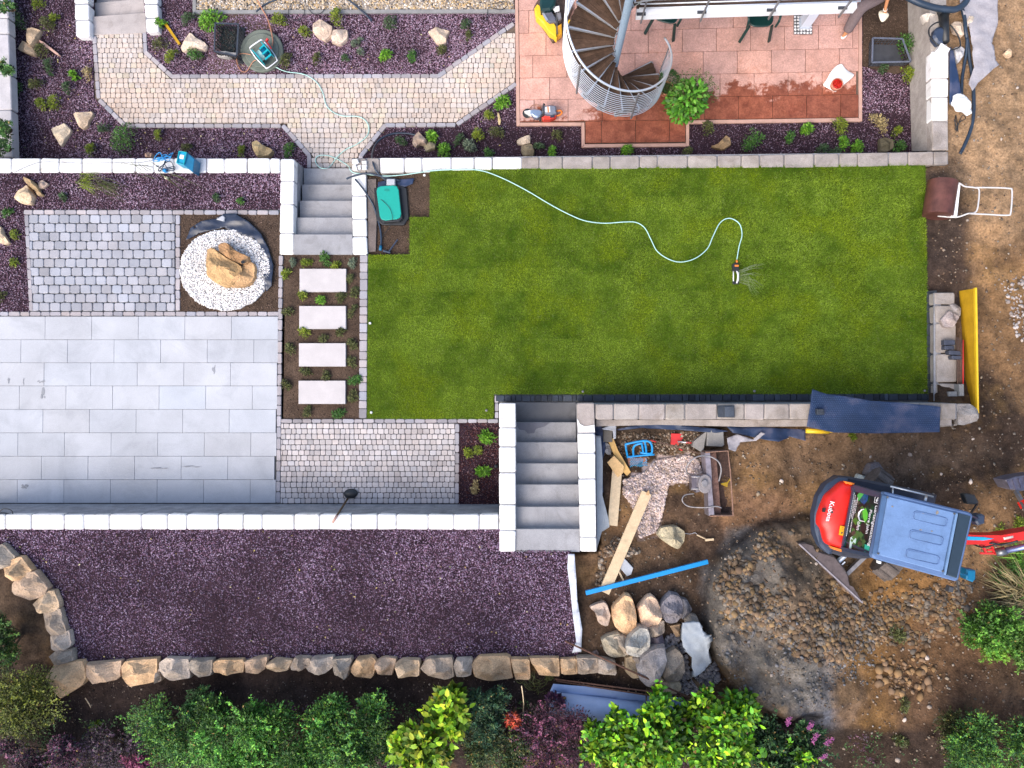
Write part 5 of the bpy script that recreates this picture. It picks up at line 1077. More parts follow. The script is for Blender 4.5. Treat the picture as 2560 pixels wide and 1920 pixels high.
for i, (q, c, l) in enumerate([([(2409,54),(2417,42),(2436,46),(2430,60),(2414,69)], (.62,.52,.42), 'cream stone slab leaning by the black pipes at the top'), ([(2379,60),(2388,54),(2402,55),(2412,80),(2408,90),(2385,80)], (.60,.47,.36), 'larger pale beige stone between the pipes and the wall'),
    ([(2386,120),(2402,116),(2412,124),(2409,138),(2395,158),(2388,140)], (.42,.40,.40), 'pale grey stone under the geotextile edge'), ([(2307,36),(2322,32),(2340,34),(2344,52),(2312,55)], (.50,.45,.40), 'rounded beige stone resting on the right wall top'),
    ([(2512,132),(2522,121),(2529,126),(2528,142),(2518,140)], (.58,.42,.28), 'single bright tan stone on the dirt at upper right')]):
    rock(q, -.1 if q[0][0] > 2350 else ZL+.6, .14 if q[0][0] > 2350 else .2, 400+i, c, l)
cloth('plastic_bag', [(2376,245),(2388,238),(2404,240),(2410,252),(2420,268),(2420,290),(2408,296),(2395,288),(2378,285),(2372,268)], lambda a, b: -.05+0*a, 'white', 'crumpled white plastic bag on the dirt by the right wall', 'plastic bag', .09, 16, sc=7, seed=12)
tangle('ground_cable', (2398, 310), 16, 24, 8, .006, 'black', 'thin black wire scribble below the plastic bag', -.1, 8)
# ================================================================== mini excavator
GE = float(zg(*[np.array([v]) for v in P(2190, 1310, .7)[:2]])[0])+.04
def E_(px, py, h): return P(px, py, GE+h)
ex = empty('mini_excavator', E_(2200, 1310, 0), 'red mini excavator with blue grey cab roof and printed rear window', 'excavator')
def ep(poly, h0, h1, mat, name, bev=.01, c=(1, 1, 1), parent=None):
    k = MB(); k.pprism(poly, GE+h0, GE+h1, bev, c); return k.build(name, mat, parent or ex)
U = Vector((math.cos(math.radians(52)), math.sin(math.radians(52)), 0)); Vv = Vector((U.y, -U.x, 0))       # travel axis, sideways
ctr = E_(2191, 1305, 0)
for s in (-1, 1):
    t = empty('x', (0, 0, 0), 'x', 'x'); bpy.data.objects.remove(t)
    c0 = ctr+Vv*s*.44; k = MB(); n = 44; L = .48; rr = .19; pts = []
    for i in range(n):
        f = i/n*(2*(2*L)+2*math.pi*rr)
        if f < 2*L: x, z = -L+f, 2*rr
        elif f < 2*L+math.pi*rr: a = (f-2*L)/rr; x, z = L+rr*math.sin(a), rr+rr*math.cos(a)
        elif f < 4*L+math.pi*rr: x, z = L-(f-2*L-math.pi*rr), 0
        else: a = (f-4*L-math.pi*rr)/rr; x, z = -L-rr*math.sin(a), rr-rr*math.cos(a)
        pts.append((x, z))
    V = []; Fc = []
    for x, z in pts:
        for w_ in (-.13, .13): p = c0+U*x+Vv*w_; V.append((p.x, p.y, GE+z))
    for i in range(n): j = (i+1) % n; Fc.append((2*i, 2*j, 2*j+1, 2*i+1))
    Fc.append(tuple(range(0, 2*n, 2))); Fc.append(tuple(range(2*n-1, 0, -2))); k.add(V, Fc); tr = k.build('track', 'rubber', ex)
    k = MB()
    for i in range(0, n, 2):
        x, z = pts[i]; x2, z2 = pts[(i+1) % n]; nx_, nz_ = -(z2-z), (x2-x); q = math.hypot(nx_, nz_)+1e-9; m_ = c0+U*(x+nx_/q*.012*(1 if True else 0)); k.bar((*(m_-Vv*.125)[:2], GE+z+nz_/q*.012), (*(m_+Vv*.125)[:2], GE+z+nz_/q*.012), .03, .022)
    k.build('track_lug', 'rubber', tr)
k = MB(); 
for a in (-.32, 0, .32): k.bar((*(ctr+U*a-Vv*.32)[:2], GE+.24), (*(ctr+U*a+Vv*.32)[:2], GE+.24), .16, .16)
k.build('undercarriage', 'darkgrey', ex)
bl_ = ep([(1996,1358),(2014,1357),(2030,1362),(2036,1376),(2086,1390),(2112,1420),(2122,1440),(2126,1466),(2136,1470),(2158,1508),(2150,1508),(2080,1442)], .06, .40, 'steelplate', 'dozer_blade', .02, (.55, .45, .42))
k = MB(); k.bar(E_(1997, 1360, .41), E_(2156, 1507, .41), .02, .02, (1.6, 1.5, 1.5)); k.build('blade_edge', 'steelplate', bl_)
for a_, b_ in (((2063, 1392), (2108, 1345)), ((2116, 1434), (2180, 1372))): k = MB(); k.bar(E_(*a_, .2), E_(*b_, .22), .06, .08); k.build('blade_arm', 'steelplate', ex)
k = MB(); k.bar(E_(2080, 1420, .2), E_(2104, 1398, .24), .02, .03); k.bar(E_(2088, 1426, .2), E_(2112, 1404, .24), .02, .03); k.cyl(E_(2095, 1404, .26), E_(2130, 1372, .3), .04, seg=14); k.build('blade_cylinder', 'metal', ex)
ep([(2098,1190),(2130,1193),(2210,1208),(2300,1226),(2345,1238),(2340,1262),(2400,1300),(2385,1400),(2330,1418),(2262,1405),(2200,1395),(2150,1398),(2105,1392),(2062,1378),(2040,1340),(2038,1290),(2050,1240),(2066,1212)], .74, .95, 'darkgrey', 'deck', .03, (.6, .6, .75))
ep(rounded([(2098,1194),(2125,1196),(2108,1212),(2088,1228),(2066,1246),(2052,1278),(2047,1310),(2050,1328),(2062,1340),(2068,1366),(2085,1382),(2075,1388),(2052,1366),(2039,1325),(2038,1288),(2048,1242),(2070,1210)], 5, 0), .98, 1.18, 'navy', 'counterweight', .04)
# red hood, domed
hood = [(2137,1208),(2110,1203),(2098,1210),(2084,1224),(2066,1238),(2056,1262),(2048,1290),(2047,1312),(2056,1325),(2060,1345),(2066,1360),(2084,1368),(2106,1374),(2121,1295)]
a = np.array(rounded(hood, 6, 0)); W = PV(a[:, 0], a[:, 1], GE+1.28); n = len(W); ce = PV(2106, 1292, GE+1.36); R = []
for s, dz in ((1, -.2), (1, -.08), (.97, 0), (.86, .045), (.62, .075), (.3, .09)):
    r = ce+(W-ce)*s; r[:, 2] = GE+1.28+dz; R.append(r)
V = np.concatenate(R+[ce[None]+[0, 0, .015]]); Fc = [(k_*n+i, k_*n+(i+1) % n, k_*n+n+(i+1) % n, k_*n+n+i) for k_ in range(5) for i in range(n)]+[(5*n+i, 5*n+(i+1) % n, 6*n) for i in range(n)]
hd_ = mk('engine_hood', V, Fc, 'red', ex, None, True)
ep([(2112,1203),(2137,1208),(2136,1214),(2116,1209)], 1.27, 1.33, 'orange', 'reflector', .004); ep([(2078,1366),(2106,1374),(2104,1380),(2084,1374)], 1.1, 1.30, 'orange', 'reflector', .004)
k = MB(); k.cyl(E_(2079, 1280, 1.38), E_(2079, 1280, 1.40), .035, seg=16, c=(1, .9, .9)); k.build('filler_cap', 'red', ex); k = MB(); k.cyl(E_(2080, 1281, 1.40), E_(2080, 1281, 1.412), .016, seg=12); k.build('lock', 'black', ex)
ep([(2059,1270),(2065,1271),(2063,1281),(2057,1280)], 1.33, 1.37, 'black', 'latch', .002)
ep([(2100.5,1314),(2114.5,1317),(2110.5,1340),(2097,1337)], 1.385, 1.39, 'orange', 'warning_sticker', 0, (1.1, 1.9, .5))
k = MB(); t_ = [E_(2105, 1317.5, 1.3915), E_(2112, 1321, 1.3915), E_(2105.5, 1326, 1.3915)]; k.tube(t_, .003, 4, closed=True); k.cyl(E_(2104, 1332, 1.391), E_(2104, 1332, 1.3925), .014, seg=10); k.build('sticker_symbol', 'black', ex)
rd = (E_(2100, 1375, 1.3)-E_(2137, 1210, 1.3)).normalized()        # reading direction (down in the picture)
ud = Vector((0, 0, 1)).cross(rd)
text('Kubota', E_(2076, 1253, 1.40), rd, ud, .085, 'label', ex, width=(E_(2065, 1303, 1.4)-E_(2075, 1253, 1.4)).length)
# rear window with the printed film
B = [E_(2137, 1216, 1.42), E_(2206, 1236, 2.24), E_(2178, 1388, 2.24), E_(2108, 1372, 1.42)]
bn = (B[1]-B[0]).cross(B[3]-B[0]).normalized(); bn = bn if bn.z > 0 else -bn
k = MB(); Vq = [tuple(p) for p in B]+[tuple(p-bn*.02) for p in B]; k.add(Vq, [(0, 3, 2, 1), (4, 5, 6, 7), (0, 1, 5, 4), (1, 2, 6, 5), (2, 3, 7, 6), (3, 0, 4, 7)]); rw = k.build('rear_window', 'banner', ex)
def BW(u, v, d=.004): return (B[0]*(1-u)*(1-v)+B[1]*u*(1-v)+B[2]*u*v+B[3]*(1-u)*v)+bn*d       # u: left->right (up the glass), v: top->bottom of picture
rdir = (BW(.5, 1)-BW(.5, 0)).normalized(); udir = (BW(1, .5)-BW(0, .5)).normalized(); hgt = (BW(1, .5)-BW(0, .5)).length; wid = (BW(.5, 1)-BW(.5, 0)).length
def fit(body, u, v0, v1, size, mat='label'): return text(body, BW(u, v0, .006), rdir, udir, size, mat, ex, ext=.001, width=(v1-v0)*wid)
fit('Gartengestaltung', .855, .20, .84, .105); fit('Pierre John', .70, .29, .67, .095)
fit('ohn', .36, .52, .66, .13)
k = MB(); k.tube([BW(.50, .31, .008), BW(.42, .33, .008), BW(.36, .38, .008), BW(.36, .44, .008), BW(.43, .50, .008), BW(.60, .50, .008)], [.006, .010, .012, .012, .010, .005]*1, 6, smooth=0); k.build('logo_stroke', 'label', ex)
def flat(uv, mat, name, d=.005, c=(1, 1, 1)): k = MB(); P_ = [BW(u, v, d) for u, v in uv]; k.add([tuple(p) for p in P_], [tuple(range(len(P_)))], c); return k.build(name, mat, ex)
flat([(.46,.345),(.56,.28),(.66,.36),(.68,.45),(.60,.52),(.50,.42)], 'lime', 'leaf_emblem', .007)
flat([(.22,.10),(.34,.02),(.55,.04),(.56,.16),(.46,.24),(.30,.20)], 'banner', 'print_patch', .003, (2, 4, 12)); flat([(.16,.12),(.3,.02),(.44,.02),(.34,.12),(.24,.22)], 'lime', 'print_leaf', .004, (.6, .8, 2))
random.seed(5)
for i in range(26):
    u = random.uniform(.25, .7); v = random.uniform(.2, .9); s = random.uniform(.05, .12); flat([(u-s, v), (u-s*.2, v-s*.5), (u+s, v-s*.1), (u+s*.3, v+s*.6)], 'lime', 'print_leaf', .0035+i*.0001, (random.uniform(.1, .5), random.uniform(.06, .35), random.uniform(.3, 1)))
for i, (u, v0, v1) in enumerate([(.045, .10, .80), (.10, .13, .50), (.15, .20, .72), (.20, .16, .42)]):      # contact lines too fine to read in the photograph
    k = MB(); v = v0
    while v < v1:
        w_ = random.uniform(.008, .022); p, q = BW(u, v, .006), BW(u, min(v+w_, v1), .006); k.bar(p, q, .018, .002, up=tuple(bn)); v += w_+random.uniform(.004, .012)
    k.build('fine_print', 'label', ex)
k = MB()
for (a_, b_, c_, d_) in ((.80, .02, .80, .16), (.98, .02, .98, .16), (.80, .02, .98, .02), (.80, .16, .98, .16), (.89, .03, .89, .09)): k.bar(BW(a_, b_, .006), BW(c_, d_, .006), .010, .003, up=tuple(bn))
k.cyl(BW(.87, .12, .004), BW(.87, .12, .009), .018, seg=12); k.build('emblem_frame', 'label', ex)
k = MB(); k.tube([BW(.94, .05, .007), BW(.88, .09, .007), BW(.95, .12, .007)], .006, 5); k.build('emblem_curve', 'label', ex)
flat([(.20,.80),(.30,.76),(.42,.80),(.42,.88),(.34,.86),(.30,.90),(.30,.98),(.22,.97)], 'label', 'print_mark', .005, (.7, 1, .9)); flat([(.74,.85),(.96,.86),(.96,.98),(.76,.97)], 'teal', 'print_block', .005)
for i in (0, 1, 2, 3):
    k = MB(); j = (i+1) % 4; k.bar(B[i], B[j], .05, .05); k.build('window_frame', 'navy', ex)
# cab body under the roof
cab = [(2208,1240),(2420,1288),(2388,1440),(2184,1386)]
for i, q in enumerate(cab):
    a_ = P(*q, GE+2.25); k = MB(); k.bar((a_.x, a_.y, GE+.9), a_, .06); k.build('cab_post', 'navy', ex)
for i in range(4):
    if i == 3: continue
    a_ = P(*cab[i], GE+2.2); b_ = P(*cab[(i+1) % 4], GE+2.2); k = MB(); V = [(a_.x, a_.y, GE+.9), (b_.x, b_.y, GE+.9), tuple(b_), tuple(a_)]; k.add(V, [(0, 1, 2, 3)]); k.build('window_pane', 'glass', ex)
roofp = [(2211,1231),(2216,1230),(2425,1281),(2434,1288),(2398,1449),(2390,1454),(2184,1397),(2180,1390)]
rf = ep(rounded(roofp, 6, 0), 2.24, 2.33, 'roofblue', 'cab_roof', .02, (.8, .8, .85))
ep([(2220,1240),(2388,1281),(2358,1431),(2194,1387)], 2.33, 2.352, 'roofblue', 'roof_panel', .012, (1.08, 1.08, 1.08), rf)
ep([(2206,1236),(2218,1239),(2191,1389),(2181,1386)], 2.33, 2.35, 'roofblue', 'roof_gutter', .01, (.5, .58, .62), rf)
sk = ep([(2397,1283),(2427,1291),(2392,1446),(2367,1438)], 2.33, 2.352, 'glass', 'roof_skylight', .008, (1, 1, 1), rf)
ep([(2390,1281.5),(2395.5,1283),(2365,1438),(2360,1436)], 2.33, 2.37, 'roofblue', 'roof_rib', .01, (1.2, 1.2, 1.1), rf)
for (cx, cy) in ((2325, 1297), (2315, 1344), (2306, 1392)):
    d = Vector((math.cos(math.radians(13.5)), math.sin(math.radians(13.5)))); nrm = Vector((-d.y, d.x)); pts = []
    for i in range(24):
        t = 2*math.pi*i/24; x_ = math.copysign(min(1, abs(math.cos(t))*1.25), math.cos(t))*42; y_ = math.copysign(min(1, abs(math.sin(t))*1.35), math.sin(t))*11; pts.append((cx+d.x*x_+nrm.x*y_, cy+d.y*x_+nrm.y*y_))
    k = MB(); k.tube([P(*p, GE+2.352) for p in pts], .009, 6, c=(.85, .85, .9), closed=True); k.build('roof_bead', 'roofblue', rf, True)
    ep(list(shrink(pts, 3)), 2.35, 2.358, 'roofblue', 'roof_recess', .003, (1.02, 1.02, 1.02), rf)
k = MB(); k.cyl(E_(2226, 1216, 2.15), E_(2333, 1242, 2.15), .013, seg=8); k.cyl(E_(2232, 1218, 2.15), E_(2232, 1234, 2.25), .01, seg=6); k.cyl(E_(2316, 1239, 2.15), E_(2313, 1252, 2.25), .018, seg=6); k.build('grab_rail', 'metal', ex, True)
k = MB(); k.pprism([(2196,1402),(2204,1404),(2203,1410),(2196,1409)], GE+2.2, GE+2.26, .004); k.build('lamp', 'white', ex)
k = MB(); k.pprism([(2410,1236),(2418,1234),(2437,1237),(2448,1256),(2441,1262),(2419,1260)], GE+1.9, GE+2.0, .012); k.bar(E_(2444, 1258, 1.95), E_(2428, 1283, 2.2), .02); k.build('mirror', 'black', ex)
k = MB(); k.pprism([(2442,1288),(2456,1285),(2464,1290),(2463,1309),(2447,1314),(2440,1305)], GE+1.75, GE+1.9, .02); k.bar(E_(2430, 1290, 2.2), E_(2446, 1298, 1.85), .02); k.build('work_lamp', 'navy', ex)
k = MB(); k.pprism([(2417,1423),(2440,1426),(2440,1448),(2433,1456),(2416,1449)], GE+1.8, GE+1.95, .015); k.bar(E_(2402, 1435, 2.2), E_(2420, 1438, 1.9), .02); k.build('work_lamp', 'bluepl', ex)
k = MB(); k.tube([E_(2392, 1452, 2.2), E_(2397, 1478, 1.2), E_(2387, 1480, .8)], .012, 6); k.pprism([(2375,1466),(2386,1468),(2384,1482),(2372,1480)], GE+1.0, GE+1.1, .01); k.build('step_bar', 'darkgrey', ex)
# boom and bucket
def slabbar(poly, h0, h1, mat, name, c=(1, 1, 1), par=None): return ep(poly, h0, h1, mat, name, .012, c, par)
bm = slabbar([(2400,1335),(2440,1338),(2500,1338),(2530,1333),(2580,1325),(2640,1312),(2640,1336),(2580,1348),(2510,1357),(2470,1362),(2400,1362)], 1.35, 1.6, 'red', 'boom')
slabbar([(2400,1340.5),(2462,1343),(2486,1347),(2460,1351.5),(2400,1350)], 1.602, 1.61, 'blue', 'boom_stripe', (1, 1.3, 1), bm)
slabbar([(2509,1344),(2534,1339),(2534,1345),(2511,1350)], 1.602, 1.61, 'label', 'boom_plate', (.8, .7, .6), bm)
k = MB(); k.cyl(E_(2508, 1378, 1.4), E_(2640, 1350, 1.65), .042, seg=14, c=(.35, .4, .7)); k.cyl(E_(2490, 1382, 1.36), E_(2515, 1376, 1.42), .06, seg=14, c=(.3, .3, .3)); k.build('boom_cylinder', 'metal', ex, True)
k = MB()
for a_, b_ in (((2449, 1363), (2500, 1362)), ((2450, 1383), (2508, 1384)), ((2457, 1363), (2464, 1381)), ((2478, 1363), (2486, 1383)), ((2500, 1385), (2512, 1378)), ((2468, 1375), (2480, 1374))): k.bar(E_(*a_, 1.3), E_(*b_, 1.3), .026, .03)
k.build('boom_guard', 'redpl', ex)
k = MB(); k.tube([E_(2425, 1355, 1.3), E_(2450, 1360, 1.45), E_(2480, 1358, 1.62), E_(2505, 1362, 1.62), E_(2545, 1352, 1.7)], .014, 6, smooth=5); k.tube([E_(2428, 1358, 1.2), E_(2455, 1368, 1.35), E_(2490, 1362, 1.5), E_(2530, 1358, 1.6)], .012, 6, smooth=5); k.build('hydraulic_hose', 'black', ex, True)
k = MB(); k.bar(E_(2600, 1322, 1.6), E_(2600, 1240, 1.0), .14, .14); k.bar(E_(2600, 1240, 1.0), E_(2555, 1262, .5), .10, .10); k.build('dipper_arm', 'red', ex)
bk = slabbar([(2514,1200),(2540,1192),(2590,1184),(2600,1222),(2548,1228),(2527,1222)], .1, .42, 'steelplate', 'bucket', (.7, .7, .85))
for i in range(4): k = MB(); k.bar(E_(2519+i*14, 1202-i*3, .43), E_(2527+i*14, 1222-i*1, .43), .03, .02, (.6, .6, .8)); k.build('bucket_rib', 'steelplate', bk)
k = MB(); k.bar(E_(2540, 1228, .4), E_(2566, 1275, .7), .05); k.build('bucket_link', 'steelplate', ex)
for i in range(9):
    cx_, cy_ = 2225+random.uniform(0, 140), 1250+random.uniform(0, 150)
    if inside(np.array([cx_]), np.array([cy_]), [(2225,1250),(2380,1287),(2352,1420),(2200,1380)])[0]: ep(ell(cx_, cy_, random.uniform(2, 5), random.uniform(1.5, 3.5), 9, jit=.4), 2.353, 2.3545+i*.0003, 'dirt', 'mud_splash', 0, (.22, .19, .16), rf)
for q in ((2219, 1243), (2386, 1284), (2357, 1428), (2196, 1384)): k = MB(); k.cyl(E_(*q, 2.35), E_(*q, 2.362), .014, seg=8); k.build('roof_bolt', 'darkgrey', rf)
# ================================================================== work area
def dbar(a, b, w, h, mat, label, cat, name, dz=0.0, c=(1, 1, 1), group=None):
    """board given by its two ends on the dirt (pixels)"""
    za, zb = ZG(*a)+h/2+dz, ZG(*b)+h/2+dz; k = MB(); k.bar(P(*a, za), P(*b, zb), pxs(w, (za+zb)/2), h, c); return tag(k.build(name, mat), label, cat, group)
def dprism(poly, h, mat, label, cat, name, dz=0.0, bev=.006, c=(1, 1, 1)):
    g = np.mean(poly, 0); z = ZG(*g)+dz; k = MB(); k.pprism(poly, z-.02, z+h, bev, c); return tag(k.build(name, mat), label, cat)
x, y = scatter([(1558,1085+150),(1560,1130+70),(1610,1182),(1640,1150),(1725,1138),(1745,1150),(1760,1190),(1730,1205),(1672,1206),(1668,1225),(1655,1290),(1640,1330),(1600,1345),(1590,1300),(1580,1260)], 9000)
g = grains('crushed_stone', x, y, lambda a, b: zpx(a, b)+.02, .008, .028, [(.46,.36,.33),(.55,.44,.42),(.40,.30,.26),(.62,.52,.48),(.50,.38,.30)], 'pale pinkish crushed stone spread on the dirt by the planks', 'crushed stone', big=True, power=2.2)
onb = None
cloth('fleece_strip', [(1420,1384),(1436,1384),(1440,1440),(1443,1500),(1455,1570),(1453,1629),(1430,1631),(1440,1600),(1432,1540),(1425,1470),(1418,1420)], ZU+.03, 'fleece', 'narrow white geotextile strip along the end of the violet bed', 'geotextile', .035, 40, sc=9, seed=3)
dbar((1531, 1314), (1543, 1172), 24, .04, 'plank', 'straight pale plank lying upright beside the stair wall', 'plank', 'plank', .09)
dbar((1527, 1202), (1566, 1288-95), 10, .03, 'plank', 'x', 'x', 'plank'); bpy.data.objects.remove(bpy.data.objects[[o.name for o in bpy.data.objects if o.get('label') == 'x'][0]])
dbar((1510, 1481), (1616, 1232), 26, .05, 'plank', 'longest pale plank lying diagonally across the dirt', 'plank', 'plank', .09, (1.03, 1, .95))
dprism([(1519,1098),(1533,1095),(1545,1125),(1577,1180),(1568,1190),(1556,1178),(1530,1125)], .06, 'plank', 'yellowish form board lying on top of the straight plank', 'board', 'form_board', .06, .004, (1.0, .80, .45))
dprism([(1518,1156),(1535,1139),(1560,1165),(1558,1182),(1545,1193)], .05, 'plank', 'square plywood offcut on top of the straight plank', 'board', 'plywood_offcut', .13, .004, (.95, .80, .58))
dprism([(1616,1232),(1622,1225),(1625,1232),(1604,1275),(1590,1300),(1586,1296)], .03, 'plank', 'split brown strip along the top of the longest plank', 'board', 'split_batten', .085, .004, (.72, .58, .45))
dbar((1464.5, 1482), (1769, 1404), 10.5, .05, 'blue', 'long bright blue straightedge lying over the longest plank', 'straightedge', 'straightedge', .13)
dprism([(1551,1402),(1562,1397),(1583,1420),(1578,1436),(1568,1441),(1550,1420)], .02, 'paleconc', 'torn pale paper bag lying beside the longest plank', 'paper bag', 'paper_bag', .02, .003, (1.15, 1.1, 1.1))
dbar((1545, 1425), (1559, 1452), 4, .02, 'plank', 'small yellow wood splinter under the paper bag', 'splinter', 'wood_splinter', .01)
# blue bench frame (kneeling trestle)
def zt_(px, py): return ZG(px, py)
zb = ZG(1600, 1130)
e = empty('blue_trestle', P(1598, 1135, zb), 'bright blue tubular frame standing in the work area', 'trestle')
def T(px, py, h): return P(px, py, zb+h)
for q in ([(1564, 1113, .3), (1569, 1141, .02), (1575, 1141, .02)], [(1562, 1111, .3), (1600, 1103, .34), (1620, 1103, .34), (1629, 1112, .32), (1630, 1130, .2), (1622, 1134, .1), (1600, 1131, .05)],
          [(1584, 1140, .04), (1583, 1122, .25), (1590, 1112, .33), (1606, 1108, .36)], [(1567, 1143, .05), (1600, 1139, .05), (1636, 1136, .05)], [(1604, 1106, .33), (1606, 1118, .2), (1609, 1134, .04)], [(1612, 1104, .33), (1615, 1120, .2), (1616, 1133, .04)]):
    k = MB(); k.tube([T(*p) for p in q], .018, 8, smooth=4); k.build('tube', 'blue', e, True)
e = empty('mesh_tray', P(1592, 1158, zb), 'brown tray with a blue perforated mesh below the blue frame', 'tray')
k = MB(); k.pprism([(1568,1144),(1617,1143),(1620,1176),(1575,1180)], zb-.03, zb+.02, .005, (2.6, 1.9, 1.6)); k.build('tray', 'rust', e)
k = MB()
for i in range(9):
    for j in range(9):
        if 1574+j*5 > 1614 or (i > 5 and j > 6) or (i < 3 and j == 7): continue
        c = T(1576+j*4.8+(i % 2)*2.4, 1147+i*3.3, .03); k.prism([(c.x-.012, c.y), (c.x, c.y+.009), (c.x+.012, c.y), (c.x, c.y-.009)], zb+.02, zb+.03, 0, (1, 1.4, 1.1))
tag(k.build('mesh_pad', 'blue', e), kind='stuff')
# shovel + rods
e = empty('red_shovel', P(1695, 1099, ZG(1695, 1099)), 'small red square shovel with a thin pale handle', 'shovel')
zs = ZG(1693, 1098); k = MB(); k.pprism([(1678,1083.5),(1709,1084.5),(1708.5,1115),(1677,1111)], zs+.02, zs+.035, .003); k.build('blade', 'redpl', e)
k = MB(); k.cyl(P(1694, 1104, zs+.07), P(1740, 1108, zs+.12), .013, seg=8); k.build('handle', 'metal', e, True); k = MB(); k.cyl(P(1715, 1106, zs+.09), P(1732, 1107.5, zs+.11), .016, seg=8); k.build('grip', 'redpl', e, True)
dbar((1624, 1099), (1760, 1137), 2.5, .02, 'rust', 'long thin rod with red tips lying below the red shovel', 'rod', 'marker_rod', .08)
for a_, b_ in (((1626, 1100), (1640, 1105)), ((1698, 1122), (1706, 1126))): k = MB(); k.cyl(P(*a_, zs+.08), P(*b_, zs+.09), .012, seg=8); tag(k.build('red_marker', 'redpl', None, True), 'red tip on the thin rod, left one' if a_[0] < 1650 else 'red tip on the thin rod, right one', 'marker')
dprism([(1769,1074),(1809,1077),(1811,1112),(1806,1117),(1767,1115)], .12, 'greyconc', 'square grey concrete slab at the foot of the damp wall', 'slab', 'concrete_slab', .02, .01, (1.1, 1.08, 1.05))
dprism([(1768,1076),(1758,1132),(1731,1116),(1735,1103)], .10, 'greyconc', 'triangular grey slab offcut leaning beside the square slab', 'slab', 'concrete_slab', .04, .008, (1.0, .97, .93))
dprism([(1508,1074),(1531,1074),(1531,1105),(1508,1106)], .18, 'greyconc', 'brownish grey stone block in the corner by the white film', 'block', 'stone_block', .02, .01, (.75, .68, .6))
cloth('film_scrap', [(1504,1071),(1518,1066),(1535,1060),(1540,1066),(1539,1095),(1533,1098),(1531,1076),(1508,1074)], lambda a, b: zpx(a, b)+.22, 'fleece', 'crumpled white film scrap lying over the corner block', 'film', .03, 14, sc=8, seed=21)
rock([(1508,1112),(1516,1106),(1526,1114),(1527,1136),(1518,1136),(1508,1126)], ZG(1517, 1122), .12, 431, (.45,.45,.47), 'white rounded stone half under the yellow form board')
for q, s_, l in (([(1484,1060),(1500,1058),(1511,1080),(1513,1120),(1506,1150),(1507,1230),(1496,1238),(1491,1150)], 7, 'dimpled membrane hanging beside the right stair wall'), ([(1540,1073),(1580,1064),(1640,1058),(1700,1062),(1790,1072),(1820,1078),(1790,1082),(1700,1075),(1600,1070),(1545,1076)], 4, 'blue dimpled membrane edge behind the damp wall footing'),
    ([(1815,1066),(1920,1068),(2012,1074),(2012,1102),(1975,1092),(1945,1104),(1915,1100),(1870,1090),(1830,1082)], 3, 'blue dimpled membrane bunched at the foot of the damp wall')):
    cloth('dimple_membrane', q, lambda a, b: zpx(a, b)+.12, 'membrane', l, 'membrane', .05, 34, sc=s_, seed=s_)
cloth('plastic_film', [(1815,1095),(1840,1085),(1880,1098),(1900,1080),(1910,1084),(1888,1102),(1850,1105),(1835,1128),(1818,1122)], lambda a, b: zpx(a, b)+.14, 'fleeceg', 'grey plastic film bunched right of the square slab', 'film', .06, 22, sc=8, seed=31)
def memz(a, b): return ZU+.06+0*a
o = cloth('membrane_sheet', [(2028,973),(2064,985),(2120,992),(2176,1002),(2240,1006),(2348,1017),(2344,1080),(2300,1081),(2180,1083),(2080,1081),(2012,1066)], memz, 'membrane', 'large blue dimpled membrane draped over the damp wall', 'membrane', .06, 60, sc=1.6, seed=17)
k = MB()
for i in range(62):
    for j in range(20):
        px = 2016+i*5.3+(j % 2)*2.6; py = 978+j*5.2
        if inside(np.array([px]), np.array([py]), [(2030,980),(2064,989),(2120,996),(2176,1006),(2240,1010),(2344,1021),(2341,1076),(2180,1079),(2080,1077),(2018,1064)])[0]:
            c = P(px, py, ZU+.06); zz = c.z+.06*(float(fbm(c.x*.6, c.y, 1.6, 4, 17))*2-1)+.066; k.add([(c.x-.009, c.y-.009, zz-.006), (c.x+.009, c.y-.009, zz-.006), (c.x+.009, c.y+.009, zz-.006), (c.x-.009, c.y+.009, zz-.006), (c.x, c.y, zz+.007)], [(0, 1, 4), (1, 2, 4), (2, 3, 4), (3, 0, 4)], (2.2, 1.9, 1.6))
q = k.build('dimple_field', 'membrane', o); tag(q, kind='stuff')
k = MB(); k.cyl(P(2015, 1077, ZU-.2), P(2072, 1079, ZU-.2), .038, seg=14); k.cyl(P(2072, 1079, ZU-.2), P(2092, 1079.5, ZU-.2), .014, seg=8); tag(k.build('yellow_tube', 'yellow', None, True), 'short bright yellow tube sticking out below the blue membrane', 'tube')
k = MB(); k.pprism([(1794,1014),(1836,1014),(1837,1044),(1796,1043)], ZU+.02, ZU+.06, .006); k.pprism([(1812,1016),(1835,1015),(1836,1042),(1813,1042)], ZU+.06, ZU+.10, .006, (1.6, 1.6, 1.6)); tag(k.build('paving_sample', 'cobdark'), 'two dark paving stones lying on the damp wall', 'paving stones')
k = MB(); k.pprism([(2042,1022),(2060,1022),(2062,1037),(2043,1037)], ZU+.1, ZU+.2, .01); tag(k.build('paving_block', 'cobdark'), 'dark stone weighing down the blue membrane', 'paving stone')
rock([(2392,1010),(2425,1010),(2440,1022),(2443,1052),(2410,1062),(2393,1060)], .62, .22, 441, (.30,.27,.25), 'rough beige slab at the outer corner of the damp wall', cat='slab')
rock([(2350,1062),(2392,1060),(2392,1064),(2350,1068)], .4, .3, 442, (.26,.23,.21), 'narrow rough stone under the end of the damp wall')
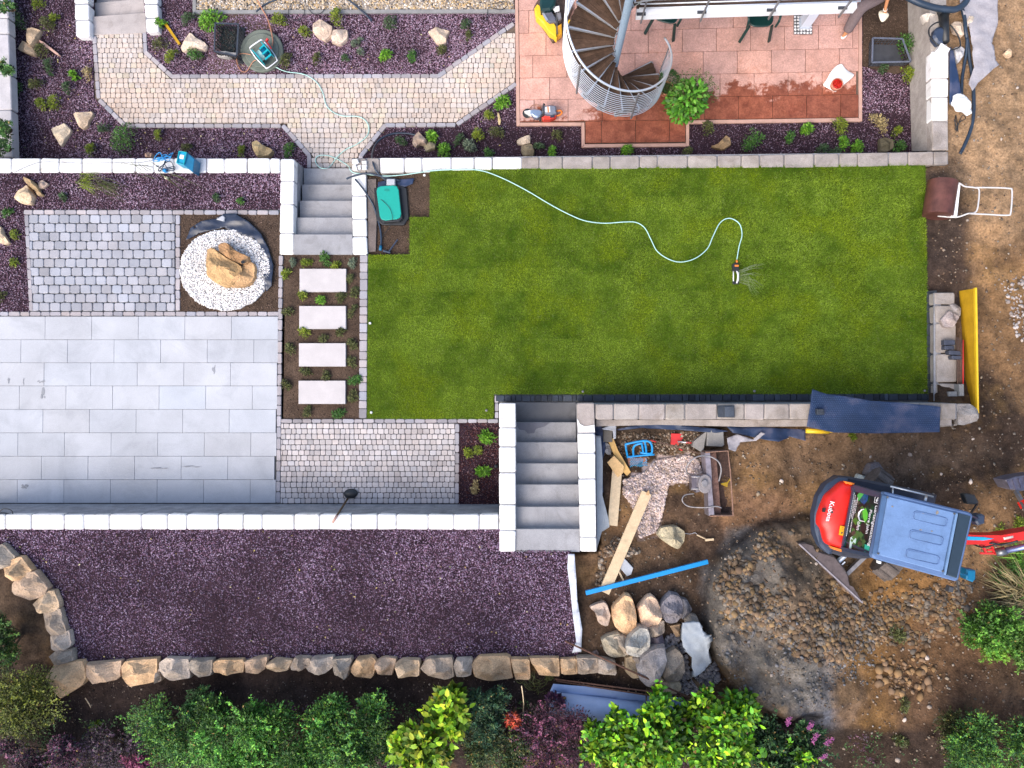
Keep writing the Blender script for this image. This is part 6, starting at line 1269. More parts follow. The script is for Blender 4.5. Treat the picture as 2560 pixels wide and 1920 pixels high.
# grading bucket
zb = ZG(1790, 1210)
e = empty('grading_bucket', P(1790, 1210, zb), 'worn steel grading bucket with hitch lying in the work area', 'digger bucket')
def G_(px, py, h): return P(px, py, zb+h)
def gp(poly, h0, h1, mat, name, c=(1, 1, 1), bev=.006): k = MB(); k.pprism(poly, zb+h0, zb+h1, bev, c); return k.build(name, mat, e)
gp([(1766,1132),(1822,1128),(1834,1289),(1774,1289)], -.02, .03, 'rust', 'bucket_floor', (.55, .5, .5))
gp([(1762,1132),(1775,1131),(1779,1180),(1781,1230),(1786,1289),(1772,1290),(1770,1235),(1766,1180)], .0, .30, 'steelplate', 'back_plate', (1, .95, 1.05))
gp([(1775,1132),(1790,1131),(1803,1289),(1786,1289)], .0, .16, 'rust', 'curved_back', (1.6, 1.4, 1.4))
k = MB(); k.tube([G_(1764, 1131, .3), G_(1820, 1127, .3), G_(1826, 1180, .28), G_(1833, 1289, .3), G_(1774, 1290, .3)], .011, 6, c=(2.4, 2.2, 2.0)); k.build('cutting_edge', 'rust', e)
gp([(1764,1128),(1820,1126),(1820,1129),(1764,1132)], .0, .3, 'rust', 'side_plate'); gp([(1774,1287),(1833,1287),(1833,1291),(1774,1291)], .0, .3, 'rust', 'side_plate')
gp(ell(1763, 1210, 17, 24, 18), .1, .34, 'steelplate', 'tilt_rotor', (1.0, .95, .92)); gp(ell(1762, 1209, 8, 10, 14), .34, .38, 'steelplate', 'rotor_cap', (.9, .9, .9))
gp([(1738,1190),(1755,1192),(1755,1228),(1740,1232)], .1, .3, 'steelplate', 'hitch_block', (.7, .65, .7)); gp([(1728,1188),(1740,1188),(1740,1226),(1730,1226)], .12, .32, 'steelplate', 'hitch_plate', (.5, .45, .5))
k = MB(); 
for yy in (1192, 1222): k = MB(); k.cyl(G_(1728, yy, .3), G_(1757, yy, .3), .022, seg=10); k.build('hitch_pin', 'steelplate', e, True)
k = MB(); k.tube([G_(1733, 1190, .2), G_(1717, 1180, .3), G_(1719, 1162, .4), G_(1740, 1143, .45), G_(1770, 1140, .45), G_(1795, 1153, .45), G_(1803, 1175, .4), G_(1797, 1203, .3)], .012, 8, smooth=6); k.build('hydraulic_hose', 'steelplate', e, True)
k = MB(); k.tube([G_(1735, 1234, .2), G_(1712, 1238, .2), G_(1706, 1252, .2), G_(1722, 1266, .2), G_(1760, 1269, .3), G_(1790, 1266, .33), G_(1804, 1270, .33)], .010, 8, smooth=6); k.build('hydraulic_hose', 'steelplate', e, True)
gp([(1803,1208),(1818,1205),(1826,1195),(1828,1215),(1818,1218),(1803,1211)], .03, .06, 'yellowboard', 'mud_crust', (.8, .9, 1.5))
for (q, h, s_, c, l) in [([(1642,1335),(1655,1318),(1690,1314),(1712,1330),(1711,1350),(1696,1373),(1680,1366),(1655,1350)], .3, 451, (.42,.36,.24), 'large pale limestone block left of the dark damp patch'),
    ([(1474,1520),(1480,1513),(1510,1505),(1518,1512),(1527,1540),(1519,1564),(1508,1566),(1495,1553),(1488,1530)], .26, 452, (.50,.38,.30), 'small pinkish boulder at the left end of the rock pile'),
    ([(1531,1520),(1550,1500),(1566,1484),(1578,1492),(1588,1520),(1592,1570),(1578,1590),(1562,1585),(1540,1570),(1532,1548)], .42, 453, (.66,.42,.24), 'tall bright tan boulder, second from the left of the pile'),
    ([(1595,1520),(1612,1500),(1627,1488),(1642,1500),(1656,1530),(1652,1548),(1640,1568),(1615,1570),(1602,1556)], .40, 454, (.70,.48,.33), 'bright tan pointed boulder at the top middle of the pile'),
    ([(1650,1520),(1660,1500),(1678,1484),(1700,1490),(1708,1512),(1704,1540),(1690,1558),(1665,1555),(1656,1540)], .42, 455, (.19,.175,.19), 'dark grey veined boulder at the top right of the pile'),
    ([(1700,1495),(1718,1500),(1731,1524),(1715,1540),(1704,1548),(1702,1520)], .3, 456, (.17,.16,.17), 'dark grey boulder leaning on the right side of the veined one'),
    ([(1504,1600),(1518,1590),(1545,1582),(1566,1595),(1570,1625),(1562,1640),(1530,1642),(1512,1630)], .36, 457, (.36,.31,.23), 'mossy grey brown boulder at the left middle of the pile'),
    ([(1530,1610),(1535,1590),(1560,1588),(1575,1600),(1570,1640),(1552,1628)], .44, 458, (.42,.34,.26), 'grey brown boulder wedged between mossy and speckled ones'),
    ([(1557,1612),(1580,1585),(1600,1568),(1620,1572),(1626,1600),(1622,1630),(1600,1642),(1570,1636)], .55, 459, (.38,.36,.32), 'large speckled grey boulder with a pale lower edge'),
    ([(1612,1570),(1640,1560),(1660,1550),(1661,1580),(1645,1595),(1625,1598)], .32, 460, (.38,.31,.25), 'brown grey boulder under the pointed tan one'),
    ([(1625,1595),(1655,1585),(1660,1605),(1650,1618),(1628,1618)], .24, 461, (.13,.11,.13), 'small very dark boulder in the middle of the pile'),
    ([(1592,1670),(1605,1640),(1632,1622),(1662,1615),(1665,1650),(1655,1680),(1635,1700),(1620,1715),(1600,1700)], .55, 462, (.31,.28,.27), 'largest dark grey boulder at the bottom of the pile'),
    ([(1600,1700),(1625,1712),(1650,1690),(1660,1700),(1645,1718),(1620,1716)], .3, 463, (.44,.37,.26), 'tan foot stone under the largest dark boulder'),
    ([(1652,1640),(1690,1620),(1708,1640),(1712,1680),(1700,1700),(1670,1705),(1655,1690)], .38, 464, (.29,.24,.19), 'broad dark brown boulder at the lower right of the pile'),
    ([(1655,1668),(1685,1650),(1692,1670),(1690,1690),(1660,1690)], .46, 465, (.24,.21,.17), 'wedge shaped brown stone on the lower right boulder'),
    ([(1648,1722),(1652,1706),(1668,1701),(1700,1705),(1705,1722),(1690,1734),(1660,1732)], .3, 466, (.42,.34,.23), 'low rounded tan stone at the very bottom of the pile'),
    ([(1564,1645),(1580,1640),(1594,1655),(1596,1690),(1580,1695),(1564,1680)], .3, 467, (.40,.30,.19), 'upright brown block left of the largest dark boulder'),
    ([(1580,1645),(1600,1638),(1610,1650),(1598,1664)], .4, 468, (.24,.20,.17), 'small brown stone between the speckled and dark boulders'),
    ([(1709,1545),(1725,1532),(1742,1540),(1750,1560),(1745,1580),(1720,1570)], .22, 469, (.30,.26,.22), 'brown stone partly under the grey cement bag'),
    ([(1675,1565),(1700,1560),(1700,1590),(1690,1592)], .2, 470, (.34,.23,.14), 'small orange brown stone left of the cement bag'),
    ([(1480,1630),(1492,1625),(1498,1634),(1490,1641),(1480,1638)], .1, 471, (.16,.12,.11), 'little dark stone on the soil left of the pile'),
    ([(2160,1185),(2172,1160),(2195,1155),(2212,1178),(2212,1200),(2180,1205)], .22, 472, (.16,.14,.14), 'dark grey stone just above the excavator'),
    ([(2139,1195),(2146,1185),(2168,1192),(2170,1200),(2145,1200)], .2, 473, (.60,.62,.55), 'flat pale stone at the upper edge of the excavator')]:
    g = np.mean(q, 0); rock(q, ZG(*g)-.03, h, s_, c, l, 'boulders in the rock pile' if 452 <= s_ <= 470 else None, 'boulder', 'boulder', top=.7 if s_ % 2 else .6)
x, y = scatter([(1655,1600),(1700,1570),(1710,1600),(1730,1700),(1790,1650),(1800,1700),(1760,1730),(1710,1735),(1660,1700)], 900)
grains('rubble', x, y, lambda a, b: zpx(a, b)+.02, .012, .04, [(.20,.19,.20),(.15,.14,.15),(.26,.24,.24)], 'grey broken rubble around the foot of the rock pile', 'rubble', big=True)
cloth('cement_bag', [(1704,1554),(1746,1552),(1758,1580),(1768,1610),(1772,1640),(1778,1655),(1760,1675),(1738,1690),(1730,1670),(1728,1640),(1706,1615)], lambda a, b: zpx(a, b)+.34-.10*np.clip((b-1600)/60, 0, 1), 'paleconc', 'grey blue cement bag draped over the right side of the pile', 'bag', .04, 34, .12, 23, 5.0)
for a_, b_, w_, l in (((1413, 1603), (1720, 1742), 4.5, 'longest rusty steel bar, running down from the violet bed'), ((1388, 1698), (1725, 1742), 4, 'rusty steel bar above the blue roll, upper one'), ((1392, 1703), (1712, 1752), 4, 'rusty steel bar above the blue roll, lower one')):
    za, zb_ = ZG(*a_)+.1, ZG(*b_)+.42; k = MB(); k.cyl(P(*a_, max(za, 1.0)), P(*b_, zb_), pxs(w_, 1)/2, seg=8, c=(1.1, .9, .8)); tag(k.build('steel_bar', 'rust', None, True), l, 'steel bar', 'rusty steel bars by the rock pile')
# blue geotextile roll
zr_ = ZG(1550, 1770)
e = empty('geotextile_roll', P(1550, 1765, zr_), 'big pale blue geotextile roll at the foot of the rock pile', 'roll')
a_ = P(1374, 1760, zr_+.2); b_ = P(1708, 1799, zr_+.2); k = MB(); k.cyl(a_, b_, pxs(58, 1.2)/2, seg=36); k.build('roll_body', 'rollblue', e, True)
cloth('loose_flap', [(1383,1709),(1500,1718),(1610,1734),(1709,1744),(1708,1772),(1600,1754),(1480,1740),(1374,1730)], zr_+.12, 'rollblue', '', '', .02, 30, .006, 33, 2, e)
# left-over bits
e = empty('yellow_board', P(2420, 880, 0), 'long ochre yellow formwork board leaning beside the block wall', 'board')
k = MB(); zt0 = .12; W = [P(2400, 727, zt0), P(2436, 721, zt0+.32), P(2441, 1031, zt0+.34), P(2419, 1008, zt0)]; k.add([tuple(p) for p in W]+[tuple(p-Vector((.0, 0, .025))) for p in W], [(0, 3, 2, 1), (4, 5, 6, 7), (0, 1, 5, 4), (1, 2, 6, 5), (2, 3, 7, 6), (3, 0, 4, 7)]); k.build('panel', 'yellowboard', e)
k = MB(); k.bar(P(2438, 720, zt0+.33), P(2443, 1033, zt0+.35), .03, .05); k.build('edge_strip', 'yellow', e)
rock([(2352,800),(2372,777),(2399,792),(2382,818),(2360,818)], .19, .16, 481, (.34,.28,.26), 'loose pinkish block lying askew on the unfinished wall', cat='block')
rock([(2374,762),(2385,758),(2402,770),(2400,790),(2378,778)], .12, .14, 482, (.28,.25,.24), 'grey broken block behind the askew pinkish one', cat='block')
for i, (q, l) in enumerate([([(2360,850),(2388,850),(2389,862),(2361,863)], 'upper dark stone in the stack on the unfinished wall'), ([(2362,864),(2386,864),(2386,874),(2362,874)], 'second dark stone in the stack on the unfinished wall'), ([(2372,876),(2402,878),(2403,888),(2374,886)], 'third dark stone, jutting right in the stack'), ([(2380,889),(2404,890),(2404,899),(2382,898)], 'lowest dark stone in the stack on the unfinished wall')]):
    k = MB(); k.pprism(rounded(q, 2, .3), .2, .30+.01*i, .008, (1.6, 1.5, 1.6)); tag(k.build('paving_block', 'cobdark'), l, 'paving stone', 'dark stones stacked on the unfinished wall')
for i, x0 in enumerate((2392, 2396, 2400, 2404, 2408)):
    k = MB(); k.cyl(P(x0, 842+i*2, .30), P(x0+2-.6*i, 960, .28), .009, seg=6); tag(k.build('steel_stake', 'rust' if i != 4 else 'redpl', None, True), ['leftmost thin dark steel stake on the unfinished wall', 'second thin dark steel stake from the left', 'third thin dark steel stake from the left', 'rightmost dark steel stake, next to the red one', 'thin red stake lying beside the dark stakes'][i], 'stake', 'thin steel stakes on the wall' if i != 4 else None)
k = MB(); k.pprism([(2398,960),(2410,960),(2411,990),(2399,990)], .2, .36, .01); tag(k.build('stone_offcut', 'greyconc'), 'upright grey offcut at the lower end of the stakes', 'offcut')
k = MB(); k.pprism([(2372,979),(2394,978),(2394,991),(2373,991)], .2, .32, .012); tag(k.build('stone_offcut', 'greyconc'), 'small grey offcut lying left of the upright one', 'offcut')
# hammer on dark patch, shovel on the terrace wall
e = empty('hammer', PG(1755, 1345), 'small pale handled hammer lying on the dark damp patch', 'hammer')
k = MB(); k.cyl(PG(1742, 1337, .05), PG(1768, 1349, .05), .013, seg=8); k.build('handle', 'plank', e, True); k = MB(); k.bar(PG(1763, 1350, .05), PG(1784, 1348, .05), .035); k.build('head', 'plank', e)
hose('string', [(1712,1333,ZG(1712,1333)+.02),(1725,1335,ZG(1725,1335)+.02),(1738,1332,ZG(1738,1332)+.02),(1744,1338,ZG(1744,1338)+.03)], .004, 'fleece', 'thin pale string from the limestone block to the hammer', 'string')
e = empty('shovel', P(876, 1235, 0), 'shovel leaning on the wall, dark blade on the cobbled square', 'shovel')
k = MB(); k.dome(P(877, 1234, .03), .125, .085, .05, 16, 4, rot=.1); k.build('blade', 'black', e, True)
k = MB(); k.cyl(P(869, 1247, .08), P(843, 1288, 1.02), .017, seg=10); k.build('shaft', 'bark', e, True); k = MB(); k.cyl(P(843, 1288, 1.02), P(831, 1307, 1.06), .022, seg=10); k.build('grip', 'yellow', e, True).data.materials[0] = MT['kerb']
k = MB(); k.cyl(P(1240, 1166, .0), P(1240, 1166, .03), .032, seg=16); tag(k.build('irrigation_cap', 'black', None, True), 'small round black cap in the dark red bed by the wall', 'cap')
for (px, py, l) in ((1216, 1026, 'in the lower left part of the lawn beside the stairs'), (1457, 979, 'at the dark cobble band near the stairs'), (1886, 978, 'at the middle of the dark cobble band'), (2312, 977, 'in the lower right lawn corner'), (1061, 438, 'on the soil by the top left lawn corner'), (925, 808, 'at the left lawn edge'), (928, 1031, 'in the lower left lawn corner')):
    k = MB(); k.cyl(P(px, py, .0), P(px, py, .03), .022, seg=10); tag(k.build('pop_up_nozzle', 'steelplate' if px > 1100 else 'whitepaint', None, True), 'tiny round pop up nozzle '+l, 'nozzle', 'pop up nozzles round the lawn')
hose('black_strap', [(-10,1284,.9),(10,1282,.9),(30,1286,.92),(28,1276,.92),(8,1272,.9),(-10,1290,.9)], .008, 'black', 'black strap loop lying at the left end of the terrace wall', 'strap')

# ---- loose stones and clods on the dirt
east = [(2320,430),(2345,410),(2375,380),(2430,0),(2600,0),(2600,1900),(1300,1950),(1450,1700),(1500,1480),(1510,1390),(1520,1070),(2440,1070),(2450,720),(2340,720)]
DC = [(.17,.11,.07),(.22,.15,.10),(.12,.08,.055),(.26,.20,.15),(.15,.12,.09),(.30,.25,.20)]
def zd(a, b): return zpx(a, b)
x, y = scatter(east, 11000); grains('dirt_pebbles', x, y, zd, .004, .028, DC, 'small brown stones scattered over the bare dirt', 'stones', big=False, power=4)
x, y = scatter(east, 110); grains('pale_stones', x, y, zd, .012, .045, [(.42,.34,.28),(.5,.42,.36),(.36,.28,.2)], 'scattered pale stones lying on the bare dirt', 'stones', big=True, power=2.5)
x, y = scatter([(2500,700),(2560,690),(2570,880),(2545,850),(2530,800)], 120); grains('white_rubble', x, y, zd, .012, .04, [(.44,.39,.36),(.36,.30,.27)], 'white plaster crumbs on the dirt at the right edge', 'rubble', big=True)
CL = [(.15,.10,.065),(.19,.125,.075),(.11,.08,.055),(.22,.145,.075),(.16,.135,.11)]
x, y = scatter([(1790,1380),(1850,1335),(1950,1330),(2010,1390),(2080,1460),(2160,1520),(2420,1450),(2440,1520),(2330,1600),(2200,1600),(2120,1640),(1980,1640),(1930,1560),(1850,1580),(1790,1500)], 8500); x += RNG.normal(0, 16, len(x)); y += RNG.normal(0, 14, len(x)); kk = (fbm(x, y, .014, 3, 93) > .33) & (RNG.random(len(x)) < .35+1.1*fbm(x, y, .03, 3, 94)); x, y = x[kk], y[kk]; kk = np.hypot((x-2010)/246, (y-1545)/248) < np.where(x < 2050, .97, 9); x, y = x[kk], y[kk]
grains('clods', x, y, lambda a, b: zd(a, b)-.006, .010, .062, CL, 'coarse clods of dug earth around the spoil heap', 'clods', big=True, power=3.0, flat=.6, lift=.0, cf=lambda a, b: .55+.9*fbm(a, b, .02, 3, 91))
x, y = scatter([(2200,1640),(2330,1650),(2330,1720),(2240,1740),(2190,1700)], 150); x += RNG.normal(0, 18, len(x)); y += RNG.normal(0, 14, len(x)); grains('clods', x, y, zd, .012, .07, [(.26,.16,.08),(.2,.13,.08)], 'ochre clods below the excavator near the bottom', 'clods', big=True, power=2.6)
x, y = scatter([(1505,1390),(1560,1400),(1600,1380),(1540,1340),(1500,1380),(1490,1460),(1520,1470)], 420); grains('clods', x, y, zd, .01, .045, DC, 'brown clods at the foot of the right stair wall', 'clods', big=True, power=2.6)
x, y = scatter([(1505,1080),(1760,1080),(1760,1135),(1500,1140)], 900); grains('clods', x, y, zd, .008, .03, DC, 'brown crumbs of soil between membrane and tools', 'clods', big=True, power=2.6)
x, y = scatter([(180,1700),(1480,1690),(1480,1900),(0,1900),(0,1700)], 4200); grains('humus_crumbs', x, y, zd, .004, .02, [(.07,.05,.04),(.11,.08,.06),(.04,.03,.025),(.25,.2,.16)], 'dark crumbs and chips on the humus below the rubble wall', 'crumbs', power=3)
for nm, poly, z, l in (('stepping_crumbs', quad(710,640,896,1044), -.03, 'brown soil crumbs between the stepping slabs'), ('pump_crumbs', [(916,436),(1072,436),(1072,550),(1030,550),(1030,640),(916,640)], -.09, 'brown soil crumbs round the teal pump box'), ('fountain_crumbs', quad(452,540,695,776), -.018, 'brown soil crumbs in the corners round the fountain'), ('corner_crumbs', [(2160,0),(2285,0),(2275,165),(2160,165)], ZL, 'brown soil crumbs beside the right retaining wall')):
    x, y = scatter(poly, 2600, [peb] if 'fount' in nm else ()); grains(nm, x, y, z, .004, .014, [(.11,.075,.055),(.16,.11,.085),(.06,.04,.03)], l, 'crumbs', power=2)
x, y = scatter(ell(2000, 1640, 190, 130), 2600); x += RNG.normal(0, 14, len(x)); kk = fbm(x, y, .02, 3, 97) > .42; grains('grey_crumbs', x[kk], y[kk], lambda a, b: zd(a, b)-.003, .006, .035, [(.15,.145,.14),(.11,.105,.10),(.19,.18,.18),(.13,.11,.09)], 'grey crumbs of clay on the spoil heap', 'crumbs', big=True, power=3, flat=.5, lift=0)
# ================================================================== stones in the beds
TN = (.52, .38, .25)
for i, (q, z, h, c, l) in enumerate([
 ([(67,72),(80,69),(101,75),(97,88),(88,108),(80,118),(71,110),(67,90)], ZL, .16, TN, 'upper of two tan rocks near the far left wall'),
 ([(44,123),(56,101),(75,112),(91,131),(89,140),(76,138)], ZL, .12, TN, 'lower pointed tan rock near the far left wall'),
 ([(127,322),(160,308),(178,326),(153,366),(140,345)], ZL, .14, (.62,.50,.36), 'pale triangular rock in the left bed, the more southern one'),
 ([(184,285),(190,280),(200,282),(230,279),(232,288),(222,300),(218,316),(207,323),(197,315),(188,295)], ZL, .16, (.55,.42,.30), 'notched tan rock just up and right of the triangular one'),
 ([(452,118),(463,100),(475,80),(490,95),(510,105),(516,112),(512,124),(498,124),(480,120),(465,128),(455,126)], ZL, .2, (.60,.48,.37), 'big pale rock at the inner corner left of the black crate'),
 ([(781,60),(800,48),(812,55),(830,66),(828,88),(813,101),(795,92),(783,80)], ZL, .22, (.58,.44,.34), 'left rock of the touching pair in the upper bed'),
 ([(832,75),(868,74),(869,96),(850,112),(830,105),(828,90)], ZL, .2, (.60,.47,.37), 'right blocky rock of the touching pair in the upper bed'),
 ([(1071,79),(1090,70),(1123,78),(1115,95),(1117,105),(1105,115),(1092,108),(1080,92)], ZL, .18, (.56,.43,.32), 'lone heart shaped rock at the right of the upper bed'),
 ([(630,358),(640,350),(655,362),(682,375),(672,388),(645,394),(635,380)], ZL, .3, (.50,.37,.20), 'ochre rock behind the white wall left of the path exit'),
 ([(1032,345),(1046,329),(1068,352),(1066,362),(1048,360),(1040,366),(1031,360)], ZL, .2, (.42,.31,.24), 'brown pointed rock under the end of the arched pipe'),
 ([(1058,363),(1075,356),(1090,360),(1088,372),(1065,378)], ZL, .15, (.30,.25,.16), 'olive flat rock beside the brown pointed one'),
 ([(1292,352),(1300,345),(1324,338),(1327,345),(1325,358),(1310,362),(1295,360)], ZL, .12, (.50,.40,.30), 'pale flat rock below the left corner of the patio'),
 ([(1304,365),(1330,360),(1337,380),(1332,390),(1310,390),(1303,378)], ZL, .16, (.24,.19,.12), 'dark olive rock at the wall below the patio corner'),
 ([(1780,365),(1795,360),(1815,338),(1825,345),(1828,362),(1810,374),(1790,370)], ZL, .15, (.33,.22,.12), 'damp brown rock in the dark bed right of the patio extension'),
 ([(2200,347),(2212,343),(2232,350),(2234,370),(2215,380),(2200,378)], ZL, .2, (.13,.11,.07), 'dark squarish rock in the bed near the right wall corner'),
 ([(35,494),(45,478),(67,463),(83,488),(78,510),(52,508)], -.02, .22, (.56,.42,.28), 'front tan rock of the cluster at the left end of the gravel strip'),
 ([(58,441),(75,450),(95,466),(97,480),(107,485),(96,490),(82,470),(70,462),(60,450)], -.02, .2, (.42,.29,.16), 'long ochre rock behind the front one in the left cluster'),
 ([(95,458),(105,450),(121,460),(110,470),(98,472)], -.02, .12, (.40,.30,.24), 'small tan rock at the right of the left cluster'),
 ([(-6,562),(3,570),(8,585),(22,606),(15,612),(-6,605)], -.02, .18, (.56,.42,.28), 'tan rock cut off by the left picture edge beside the grey cobbles'),
 ([(1243,282),(1247,282),(1252,300),(1250,312),(1246,310)], ZL, .05, (.62,.48,.26), 'thin pale upright stone in the bed left of the patio')]):
    rock(q, z-.02, h, 500+i, c, l, 'rocks placed in the gravel beds')
# ================================================================== small plants
KC = {'y': [(.14,.19,.012),(.20,.24,.02),(.09,.13,.01)], 'g': [(.045,.13,.02),(.08,.19,.03),(.03,.08,.015)], 'd': [(.025,.065,.018),(.045,.09,.03),(.07,.10,.05)], 'b': [(.10,.26,.015),(.17,.34,.03),(.06,.16,.01)], 'o': [(.07,.085,.02),(.11,.12,.035),(.05,.05,.02)], 's': [(.12,.15,.10),(.16,.20,.13),(.08,.11,.07)], 't': [(.34,.26,.11),(.42,.33,.16),(.20,.15,.07)]}
def clump(px, py, z, r, h, kind, label, n=None, leaf=None, up=.6, group='small plants in the beds', name='garden_plant', spread=1.0, big=None, cat='plant'):
    R = pxs(r, z); c0 = P(px, py, z); n = n or int(40+17*r); lf = leaf or (.016, .040)
    e = empty(name, c0, label, cat, group)
    k = 5+int(r/4); cx = RNG.uniform(-1, 1, k)*.55*R; cy = RNG.uniform(-1, 1, k)*.55*R; w = RNG.integers(0, k, n)
    a = RNG.uniform(0, 2*math.pi, n); q = np.sqrt(RNG.random(n))*R*.62; X = cx[w]+q*np.cos(a); Y = cy[w]+q*np.sin(a); an = random.uniform(0, 3.14); sx_ = random.uniform(.5, .95); ca_, sa_ = math.cos(an), math.sin(an); X, Y = (X*ca_-Y*sa_)*sx_, (X*sa_+Y*ca_)*1.15; X, Y = X*ca_+Y*sa_, -X*sa_+Y*ca_; d = np.sqrt(X*X+Y*Y)/R
    k_ = d < 1.15; X, Y, d = X[k_], Y[k_], d[k_]; n = len(X); Z = h*np.clip(1-d*d*.8, .05, 1)*RNG.uniform(.25, 1, n)
    C = np.stack([c0.x+X, c0.y+Y, c0.z+Z], -1); dr = np.stack([X/R+RNG.normal(0, .6, n), Y/R+RNG.normal(0, .6, n), RNG.uniform(0, up, n)], -1)
    cc = np.array(KC[kind])[RNG.integers(0, 3, n)]*RNG.uniform(.65, 1.4, (n, 1)); V, Fc, c = leaves(C, RNG.uniform(lf[0], lf[1]*1.35, n), dr, cc, .2, .38, bool(big))
    mk('foliage', V, Fc, 'leaf', e, c); m = MB()
    for i in range(min(6, k)): m.tube([c0, (c0.x+cx[i]*.5, c0.y+cy[i]*.5, c0.z+h*.4), (c0.x+cx[i], c0.y+cy[i], c0.z+h*.75)], .004, 4)
    m.build('stem', 'bark', e); return e
U_ = ZL-.0
SP = [
 (100,14,14,'y','yellow green tuft at the top of the far left bed'),(46,52,32,'d','loose dark green plant hanging by the far left wall top'),(140,48,12,'y','bright yellow green plant above the wood sliver'),(122,64,20,'o','olive plant just left of the bright yellow green one'),
 (108,128,17,'o','olive tuft between the wood sliver and lower tan rock'),(130,168,19,'d','dark green plant below the wood sliver'),(188,190,10,'b','fresh green seedling left of the path corner'),(222,186,13,'t','pale dying plant touching the path border'),
 (43,230,21,'g','bushy green plant beside the far left wall'),(95,215,19,'o','olive green plant right of the bushy one'),(138,256,16,'y','yellowish plant above the notched tan rock'),(106,262,14,'y','small yellowish plant between two olive ones'),
 (172,222,14,'d','dark green tuft near the path corner'),(318,356,42,'g','large fern like green plant behind the white wall'),(398,339,11,'y','yellow green tuft below the cobbled path edge'),(468,371,11,'o','olive tuft above the white wall, right of the blue crate'),
 (608,380,13,'y','yellow green tuft left of the ochre rock'),(232,378,17,'y','yellowish plant left of the big fern like one'),(262,322,13,'d','dim dark plant above the big fern like one'),(404,64,13,'b','light green climber beside the small top steps'),
 (476,50,18,'d','dim green plant left of the bright bushy one'),(532,54,29,'b','bright green bushy plant by the black crate'),(402,113,18,'o','olive plant at the start of the inner bed'),(432,144,18,'y','yellow olive plant at the inner bend of the path'),(488,137,18,'g','dark green plant under the big pale rock'),
 (698,52,19,'y','yellow green plant right of the well cover'),(763,82,14,'y','yellowish tuft left of the touching rock pair'),(846,48,23,'y','yellow green plant above the touching rock pair'),(977,58,17,'d','dark green plant with cream flowers in the upper bed'),
 (888,112,8,'s','pale round leaved seedling, left of three'),(903,105,7,'s','pale round leaved seedling, upper right of three'),(902,131,7,'s','pale round leaved seedling, lowest of three'),(965,139,13,'b','bright green tuft in the middle of the upper bed'),(1031,143,13,'g','green tuft right of the bright one in the upper bed'),
 (795,150,13,'o','dark plant with one pale leaf near the path border'),(868,150,12,'d','dim dark tuft near the inner path border'),(1165,60,11,'d','dim tuft at the right end of the upper bed'),(1172,90,10,'o','olive tuft near the diagonal path border'),(1106,128,14,'o','olive tuft under the heart shaped rock'),(718,154,18,'o','olive plant below right of the well cover'),
 (1257,258,17,'b','fresh green plant by the path left of the patio'),(1223,288,10,'y','small yellow green tuft left of the thin pale stone'),(1198,338,15,'y','yellow green plant in the bed above the white wall'),(1240,332,17,'o','olive plant right of the yellow green one above the wall'),(1081,343,13,'b','bright green plant right of the brown pointed rock'),
 (1110,379,16,'b','bright green cushion plant at the white wall'),(1176,368,17,'s','grey green leafy plant at the white wall'),(1224,384,13,'g','green plant at the wall right of the grey green one'),(725,376,17,'g','white flecked green plant at the path exit'),(1150,352,15,'d','dim dark plant between cushion and olive plant'),
 (1003,352,13,'d','dim dark plant under the arched pipe'),(1392,340,12,'o','olive plant below the patio corner'),(1347,368,12,'d','dark plant beside the dark olive rock'),(1381,383,13,'b','spiky green plant at the damp wall'),(1568,378,12,'b','yellow leaved sprig below the patio extension'),
 (1768,322,15,'o','sparse olive plant at the patio kerb'),(1882,352,28,'g','bushy green plant in the dark bed right of the damp rock'),(2015,324,14,'b','light green plant under the patio kerb, left of two'),(1973,342,13,'g','leafy green seedling in the dark bed'),(2095,318,20,'y','bright yellow green plant under the patio kerb, right of two'),
 (2105,360,13,'b','light round leaved plant in the right dark bed'),(2140,370,13,'b','second round leaved plant, closer to the dark squarish rock'),(2245,368,15,'g','blue green plant right of the dark squarish rock'),(2193,312,26,'t','dry pale flower heads in the bed corner'),(2240,330,11,'y','yellowish dead tuft right of the dry flower heads'),
 (2055,376,14,'d','dim plant at the damp wall under the patio'),(1720,382,11,'o','tiny olive plant at the damp wall'),(2268,188,19,'y','yellow green weed at the foot of the right wall'),(2264,118,30,'g','green weeds growing over the right crate'),(2206,172,11,'d','dim weed below the right crate'),(2085,383,14,'d','low dark plant at the damp wall, far right')]
for i, (x, y, r, kd, l) in enumerate(SP): clump(x, y, ZL+.01, r, .08+r*.006, kd, l, leaf=(.03, .055) if kd in 'bs' and r > 9 else None)
